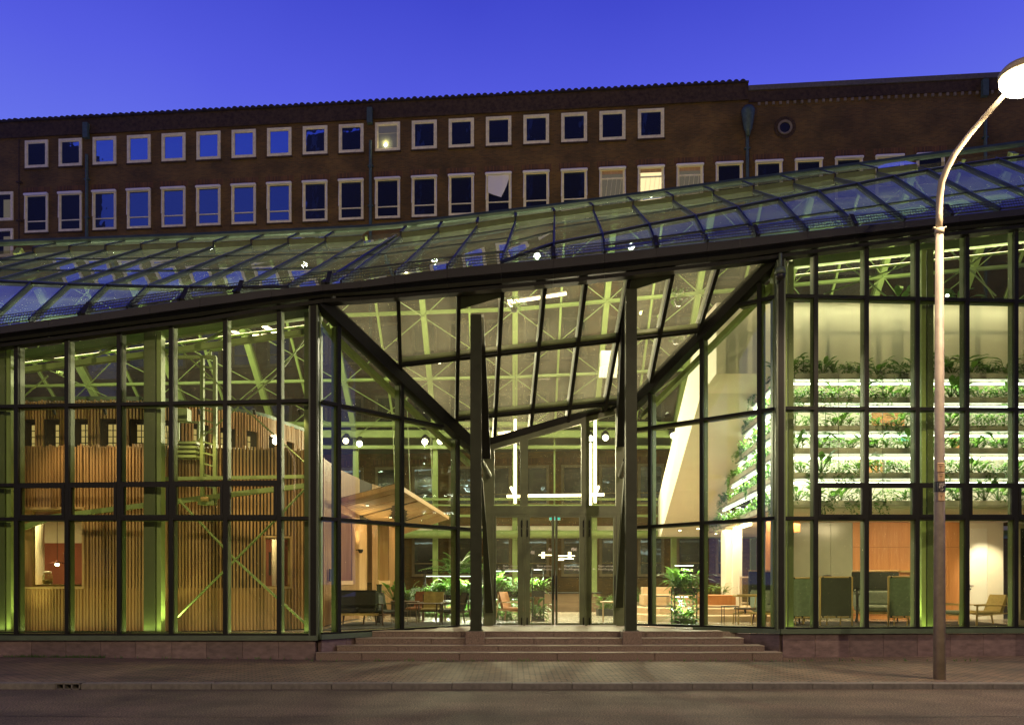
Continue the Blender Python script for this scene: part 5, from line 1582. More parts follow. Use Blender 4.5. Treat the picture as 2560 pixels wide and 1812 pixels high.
# planters
ROWY = [(933, 951), (993, 1010), (1064, 1081), (1119.5, 1137), (1181, 1199), (1251, 1268)]
XA = Xat(1943, 20.0)
side_len = [3.0, 4.3, 5.4, 6.6, 8.4, 10.6]
planters = []
rowname = ['topmost', 'second', 'third', 'fourth', 'fifth', 'lowest']
for r, (ya, yb) in enumerate(ROWY):
    z1, z0 = Zat(ya, 20.0), Zat(yb, 20.0)
    t = thing('planter_trough', '%s long grey planter trough on the white gallery front' % rowname[r], 'planter', (XA, 20.2, z0), 0, 'planter troughs along the gallery')
    build(G().box((XA, 19.98, z0 + .05), (15.3, 20.01, z1)).box((XA, 20.24, z0 + .05), (15.3, 20.27, z1)).box((XA, 19.98, z0 + .03), (15.3, 20.27, z0 + .06)), 'front_board', M['trough'], t)
    build(G().box((XA, 20.01, z1 - .06), (15.3, 20.24, z1 - .04)), 'soil', M['soil'], t)
    g = G()
    for k in range(8): xx = 7.05 + k * 1.1; g.tube([(xx, 19.96, z0), (xx, 19.96, z1 + (.55 if r else .02))], .008, 5)
    build(g, 'hanger_rod', M['trough'], t)
    if r < 6:
        L = side_len[r]
        dxs = .085
        a0 = Vector((XA, 20.0, z0)); a1 = Vector((XA + L * dxs, 20.0 + L, z0))
        w = Vector((.26, 0, 0)); h = Vector((0, 0, z1 - z0))
        build(G().prism([a0, a0 + Vector((.03, 0, 0)), a0 + Vector((.03, 0, 0)) + h, a0 + h], a1 - a0).prism([a0 + w, a0 + w + Vector((.03, 0, 0)), a0 + w + Vector((.03, 0, 0)) + h, a0 + w + h], a1 - a0).prism([a0, a0 + w, a0 + w + Vector((0, 0, .03)), a0 + Vector((0, 0, .03))], a1 - a0), 'side_board', M['trough'], t)
        build(G().quad(a0 + h * .8, a0 + w + h * .8, a1 + w + h * .8, a1 + h * .8), 'side_soil', M['soil'], t)
    # grow light under the trough (none under the lowest)
    if r < 5:
        zl = Zat(ROWY[r][1] + 8, 20.1)
        g = G(); g.box((XA + .1, 20.09, zl - .022), (15.2, 20.15, zl + .022)); build(g, 'led_strip', M['e_white'], t)
        lamp('AREA', 'grow_light', ((XA + 15.2) / 2, 20.13, zl - .03), 70, (.95, 1.0, .88), t, size=8.4, size_y=.06, aim=((XA + 15.2) / 2, 20.35, zl - 2))
        zl2 = zl; b0 = Vector((XA + .16, 20.4, zl2)); L2 = side_len[r] * .93; b1 = b0 + Vector((L2 * dxs, L2, 0))
        g = G(); g.beam(b0, b1, .045, .03, (0, 0, 1)); build(g, 'side_led_strip', M['e_white'], t)
        mid = (b0 + b1) / 2
        lo = lamp('AREA', 'side_grow_light', mid + Vector((0, 0, -.04)), 130, (.95, 1.0, .88), t, size=.06, size_y=L2, aim=None)
        lo.matrix_local = MW[t].inverted() @ (Matrix.Translation(mid + Vector((0, 0, -.04))) @ Matrix.Rotation(-math.atan(dxs), 4, 'Z'))
    planters.append((t, z1, r))
# backlight washing the gallery wall
for zz in (4.6, 5.9):
    lamp('AREA', 'gallery_ceiling_light', (11, 21.6, zz + .9), 50, (1, .93, .78), WCX, size=8, size_y=.5, aim=(11, 22.9, zz - .6))

# ------------------------------------------------------------------ plants
def leafshape(g, base, dirv, L, w, bend=.3, seg=3):
    d = dirv.normalized(); s = d.cross(Vector((0, 0, 1)))
    if s.length < 1e-3: s = Vector((1, 0, 0))
    s.normalize()
    prev = None; up = s.cross(d)
    for i in range(seg + 1):
        t = i / seg
        c = base + d * (L * t) + Vector((0, 0, -bend * L * t * t))
        ww = w * math.sin(math.pi * min(.97, .12 + .86 * t)) * .5
        a, b = c - s * ww + up * (ww * .25), c + s * ww + up * (ww * .25)
        if prev: g.quad(prev[0], prev[1], b, a)
        prev = (a, b)
def plantmesh(kind, seed, m):
    R_ = random.Random(seed); g = G()
    if kind == 'broad':
        for i in range(15):
            a = R_.uniform(0, 6.28); el = R_.uniform(.5, 1.3); h = R_.uniform(.10, .34)
            st_ = Vector((math.cos(a) * math.cos(el) * h, math.sin(a) * math.cos(el) * h * .6, h * math.sin(el)))
            g.beam((0, 0, 0), st_, .008, .008)
            leafshape(g, st_, Vector((math.cos(a), math.sin(a) * .6, R_.uniform(.1, 1.1))), R_.uniform(.16, .28), R_.uniform(.07, .11), .35)
    elif kind == 'bushy':
        for i in range(115):
            a = R_.uniform(0, 6.28); r = R_.uniform(0, .24); z = R_.uniform(-.04, .26) * (1 - r)
            b = Vector((math.cos(a) * r, math.sin(a) * r * .55, z + .02))
            leafshape(g, b, Vector((math.cos(a), math.sin(a), R_.uniform(-.4, .9))), R_.uniform(.05, .095), R_.uniform(.025, .042), .5, 2)
    elif kind == 'trail':
        for i in range(14):
            a = R_.uniform(-2.6, -.5); x = R_.uniform(-.22, .22); L = R_.uniform(.08, .42)
            for k in range(int(L / .035)):
                b = Vector((x + .03 * math.sin(k * .9 + i), -.14 - .03 * R_.random(), .05 - k * .035))
                leafshape(g, b, Vector((R_.uniform(-1, 1), -.6, R_.uniform(-.5, .2))), R_.uniform(.05, .08), R_.uniform(.03, .05), .3, 2)
        for i in range(40):
            a = R_.uniform(0, 6.28); r = R_.uniform(0, .22)
            leafshape(g, Vector((math.cos(a) * r, math.sin(a) * r * .6, R_.uniform(0, .12))), Vector((math.cos(a), math.sin(a), R_.uniform(0, .8))), R_.uniform(.06, .11), R_.uniform(.03, .055), .5, 2)
    elif kind == 'strap':
        for i in range(26):
            a = R_.uniform(0, 6.28); el = R_.uniform(.3, 1.4)
            leafshape(g, Vector((0, 0, R_.uniform(0, .08))), Vector((math.cos(a) * math.cos(el), math.sin(a) * math.cos(el), math.sin(el))), R_.uniform(.25, .46), R_.uniform(.025, .04), .55, 4)
    elif kind == 'palm':
        for i in range(13):
            a = R_.uniform(0, 6.28); el = R_.uniform(.5, 1.35); L = R_.uniform(.7, 1.1)
            d = Vector((math.cos(a) * math.cos(el), math.sin(a) * math.cos(el), math.sin(el)))
            pts = [d * (L * t) + Vector((0, 0, -.45 * L * t * t)) for t in [k / 6 for k in range(7)]]
            g.tube(pts, [.010, .009, .008, .007, .006, .004, .002], 4)
            s = d.cross(Vector((0, 0, 1))).normalized()
            for t in range(2, 14):
                u = t / 14; c = d * (L * u) + Vector((0, 0, -.45 * L * u * u))
                for sg in (-1, 1): leafshape(g, c, s * sg + d * .7 + Vector((0, 0, -.1)), .24 * (1.1 - u * .7), .028, .5, 2)
    elif kind == 'spike':
        for i in range(18):
            z = R_.uniform(0, .4); a = R_.uniform(0, 6.28)
            leafshape(g, Vector((.02 * math.cos(a), .02 * math.sin(a), z)), Vector((math.cos(a), math.sin(a), R_.uniform(.0, .8))), R_.uniform(.09, .17), R_.uniform(.05, .08), .4, 2)
        g.tube([(0, 0, 0), (.01, 0, .2), (0, .01, .42)], .008, 5)
    return g.mesh('plant', m, smooth=True)
LF = M['leaf']
PK = {'broad': [plantmesh('broad', s, LF[(s * 3) % 4]) for s in range(5)], 'bushy': [plantmesh('bushy', s + 10, LF[s % 3]) for s in range(5)],
      'trail': [plantmesh('trail', s + 20, LF[s % 3]) for s in range(4)], 'strap': [plantmesh('strap', s + 30, LF[(s + 1) % 4]) for s in range(3)],
      'palm': [plantmesh('palm', s + 40, LF[s]) for s in range(3)], 'spike': [plantmesh('spike', s + 50, LF[s % 3]) for s in range(3)],
      'var': [plantmesh('broad', 61, M['varleaf']), plantmesh('broad', 62, M['varleaf'])], 'pink': [plantmesh('strap', 71, M['pinkleaf'])]}
def plant(me, loc, label, group=None, s=1.0, name='shelf_plant', cat='plant'):
    o = bpy.data.objects.new(name, me); link(o)
    o.location = loc; o.rotation_euler = (0, 0, RN.uniform(-.5, .5) + (math.pi if RN.random() < .0 else 0)); o.scale = (s, s, s)
    MW[o] = Matrix.Identity(4)
    return tag(o, label, cat, group)
kinds = ['broad', 'bushy', 'broad', 'bushy', 'spike', 'trail', 'strap', 'bushy', 'broad', 'bushy']
kname = {'broad': 'broad leaved plant', 'bushy': 'bushy plant', 'trail': 'trailing plant', 'strap': 'strap leaved plant', 'spike': 'upright leafy plant'}
bays = [(2037, 'bay beside the corner post'), (2163.5, 'second bay'), (2290, 'third bay'), (2414, 'bay behind the lamp pole'), (2536, 'bay right of the lamp pole'), (9999, 'rightmost bay')]
def baytext(p):
    x = CX + F * p[0] / p[1]; x0 = 1954
    for xe, nm in bays:
        if x < xe:
            f_ = (x - x0) / (min(xe, 2660) - x0)
            return ('left of' if f_ < .34 else 'middle of' if f_ < .67 else 'right of') + ' the ' + nm
        x0 = xe
for t, z1, r in planters:
    where = 'in the %s shelf trough' % rowname[r]
    n = 34
    for i in range(n):
        k = kinds[(i * 7 + r * 3 + RN.randrange(3)) % len(kinds)]
        x = lerp(XA + .15, 14.6, (i + RN.uniform(.2, .8)) / n)
        plant(RN.choice(PK[k]), (x, 20.13 + RN.uniform(-.04, .04), z1 - .02), '%s at the %s, %s shelf' % (kname[k], baytext((x, 20.13)), rowname[r]), 'plants in the %s shelf' % rowname[r], RN.uniform(1.1, 1.6))
    n = int(side_len[r] * 2.6)
    for i in range(n):
        k = kinds[(i * 3 + r) % len(kinds)]
        f_ = (i + .5) / n * side_len[r]
        o = plant(RN.choice(PK[k]), (XA + .08 + f_ * .085, 20.1 + f_, z1 - .06), '%s on the receding side of the %s shelf, %s' % (kname[k], rowname[r], ('at its front end', 'near its front', 'around its middle', 'near its back', 'at its back end')[min(4, int(5 * i / n))]), 'plants along the side of the %s shelf' % rowname[r], RN.uniform(.9, 1.3))
        o.rotation_euler = (0, 0, -math.pi / 2 + RN.uniform(-.4, .4))
# planting on the gallery roof
for i, (x, y) in enumerate(((2248, 748), (2330, 735), (2350, 750), (2430, 748), (2445, 750), (2515, 748), (2545, 750), (2395, 750))):
    k = ('broad', 'broad', 'strap', 'strap', 'strap', 'bushy', 'strap', 'broad')[i]
    plant(PK[k][i % len(PK[k])], (Xat(x, 20.9), 20.9, 8.86), '%s on the gallery roof, %s' % (kname[k], baytext((Xat(x, 20.9), 20.9))), 'plants on the gallery roof', 1.6 if k == 'broad' else 1.2)

# ================================================================== LOUNGE UNDER THE GALLERY (right)
LG = thing('lounge_wall', 'orange oak and grey panelled wall with white door behind the lounge', 'wall', (11, 25.2, FZ))
YW = 25.0
def wp(xa, xb, za, zb, m, name, Y=YW, th=.05, parent=None, label=None):
    return build(G().box((Xat(xa, YW), Y - th, za), (Xat(xb, YW), Y, zb)), name, m, parent or LG, label)
zt = ZS - .01
zj = Zat(1250 + 408 / 3.477, YW)
wp(1982, 2075, FZ, zt, M['panelgreen'], 'grey_panel'); wp(2076, 2130, FZ, zt, M['panelgreen'], 'grey_panel')
x = 2131.0
while x < 2398:                                                  # reeded oak boards, upper and lower tier
    x2 = min(x + 5.2, 2399)
    wp(x, x2 - .7, FZ + .12, zj - .004, M['orangewood'], 'oak_board', Y=YW - RN.uniform(0, .006))
    wp(x, x2 - .7, zj + .004, zt, M['orangewood'], 'oak_board', Y=YW - RN.uniform(0, .006))
    x = x2
wp(2131, 2399, FZ, zt, M['slatback'], 'board_backing', Y=YW + .02, th=.02)
wp(2131, 2399, FZ, FZ + .11, M['orangewood'], 'skirting', th=.06)
wp(2245, 2295, Zat(1430, YW), Zat(1425, YW), M['oak'], 'oak_shelf', Y=YW - .06, th=.12)
wp(2400, 2506, FZ, zt, M['white'], 'white_wall_panel')
wp(2507, 2680, FZ, zt, M['panelgreen'], 'grey_panel', Y=YW - .3)
dr_ = wp(2421, 2464, FZ, Zat(1250 + 245 / 3.477, YW), M['white2'], 'door', Y=YW - .055, th=.03)
g = G(); a = Xat(2420, YW); b = Xat(2465, YW); zz = Zat(1250 + 243 / 3.477, YW)
g.box((a - .02, YW - .075, FZ), (a, YW - .05, zz)); g.box((b, YW - .075, FZ), (b + .02, YW - .05, zz)); g.box((a - .02, YW - .075, zz), (b + .02, YW - .05, zz + .03)); build(g, 'door_casing', M['white'], LG)
c = P(2424.5, 1463.5, YW - .1); g = G(); g.tube([c, c + Vector((.11, -.02, 0))], .012, 6); g.tube([c + Vector((.0, .05, 0)), c], .02, 8); g.tube([c + Vector((.03, .05, -.1)), c + Vector((.03, .0, -.1))], .022, 8); build(g, 'handle', M['black'], dr_)
# oak side return at the left end and the white round column
g = G(); g.box((Xat(1915, 24.2), 24.2, FZ), (Xat(1945, 24.2) + .35, 25.0, zt)); build(g, 'oak_return', M['orangewood'], LG)
g = G(); g.box((Xat(1915, 24.2), 24.19, zt - .35), (Xat(2000, 24.2), 24.7, zt)); build(g, 'oak_lintel', M['orangewood'], LG)
cw = thing('white_column', 'square white column between the lounge benches and the brick wall', 'column', (Xat(1828, 28), 28, FZ))
build(G().box((Xat(1808, 28), 27.7, FZ), (Xat(1823, 28), 28.3, ZS)), 'column_side', M['white'], cw)
build(G().box((Xat(1823, 28) + .002, 27.55, FZ), (Xat(1846, 28), 28.3, ZS)), 'column_face', M['white2'], cw)
# dark glazed panel at the far right
dp = thing('dark_cabinet', 'black glazed cabinet at the right edge of the lounge', 'cabinet', (Xat(2556, 21.5), 21.5, FZ))
build(G().box((Xat(2545, 21.5), 21.5, FZ), (Xat(2640, 21.5), 21.9, 3.3)), 'body', M['white'], dp)
build(G().box((Xat(2551, 21.5), 21.46, FZ + .15), (Xat(2630, 21.5), 21.497, 3.2)), 'glass_front', M['winglass3'], dp)

# lounge lights
def linear(pa, pb, w, label, power, m='e_warm', drop=None, group=None, name='linear_lamp', down=True):
    a, b = Vector(pa), Vector(pb); mid = (a + b) / 2
    t = thing(name, label, 'lamp', mid, 0, group)
    build(G().beam(a, b, w, w), 'diffuser', M[m], t)
    build(G().beam(a + Vector((0, 0, w * .7)), b + Vector((0, 0, w * .7)), w * 1.15, w * .35), 'housing', M['white2'], t)
    if drop:
        g = G()
        for q in (a.lerp(b, .12), a.lerp(b, .88)): g.tube([q + Vector((0, 0, w)), Vector((q.x, q.y, drop))], .006, 4)
        build(g, 'hanger', M['black'], t)
    if power:
        L = (b - a).length
        d = (b - a).normalized()
        o = lamp('AREA', 'tube_light', mid - Vector((0, 0, w)), power, (1, .80, .54), t, size=L, size_y=w)
        q = Matrix((d, Vector((0, 0, -1)).cross(d).normalized() * -1, Vector((0, 0, 1)))).transposed().to_4x4()
        zax = Vector((0, 0, 1)); xax = (d - zax * d.z).normalized(); yax = zax.cross(xax)
        q = Matrix((xax, yax, zax)).transposed().to_4x4()
        o.matrix_local = MW[t].inverted() @ (Matrix.Translation(mid - Vector((0, 0, w * .8))) @ q)
    return t
zl = ZS - .06
pa = Vector((Xat(1812, Yz := (CZ - zl) * F / (1331 - HY)), Yz, zl)); Y2 = (CZ - zl) * F / (1309 - HY); pb = Vector((Xat(1876, Y2), Y2, zl))
linear(pa, pb, .09, 'warm linear ceiling lamp under the white soffit above the benches', 60)
for k, (x, Y) in enumerate(((1842, 27), (1862, 25.5), (1700, 29), (1706, 31.5), (1930, 23), (1790, 31), (1745, 28))):
    c = Vector((Xat(x, Y), Y, ZS - .012))
    t = thing('downlight', 'small round downlight in the white soffit, ' + ('right of the white column', 'right of the linear lamp', 'left front one', 'left rear one', 'nearest the corner post', 'rear middle one', 'middle one')[k], 'lamp', c, 0, 'downlights in the lounge soffit')
    build(G().lathe(c, [(.07, .0), (.07, .01)], 12), 'trim', M['white2'], t); build(G().lathe(c + Vector((0, 0, -.006)), [(.05, 0), (.05, .004)], 10), 'lens', M['e_flood'], t)
for x, y, pw in ((2150, 22.4, 75), (2300, 22.6, 95), (2060, 23.2, 28)):
    X = Xat(x, YW)
    lamp('AREA', 'lounge_downlight', (X, y, ZS - .05), pw, (1, .74, .48), LG, size=.8, aim=(X, y + 1.2, 0))
lamp('SPOT', 'door_spot', (Xat(2470, 24), 23.6, ZS - .05), 420, (1, .80, .58), LG, size=.04, aim=(Xat(2468, YW), YW, 1.6), spot=62, blend=.7)
lamp('AREA', 'bench_area_light', (6.9, 27.0, ZS - .05), 120, (1, .82, .58), LG, size=2.5, aim=(6.8, 27.0, 0))
lamp('AREA', 'bench_area_light', (8.2, 24.2, ZS - .05), 70, (1, .80, .55), LG, size=1.2, aim=(7.8, 24.4, 0))

# stepped oak benches and platform
bn = thing('bench_platform', 'stepped pale oak seating platform under the white soffit', 'platform', (6.2, 26.0, FZ))
def blk(xa, xb, ytop, ybot, Yf, dep, m='plywood', name='bench_block'):
    z0, z1 = Zat(ybot, Yf), Zat(ytop, Yf)
    g = G(); g.bbox(((Xat(xa, Yf) + Xat(xb, Yf)) / 2, Yf + dep / 2, (z0 + z1) / 2), (Xat(xb, Yf) - Xat(xa, Yf), dep, z1 - z0), .012); return build(g, name, M[m], bn)
g = G(); g.prism([(Xat(1592, 24.5), 24.5, FZ), (Xat(1640, 23.3), 23.3, FZ), (Xat(1925, 23.3), 23.3, FZ), (Xat(1925, 29), 29, FZ), (Xat(1592, 29), 29, FZ)], (0, 0, .17)); build(g, 'platform_step', M['plywood'], bn)
g = G(); g.prism([(Xat(1592, 25.5), 25.5, FZ + .172), (Xat(1650, 24.6), 24.6, FZ + .172), (Xat(1925, 24.0), 24.0, FZ + .172), (Xat(1925, 29), 29, FZ + .172), (Xat(1592, 29), 29, FZ + .172)], (0, 0, .17)); build(g, 'platform_step', M['plywood'], bn)
blk(1609, 1745, 1486, 1512, 26.3, .9); blk(1608, 1688, 1467, 1486.2, 27.2, .5); blk(1690, 1755, 1467, 1486.2, 27.2, .5)
blk(1764, 1840, 1487, 1512, 25.6, 1.0, 'orangewood')
for k, x in enumerate((1771, 1783, 1795, 1806)):
    plant(PK['var'][k % 2], (Xat(x, 27), 27.0, 1.30), 'yellow variegated plant behind the oak bench, ' + ('leftmost', 'second', 'third', 'rightmost')[k], 'variegated plants behind the oak bench', 1.25)
plant(PK['palm'][0], (Xat(1597, 28), 28.0, 1.05), 'feathery palm standing left of the pale oak bench', None, 1.0, 'potted_palm')
g = G(); g.lathe((Xat(1597, 28), 28.0, FZ), [(.16, 0), (.2, .45), (.17, .45)], 12); tag(build(g, 'plant_pot', M['trough']), 'grey pot of the palm beside the oak bench', 'pot')

# furniture prototypes -------------------------------------------------------
def screen(loc, w, h0, h1, m, label, rz=0.0):
    t = thing('privacy_screen', label, 'screen', (loc[0], loc[1], FZ), rz)
    g = G(); g.bbox((0, 0, (h0 + h1) / 2 - FZ), (w - .04, .05, h1 - h0), .015); build(g, 'panel', m, t, local=True)
    for s_ in (-1, 1):
        g = G(); g.tube([(s_ * w / 2, 0, 0), (s_ * w / 2, 0, h1 - FZ + .03)], .026, 8); build(g, 'post', M['oak'], t, local=True)
    for z in (h0 - .03, h1 + .02):
        g = G(); g.tube([(-w / 2, 0, z - FZ), (w / 2, 0, z - FZ)], .022, 8); build(g, 'rail', M['oak'], t, local=True)
    for k, s_ in enumerate((-.42, 0, .42)):
        for z in (h0 - .02, h1 + .01):
            if z > h1 and s_ == 0: continue
            build(G().cbox((s_ * w, -.01, z - FZ), (.035, .06, .05)), 'strap', M['black'], t, local=True)
    for s_ in (-.18, .25):
        g = G(); g.tube([(s_ * w, .25, 0), (s_ * w, .2, h0 - FZ)], .02, 6); build(g, 'leg', M['oak'], t, local=True)
    return t
def sx(x, Y): return Xat(x, Y)
screen((sx(2005, 21.4), 21.4), sx(2030, 21.4) - sx(1982, 21.4), Zat(1540, 21.4), Zat(1446, 21.4), M['greenfab'], 'sage green felt screen behind the corner column, leftmost of the upright screens')
screen((sx(2090, 21.2), 21.2), sx(2130, 21.2) - sx(2050, 21.2), Zat(1539, 21.2), Zat(1444, 21.2), M['darkfab'], 'almost black felt screen with yellow oak frame in the lounge')
screen((sx(2045, 21.35), 21.75), .5, Zat(1539, 21.2), Zat(1444, 21.2), M['greenfab'], 'narrow folded screen edge standing beside the black felt screen', 1.35)
screen((sx(2260, 21.0), 21.0), sx(2299, 21.0) - sx(2221, 21.0), Zat(1539, 21.0), Zat(1443, 21.0), M['greenfab'], 'lit sage green felt screen in front of the grey sofa')
def sofa(loc, w, label, rz=0, high=True):
    t = thing('sofa', label, 'sofa', (loc[0], loc[1], FZ), rz)
    if high:
        build(G().bbox((0, .42, .98), (w, .07, .95), .02), 'high_back', M['darkfab'], t, local=True)
        g = G(); g.tube([(-w / 2, .40, 1.48), (w / 2, .40, 1.48)], .022, 6); build(g, 'top_rail', M['oak'], t, local=True)
    for s_ in (-.25, .25): build(G().bbox((s_ * w, 0, .42), (w * .48, .75, .20), .06), 'seat_cushion', M['greyfab'], t, local=True, smooth=False)
    build(G().bbox((0, .33, .72), (w, .16, .46), .07), 'backrest', M['greyfab'], t, local=True)
    for s_ in (-1, 1): build(G().bbox((s_ * (w / 2 - .06), 0, .62), (.13, .78, .42), .06), 'armrest', M['greyfab'], t, local=True)
    build(G().box((-w / 2, -.38, .27), (w / 2, .38, .33)), 'frame', M['oak'], t, local=True)
    for a in (-1, 1):
        for b in (-1, 1): build(G().tube([(a * w * .42, b * .3, .28), (a * w * .45, b * .33, 0)], [.028, .018], 8), 'leg', M['darkwood'], t, local=True)
    return t
sofa((sx(2205, 22.6), 22.6), 1.35, 'grey green high backed sofa between the two upright screens')
sofa((sx(1952, 21.9), 22.3), 1.2, 'grey sofa with dark high back at the corner post', .25)
def small_table(loc, h, w, label, m='black', shape='sq', z=FZ):
    t = thing('side_table', label, 'table', (loc[0], loc[1], z))
    if shape == 'sq':
        build(G().bbox((0, 0, h), (w, w * .7, .025), .006), 'top', M[m], t, local=True)
        for a in (-1, 1):
            for b in (-1, 1): build(G().tube([(a * w * .46, b * w * .31, 0), (a * w * .46, b * w * .31, h)], .010, 6), 'leg', M[m], t, local=True)
    else:
        build(G().lathe((0, 0, h), [(w / 2, 0), (w / 2, .025)], 20), 'top', M[m], t, local=True)
        build(G().tube([(0, 0, 0), (0, 0, h)], .028, 8), 'stem', M[m], t, local=True)
        build(G().lathe((0, 0, 0), [(w * .36, 0), (w * .34, .02), (.03, .035)], 16), 'foot', M[m], t, local=True)
    return t
small_table((sx(2142, 22.6), 22.6), .98, .30, 'tall black pedestal table against the orange oak wall', 'black', 'round')
small_table((sx(1664, 24.9), 25.6), .36, .46, 'thin black wire table on the oak platform at its left end', z=FZ + .34)
small_table((sx(1830, 21.7), 21.9), .50, .42, 'low black wire table beside the swivel chair')
small_table((sx(2380, 22.0), 22.4), .55, .5, 'round dark table behind the lamp pole, between screen and armchair', 'darkwood', 'round')
# desk lamp
c = P(2068, 1440, 22.5)
dl_ = thing('desk_lamp', 'black dome desk lamp peeking over the black felt screen', 'lamp', (c.x, c.y, FZ))
build(G().lathe((c.x, c.y, c.z - .03), [(.15, 0), (.11, .06), (.02, .08)], 16), 'shade', M['black'], dl_)
build(G().tube([(c.x, c.y, FZ), (c.x, c.y, c.z + .04)], .014, 6), 'stem', M['black'], dl_)
build(G().lathe((c.x, c.y, FZ), [(.16, 0), (.15, .02), (.02, .03)], 16), 'foot', M['black'], dl_)
def armchair(loc, label, rz=0.0, fab='tan', wood='oak', s=1.0):
    t = thing('armchair', label, 'armchair', (loc[0], loc[1], FZ), rz)
    for y in (-.32, .32):
        build(G().tube([(-.36, y, 0), (-.34, y, .56)], .022, 8), 'leg', M[wood], t, local=True)
        build(G().tube([(.48, y, 0), (.40, y, .42), (.38, y, .80)], .022, 8), 'leg', M[wood], t, local=True)
        build(G().beam((-.40, y, .57), (.44, y, .57), .06, .028, (0, 0, 1)), 'armrest', M[wood], t, local=True)
        build(G().beam((-.34, y, .28), (.42, y, .36), .03, .03, (0, 0, 1)), 'side_rail', M[wood], t, local=True)
    build(G().beam((-.34, -.32, .33), (-.34, .32, .33), .04, .03, (0, 0, 1)), 'front_rail', M[wood], t, local=True)
    build(G().bbox((.0, 0, .36), (.68, .58, .10), .04, 0, 0), 'seat', M[fab], t, local=True)
    g = G(); g.beam((.24, 0, .36), (.40, 0, .86), .58, .07, (1, 0, -.3)); build(g, 'backrest', M[fab], t, local=True)
    return t
ac1 = armchair((sx(2462, 21.5), 21.6), 'oak armchair with tan canvas seat before the white door', 0.12)
ac1.scale = (1.22, 1.08, .95)
ac2 = armchair((sx(2375, 21.2), 21.4), 'second oak armchair, half hidden behind the lamp pole', 2.6, 'greyfab')
# wooden swivel chair seen from behind
def swivel(loc, label, rz=0):
    t = thing('swivel_chair', label, 'chair', (loc[0], loc[1], FZ), rz)
    build(G().bbox((0, 0, .44), (.52, .46, .05), .02), 'seat', M['darkwood'], t, local=True)
    g = G(); g.tube([(-.30, .05, .80), (-.27, -.2, .80), (0, -.26, .80), (.27, -.2, .80), (.30, .05, .80)], .035, 8); build(g, 'backrest', M['oak'], t, local=True)
    for x in (-.2, 0, .2): build(G().tube([(x, -.2, .46), (x * 1.1, -.25, .79)], .013, 6), 'spindle', M['oak'], t, local=True)
    for a in range(4):
        an = math.pi / 4 + a * math.pi / 2; c_, s_ = math.cos(an), math.sin(an)
        build(G().tube([(c_ * .06, s_ * .06, .34), (c_ * .34, s_ * .34, .30), (c_ * .36, s_ * .36, 0)], [.025, .022, .018], 6), 'leg', M['oak'], t, local=True)
    build(G().tube([(0, 0, .30), (0, 0, .43)], .03, 8), 'column', M['black'], t, local=True)
    return t
swivel((sx(1868, 21.7), 21.9), 'brown wooden swivel chair seen from behind, in front of the platform')
# white framed display board
db = thing('display_board', 'white framed standing board behind the swivel chair', 'board', (sx(1876, 25.5), 25.4, FZ + .34))
for xa, xb, ya, yb in ((1848, 1905, 1440, 1444), (1848, 1905, 1504, 1508), (1848, 1855, 1444, 1504), (1898, 1905, 1444, 1504)):
    a, b = P(xa, yb, 25.4), P(xb, ya, 25.4); build(G().box((a.x, 25.38, a.z), (b.x, 25.44, b.z)), 'frame', M['white2'], db)
a, b = P(1855, 1504, 25.4), P(1898, 1444, 25.4); build(G().quad((a.x, 25.41, a.z), (b.x, 25.41, a.z), (b.x, 25.41, b.z), (a.x, 25.41, b.z)), 'pane', M['glass'], db)
g = G(); c = P(1881, 1449, 25.37); g.lathe(c, [(.03, 0), (.03, .004)], 10); build(g, 'emblem', M['vinyl'], db)

# plant racks with grow lamps -------------------------------------------------
def rack(xa, xb, Y, tiers, ytop, label, group=None, dep=.45):
    X0_, X1_ = Xat(xa, Y), Xat(xb, Y); zt_ = Zat(ytop, Y)
    t = thing('plant_rack', 'black two tier plant ' + label, 'plant rack', ((X0_ + X1_) / 2, Y, FZ))
    for x in (X0_, X1_):
        for y in (Y, Y + dep): build(G().box((x - .014, y - .014, FZ), (x + .014, y + .014, zt_)), 'leg', M['black'], t)
    g = G()
    for y in (Y, Y + dep): g.box((X0_, y - .012, zt_ - .02), (X1_, y + .012, zt_))
    for x in (X0_, X1_): g.box((x - .012, Y, zt_ - .02), (x + .012, Y + dep, zt_))
    build(g, 'top_frame', M['black'], t)
    for y in tiers:
        z = Zat(y, Y)
        build(G().box((X0_ + .01, Y + .02, z - .18), (X1_ - .01, Y + dep - .02, z)), 'trough', M['black'], t)
        n = max(2, int((X1_ - X0_) / .20))
        for i in range(n):
            for j in range(2):
                k = RN.choice(['broad', 'bushy', 'strap', 'trail', 'bushy', 'broad'])
                o = plant(RN.choice(PK[k]), (lerp(X0_, X1_, (i + .5) / n), Y + .12 + .22 * j, z - .03), '%s, %s %s of %s tier, %s' % (kname[k], ('front', 'back')[j], ('left', 'middle', 'right')[min(2, int(3 * i / n))], ('upper', 'lower')[tiers.index(y)], label), 'plants in the ' + label, RN.uniform(1.3, 1.9), 'rack_plant')
        zl_ = z + .62
        build(G().box((X0_ + .05, Y + .2, zl_), (X1_ - .05, Y + .25, zl_ + .012)), 'grow_tube', M['e_white'], t)
        lamp('AREA', 'grow_light', ((X0_ + X1_) / 2, Y + .22, zl_ - .02), 60 * max(.6, (X1_ - X0_)), (.95, 1, .88), t, size=max(.3, X1_ - X0_ - .1), size_y=.05)
    return t
rack(1060, 1205, 26.5, (1487, 1548), 1427, 'wide rack left of the entrance')
rack(1230, 1311, 24.5, (1478, 1549), 1424, 'rack behind the left sidelight')
rack(1331, 1360, 23.8, (1476, 1541), 1420, 'slim rack behind the left door')
rack(1687, 1742, 21.9, (1470, 1549), 1469, 'rack in front of the benches')
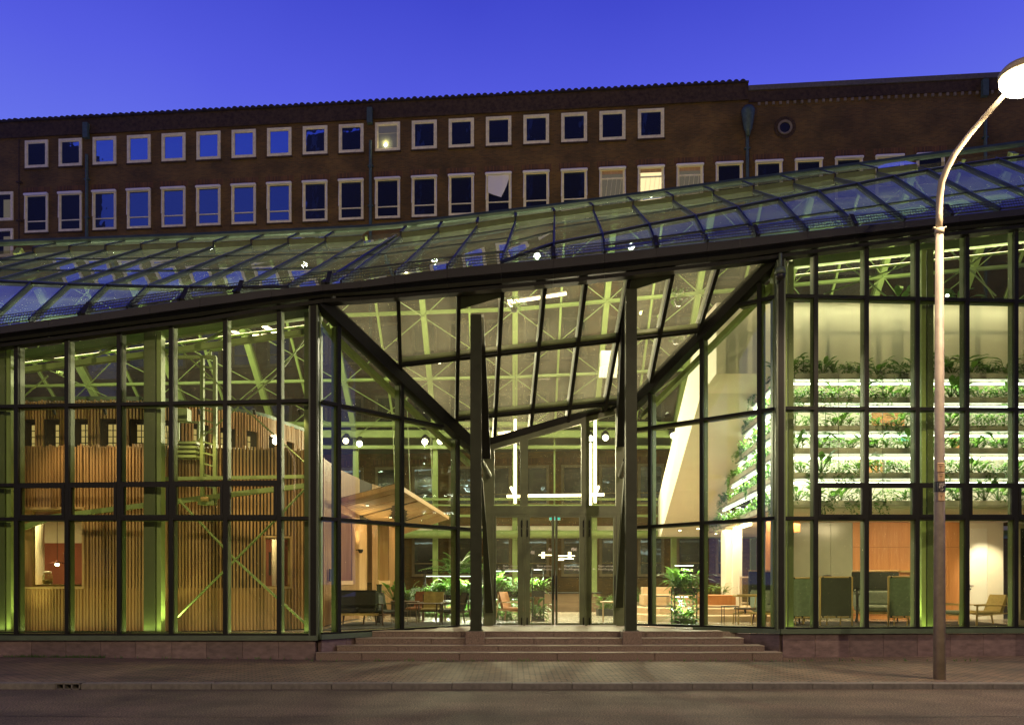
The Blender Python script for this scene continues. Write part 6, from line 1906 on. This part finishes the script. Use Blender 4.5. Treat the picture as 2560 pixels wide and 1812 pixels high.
for k, (x, y) in enumerate(((1700, 1462), (1722, 1462), (1738, 1464), (1690, 1464), (1712, 1455))):
    kk = ('strap', 'spike', 'bushy', 'broad', 'spike')[k]
    plant(PK[kk][0], (Xat(x, 22.1), 22.1, Zat(1472, 22.1)), kname[kk] + ' crowning the rack by the benches', 'plants crowning the rack by the benches', 1.3, 'rack_plant')
plant(PK['pink'][0], (Xat(1112, 26.6), 26.6, Zat(1478, 26.6)), 'purple bromeliad in the middle of the wide plant rack', None, 1.0, 'bromeliad')
for k, (x, y, s_) in enumerate(((1125, 1425, 1.2), (1150, 1415, 1.5), (1172, 1425, 1.2))):
    plant(PK['palm'][k % 3], (Xat(x, 26.7), 26.8, Zat(1432, 26.7)), 'tall fern palm on top of the wide plant rack, ' + ('left one', 'middle one', 'right one')[k], 'palms on top of the wide rack', s_, 'palm')
for k, x in enumerate((985, 1000, 1020, 1045)):
    kk = ('broad', 'strap', 'broad', 'bushy')[k]
    plant(PK[kk][k], (Xat(x, 27), 27.0, Zat(1500, 27)), kname[kk] + ' in the dark planter left of the wide rack, ' + ('leftmost', 'second', 'third', 'rightmost')[k], 'plants in the dark planter left of the rack', 1.9, 'potted_plant')
g = G(); g.box((Xat(980, 27), 26.8, FZ), (Xat(1052, 27), 27.3, Zat(1500, 27))); tag(build(g, 'floor_planter', M['black']), 'long black floor planter left of the wide plant rack', 'planter')
for k, (x, y) in enumerate(((1500, 1500), (1512, 1510), (1524, 1495), (1536, 1505), (1505, 1520), (1528, 1522))):
    kk = ('var', 'palm', 'strap', 'palm', 'broad', 'strap')[k]
    plant(PK[kk][k % len(PK[kk])], (Xat(x, 27.5), 27.5 + .3 * (k % 2), Zat(y + 10, 27.5)), {'var': 'yellow variegated plant', 'palm': 'fan palm', 'strap': 'strap leaved plant', 'broad': 'broad leaved plant'}[kk] + ' seen through the right sidelight, ' + ('back left', 'front left', 'back middle', 'front right', 'low left', 'low right')[k], 'plants behind the right sidelight', 1.2 if kk != 'palm' else .7, 'potted_plant')
g = G(); g.box((Xat(1494, 27.5), 27.3, FZ), (Xat(1545, 27.5), 28.0, Zat(1522, 27.5))); tag(build(g, 'floor_planter', M['black']), 'low black floor planter behind the right sidelight', 'planter')
# oak table frame
ot = thing('oak_table', 'slim oak table end seen through the right sidelight', 'table', (Xat(1520, 23), 23, FZ))
a, b = P(1506, 1552, 23), P(1545, 1503, 23)
build(G().box((a.x, 22.98, b.z - .04), (b.x, 23.6, b.z)), 'top', M['plywood'], ot)
for x in (a.x + .02, b.x - .02): build(G().box((x - .02, 22.99, FZ), (x + .02, 23.03, b.z - .04)), 'leg', M['plywood'], ot)
# reception desk at the back of the hall
rd = thing('reception_desk', 'long reception counter with dark top at the back of the hall', 'desk', (Xat(1420, 31), 31, FZ))
build(G().box((Xat(1350, 31), 30.8, FZ), (Xat(1500, 31), 31.5, Zat(1483, 31))), 'counter_front', M['deskwood'], rd)
build(G().box((Xat(1348, 31), 30.7, Zat(1483, 31) + .002), (Xat(1502, 31), 31.6, Zat(1480, 31))), 'counter_top', M['black'], rd)
# rattan chair and leather seats behind the left glazing
armchair((Xat(1286, 23.6), 23.7), 'rattan lounge chair behind the left sidelight', 2.7, 'rattan', 'plywood')
armchair((Xat(1045, 24.0), 24.2), 'orange brown leather armchair left of the wide plant rack', 1.2, 'leather', 'darkwood')
armchair((Xat(1078, 23.0), 23.2), 'tan armchair with rounded back in front of the leather one', 1.5, 'tan', 'darkwood')
sofa((Xat(1130, 27.6), 27.8), 3.0, 'white grey low sofa behind the wide plant rack', 0, False)
armchair((Xat(1128, 22.0), 22.2), 'black reclining lounge chair with sheepskin beside the left post', .35, 'blackfab', 'darkwood')
sofa((Xat(895, 21.5), 21.7), 1.15, 'black two seat sofa in front of the timber side wall', math.pi, False)
for ch in [o for o in COL.objects if o.parent and o.parent.name.startswith('sofa')]:
    if ch.parent.get('label', '').startswith('black two') and ch.name.split('.')[0] in ('seat_cushion', 'backrest', 'armrest'):
        ch.data.materials[0] = M['blackfab']
armchair((Xat(955, 21.4), 21.7), 'dark wooden chair with black seat right of the black sofa', 2.4, 'blackfab', 'darkwood')
small_table((Xat(1010, 22.0), 22.2), .62, .75, 'dark wooden coffee table in the left lounge corner', 'darkwood')
small_table((Xat(1060, 21.6), 21.8), .58, .95, 'larger dark wooden table beside the left entrance post', 'darkwood')
g = G(); g.prism([(-4.6, 19.2, FZ + .004), (-1.7, 21.2, FZ + .004), (-1.6, 23.0, FZ + .004), (-4.6, 23.0, FZ + .004)], (0, 0, .012)); tag(build(g, 'rug', M['rug']), 'dark rug under the left lounge furniture', 'rug')
g = G(); g.prism([(7.6, 20.2, FZ + .004), (13.5, 20.2, FZ + .004), (13.5, 23.4, FZ + .004), (7.6, 23.4, FZ + .004)], (0, 0, .012)); tag(build(g, 'rug', M['rug']), 'dark rug under the right lounge screens', 'rug')
for k, x in enumerate((945, 951)):
    c = P(x, 1505, 22.5); g = G(); g.lathe((c.x, c.y, FZ), [(.05, 0), (.035, .1), (.035, 1.05), (.05, 1.1)], 10); tag(build(g, 'stand_post', M['black']), ('left' if k == 0 else 'right') + ' of two black posts standing by the timber side wall', 'post')

# ================================================================== LAMPS OF THE HALL
# tube chandelier over the entrance
def tubelight(pts, label_part): pass
ch = thing('tube_chandelier', 'glowing chandelier of crossed light tubes hanging behind the entrance', 'chandelier', P(1395, 1238, 24))
YC = 24.0
def tb(p, q, r=.042):
    build(G().tube([p, q], r, 10), 'light_tube', M['e_warm'], ch, smooth=False)
tb(P(1288, 1048, YC), P(1288, 1258, YC)); tb(P(1488, 1044, YC), P(1488, 1256, YC)); tb(P(1475.5, 1108, YC - .6), P(1475.5, 1262, YC - .6), .05)
tb(P(1267, 1240, YC), P(1302, 1240, YC)); tb(P(1318, 1239, YC), P(1456, 1237.5, YC)); tb(P(1476, 1236, YC), P(1510, 1236, YC))
tb(P(1278, 1219, YC - .8), P(1290, 1242, YC + .8)); tb(P(1496, 1217, YC - .8), P(1486, 1240, YC + .8))
tb(P(1245, 1083, YC + 3), P(1276, 1080, YC + 3)); 
g = G()
for x in (1288, 1488): g.tube([P(x, 1046, YC), P(x, 900, YC)], .006, 4)
build(g, 'hanger_wire', M['black'], ch)
for x in (1288, 1482):
    lamp('POINT', 'tube_glow', P(x, 1150, YC - .1), 150, (1, .78, .50), ch, size=.35)
lamp('AREA', 'tube_glow', P(1387, 1242, YC), 70, (1, .78, .50), ch, size=1.7, size_y=.08)
# small crossed lamps far inside
cf = thing('tube_chandelier', 'small tube lamps deep in the hall above the reception', 'chandelier', P(1400, 1387, 31))
for (a, b) in (((1347, 1387), (1379, 1387)), ((1396, 1389), (1437, 1389)), ((1397, 1395), (1434, 1396)), ((1396, 1399), (1409, 1399))): build(G().tube([P(*a, 31), P(*b, 31)], .016, 8), 'light_tube', M['e_warm'], cf)
for x in (1355, 1358, 1361, 1421, 1424, 1427): build(G().tube([P(x, 1379, 31), P(x, 1395, 31)], .010, 6), 'light_tube', M['e_warm'], cf)
lamp('AREA', 'tube_glow', P(1400, 1392, 31), 120, (1, .80, .54), cf, size=2.0)
# exit sign behind the doors
ex = thing('exit_sign', 'turquoise lit exit sign hanging behind the middle door mullion', 'sign', P(1387, 1296, 22.5))
a, b = P(1373, 1300, 22.5), P(1401, 1292, 22.5)
build(G().box((a.x, 22.5, a.z), (b.x, 22.56, b.z)), 'housing', M['white2'], ex); build(G().quad((a.x + .01, 22.496, a.z + .01), (b.x - .01, 22.496, a.z + .01), (b.x - .01, 22.496, b.z - .01), (a.x + .01, 22.496, b.z - .01)), 'lit_face', M['e_exit'], ex)
# floodlights on the rear beam
fd = [(866, 1097, 'far left end of the rear beam, left of the first pair'), (900, 1104, 'second from the left end of the rear beam'), (1063, 1099, 'left of the pair above the plant rack'), (1101, 1098, 'right of the pair above the plant rack'),
      (1475, 1091, 'left of the pair seen through the right top light'), (1513, 1089, 'right of the pair seen through the right top light'), (1682, 1084, 'single one beside the white leaning wall')]
for i, (x, y, w) in enumerate(fd):
    c = P(x, y, 33.4)
    t = thing('floodlight', 'glaring floodlight, ' + w, 'floodlight', c)
    build(G().lathe(c, [(.05, .22), (.15, .12), (.18, -.02), (.17, -.06)], 14), 'housing', M['black'], t)
    g = G(); g.lathe(c + Vector((0, -.12, -.10)), [(.02, .12), (.08, .095), (.12, .03), (.12, -.03), (.08, -.095), (.02, -.12)], 14); build(g, 'lens', M['e_flood'] if i else M['e_warm'], t)
    build(G().beam(c + Vector((0, 0, .2)), c + Vector((0, .3, .25)), .05, .05), 'bracket', M['black'], t)
    if i: lamp('SPOT', 'flood_beam', c + Vector((0, -.40, -.15)), 1700, (1, .88, .62), t, size=.16, aim=c + Vector((0, -9, -4.2)), spot=135, blend=.6)
# linear lamps near the roof
linear(P(1270, 757, 25.6), P(1416, 734, 25.6), .07, 'long warm linear lamp high under the ridge over the entrance', 160)
linear(P(1272, 757, 25.6) , P(1280, 766, 25.0), .06, 'short warm lamp stub at the end of the long ridge lamp', 0)
linear(P(628, 796, 19.6), P(693, 836, 22.5), .06, 'bright slanting linear lamp at the top of the left wing', 160)
for k, (x0, y0, x1, y1) in enumerate(((465, 826, 484, 829), (491, 830, 507, 830), (528, 828, 546, 823), (579, 828, 597, 834), (632, 839, 647, 839), (653, 839, 666, 839), (715, 838, 728, 841), (387, 825, 411, 810))):
    linear(P(x0, y0, 22.5), P(x1, y1, 22.5), .05, ('first', 'second', 'third', 'fourth', 'fifth', 'sixth', 'seventh', 'separate slanting')[k] + ' small warm strip lamp in the row under the left roof', 18, group='small strip lamps under the left roof')
linear(P(1870, 660, 20), P(1898, 654, 20), .05, 'single warm strip lamp behind the top of the right valley beam', 25)
linear(P(1150, 742, 19.2), P(1240, 728, 19.4), .04, 'thin lamp behind the left post head', 22)
linear(P(1580, 690, 19.4), P(1660, 682, 19.5), .04, 'thin lamp behind the right post head', 22)
t = thing('spotlight', 'small bright spotlight among the roof plants on the right', 'lamp', P(2366, 743, 20.6))
c = P(2366, 741, 20.6); build(G().lathe(c, [(.03, -.12), (.05, -.08), (.05, .03)], 10), 'housing', M['black'], t); build(G().lathe(c + Vector((0, -.04, .0)), [(.02, -.03), (.045, .0), (.02, .04)], 8), 'lens', M['e_flood'], t)
lamp('POINT', 'spot_glow', c + Vector((0, -.3, .1)), 8, (1, .85, .6), t, size=.06)
# floor uplights by the front columns; sill strips added for the lime glow
for x, wall, pw, w in ((20, WL, 60, 'at the far left column'), (379, WL, 90, 'at the wide left column'), (768, WL, 50, 'inside the left corner post'), (1975, WR, 50, 'inside the right corner post'), (2322, WR, 90, 'at the column behind the lamp pole')):
    c = wall.pd(x, 1582, -.55); c.z = FZ
    s_ = 1 if x < 1280 else -1
    c.x += s_ * .62
    t = thing('floor_uplight', 'small round floor uplight ' + w, 'lamp', c, 0, 'floor uplights beside the front columns')
    build(G().lathe(c, [(.07, .0), (.07, .03), (.055, .035)], 12), 'body', M['black'], t); build(G().lathe(c + Vector((0, 0, .036)), [(.05, 0), (.05, .004)], 10), 'lens', M['steel'], t)
    lamp('SPOT', 'uplight_beam', c + Vector((0, .0, .08)), pw * .85, (.95, 1.0, .42), t, size=.05, aim=c + Vector((-s_ * .8, -.05, 3.2)), spot=95, blend=.9)
for wall, xa_, xb_, pw, w in ((WL, -60, 770, 95, 'left'), (WR, 1985, 2640, 75, 'right')):
    a, b = wall.p(xa_, 1582, -.27), wall.p(xb_, 1582, -.27); a.z = b.z = FZ + .03
    t = thing('added_floor_strip', 'added light strip on the floor inside the %s wing glazing' % w, 'lamp', a)
    build(G().beam(a, b, .05, .03, (0, 0, 1)), 'channel', M['black'], t)
    build(G().beam(a + Vector((0, 0, .017)), b + Vector((0, 0, .017)), .025, .006, (0, 0, 1)), 'diffuser', M['steel'], t)
    mid = (a + b) / 2; d = (b - a); L = d.length; d.normalize()
    o = lamp('AREA', 'added_strip_glow', mid, pw * .36, (.92, 1.0, .36), t, size=L, size_y=.03)
    zax = Vector((0, 0, -1)); yax = zax.cross(d); q = Matrix((d, yax, zax)).transposed().to_4x4()
    o.matrix_local = MW[t].inverted() @ (Matrix.Translation(mid + Vector((0, 0, .03))) @ q)
# hidden tubes added under the gallery deck and rear slab to warm the brick wall
for k, X in enumerate((-11, -5.5, 0, 5.5, 11)):
    linear(Vector((X - 1.2, 35.6, 3.88)), Vector((X + 1.2, 35.6, 3.88)), .05, ('far left', 'left', 'middle', 'right', 'far right')[k] + ' added wash tube under the rear gallery deck', (70 if k == 4 else 34), group='added wash tubes under the rear gallery')
    linear(Vector((X - 1.2, 34.75, 8.10)), Vector((X + 1.2, 34.75, 8.10)), .05, ('far left', 'left', 'middle', 'right', 'far right')[k] + ' added wash tube under the rear slab', 16, group='added wash tubes under the rear slab')
for k, (x, w) in enumerate(((2010, 'nearest the corner post'), (2120, 'in the second bay'), (2240, 'in the third bay'), (2370, 'just right of the lamp pole'), (2500, 'nearest the right picture edge'))):  # hidden washers added to light the parapet from its top
    c = P(x, 747, 19.95)
    t = thing('added_parapet_washer', 'added washer grazing the white parapet, ' + w, 'lamp', c, 0, 'added washers along the parapet')
    build(G().cbox(c, (.16, .05, .05)), 'body', M['black'], t)
    lamp('AREA', 'wash_beam', c + Vector((0, .0, -.05)), 5, (1, .95, .62), t, size=1.2, size_y=.04, aim=c + Vector((0, .30, -1.0)))
# fan heater on the right column
fh = thing('fan_heater', 'white fan heater with louvres high on a column inside', 'heater', P(1520, 905, 29))
a, b = P(1503, 914, 29), P(1545, 876, 29); build(G().box((a.x, 29, a.z), (b.x, 29.5, b.z)), 'casing', M['white2'], fh)
for k in range(6):
    x = lerp(1500, 1538, k / 5); build(G().beam(P(x + 3, 916, 28.95), P(x, 944, 28.8), .04, .1, (1, 0, 0)), 'louvre', M['white2'], fh)
# hanging plants high in the hall
for k, (x, y, Y, s_) in enumerate(((1285, 770, 24.5, 1.5), (1695, 755, 24, 1.6), (1690, 850, 24, 1.1))):
    c = P(x, y, Y)
    plant(PK['bushy'][k], c, ('leafy hanging plant under the long ridge lamp', 'leafy hanging plant right of the right entrance post', 'small hanging plant lower beside the right valley beam')[k], None, s_, 'hanging_plant')
    g = G(); g.tube([c + Vector((0, 0, 0)), c + Vector((0, 0, 2.0))], .008, 4); g.lathe(c + Vector((0, 0, -.12)), [(.08, 0), (.12, .12)], 10)
    tag(build(g, 'hanging_pot', M['black']), ('black hanging pot under the long ridge lamp', 'black hanging pot right of the right entrance post', 'small black hanging pot beside the right valley beam')[k], 'pot')

# downlights added under the wooden canopy to brighten the timber side wall
for k, (u, v) in enumerate(((.35, .15), (.35, .5), (.4, .85))):
    p = bil(u, v) - Vector((0, 0, .03))
    t = thing('downlight', 'added warm downlight under the wooden canopy, ' + ('nearest its front edge', 'at its middle', 'nearest its back')[k], 'lamp', p, 0, 'downlights under the wooden canopy')
    build(G().lathe(p, [(.06, 0), (.06, .03)], 10), 'trim', M['black'], t); build(G().lathe(p - Vector((0, 0, .005)), [(.045, 0), (.045, .004)], 10), 'lens', M['e_warm'], t)
    lamp('AREA', 'downlight_beam', p - Vector((0, 0, .02)), 24, (1, .74, .46), t, size=.3, aim=p + Vector((-1.2, 0, -3)))
# track lights between facade and pavilion washing the slats
for k, x in enumerate((110, 240, 480, 620, 735)):
    c = WL.p(x, 1022, -.32)
    t = thing('track_spot', 'small black track spot before the timber slats, %s from the left' % ('first', 'second', 'third', 'fourth', 'fifth')[k], 'lamp', c, 0, 'track spots along the left inner rail')
    build(G().tube([c + Vector((0, 0, .06)), c + Vector((0, .06, -.04))], .035, 8), 'body', M['black'], t)
    lamp('SPOT', 'wash_beam', c + Vector((0, .02, -.08)), 105, (1, .72, .38), t, size=.06, aim=c + Vector((0, .75, -3.3)), spot=100, blend=1.0)

# light lines added on the eave trusses to brighten steel under the roof edge
for wall, pts, pw, w in ((WL, [(-60, 925), (390, 872), (770, 815)], 130, 'left'), (WR, [(1990, 690), (2300, 656), (2640, 618)], 80, 'right')):
    a, b = wall.pd(*pts[0], -1.15), wall.pd(*pts[-1], -1.15)
    t = thing('added_truss_strip', 'added light line on the eave truss of the %s wing' % w, 'lamp', a)
    build(G().beam(a, b, .05, .04, (0, 0, 1)), 'channel', M['steel'], t)
    build(G().beam(a + Vector((0, 0, .025)), b + Vector((0, 0, .025)), .02, .01, (0, 0, 1)), 'diffuser', M['e_warm'], t)
    mid = (a + b) / 2; d = (b - a); L = d.length; d.normalize()
    o = lamp('AREA', 'added_strip_glow', mid, pw, (.95, 1.0, .48), t, size=L, size_y=.04)
    up = Vector((0, -.35, 1)); up -= d * up.dot(d); up.normalize(); zax = -up; yax = zax.cross(d); q = Matrix((d, yax, zax)).transposed().to_4x4()
    o.matrix_local = MW[t].inverted() @ (Matrix.Translation(mid + up * .06) @ q)
# fill uplighters added under the ridge to brighten the steel and folded glass
for k, (x, y, Y) in enumerate(((1100, 900, 27.5), (1390, 860, 27.5), (1650, 790, 27.5), (700, 960, 27.5), (430, 930, 27.0), (150, 930, 27.0), (2250, 720, 27))):
    c = P(x, y, Y)
    t = thing('uplighter', 'added fill uplighter on the rear roof steel, ' + ('left of the entrance', 'over the entrance', 'by the right post', 'at the right end of the timber pavilion', 'above the middle of the timber pavilion', 'above the left of the timber pavilion', 'above the gallery')[k], 'lamp', c)
    build(G().lathe(c, [(.05, -.12), (.10, -.05), (.11, .02)], 12), 'body', M['steel'], t)
    lamp('POINT', 'uplight_beam', c + Vector((0, -.1, .25)), 520, (1, .95, .62), t, size=.12)

c = side_pt(24.75) + Vector((.16, 0, 2.75))
t = thing('uplighter', 'small uplighter on the timber side wall below the wooden canopy', 'lamp', c)
build(G().lathe(c, [(.04, -.10), (.08, -.03), (.08, .02)], 12), 'body', M['black'], t)
build(G().beam(c, side_pt(24.75) + Vector((0, 0, 2.75)), .03, .03, (0, 0, 1)), 'bracket', M['black'], t)
lamp('SPOT', 'uplight_beam', c + Vector((0.05, 0, .05)), 110, (1, .78, .48), t, size=.12, aim=c + Vector((.8, .3, 1.6)), spot=150, blend=.6)
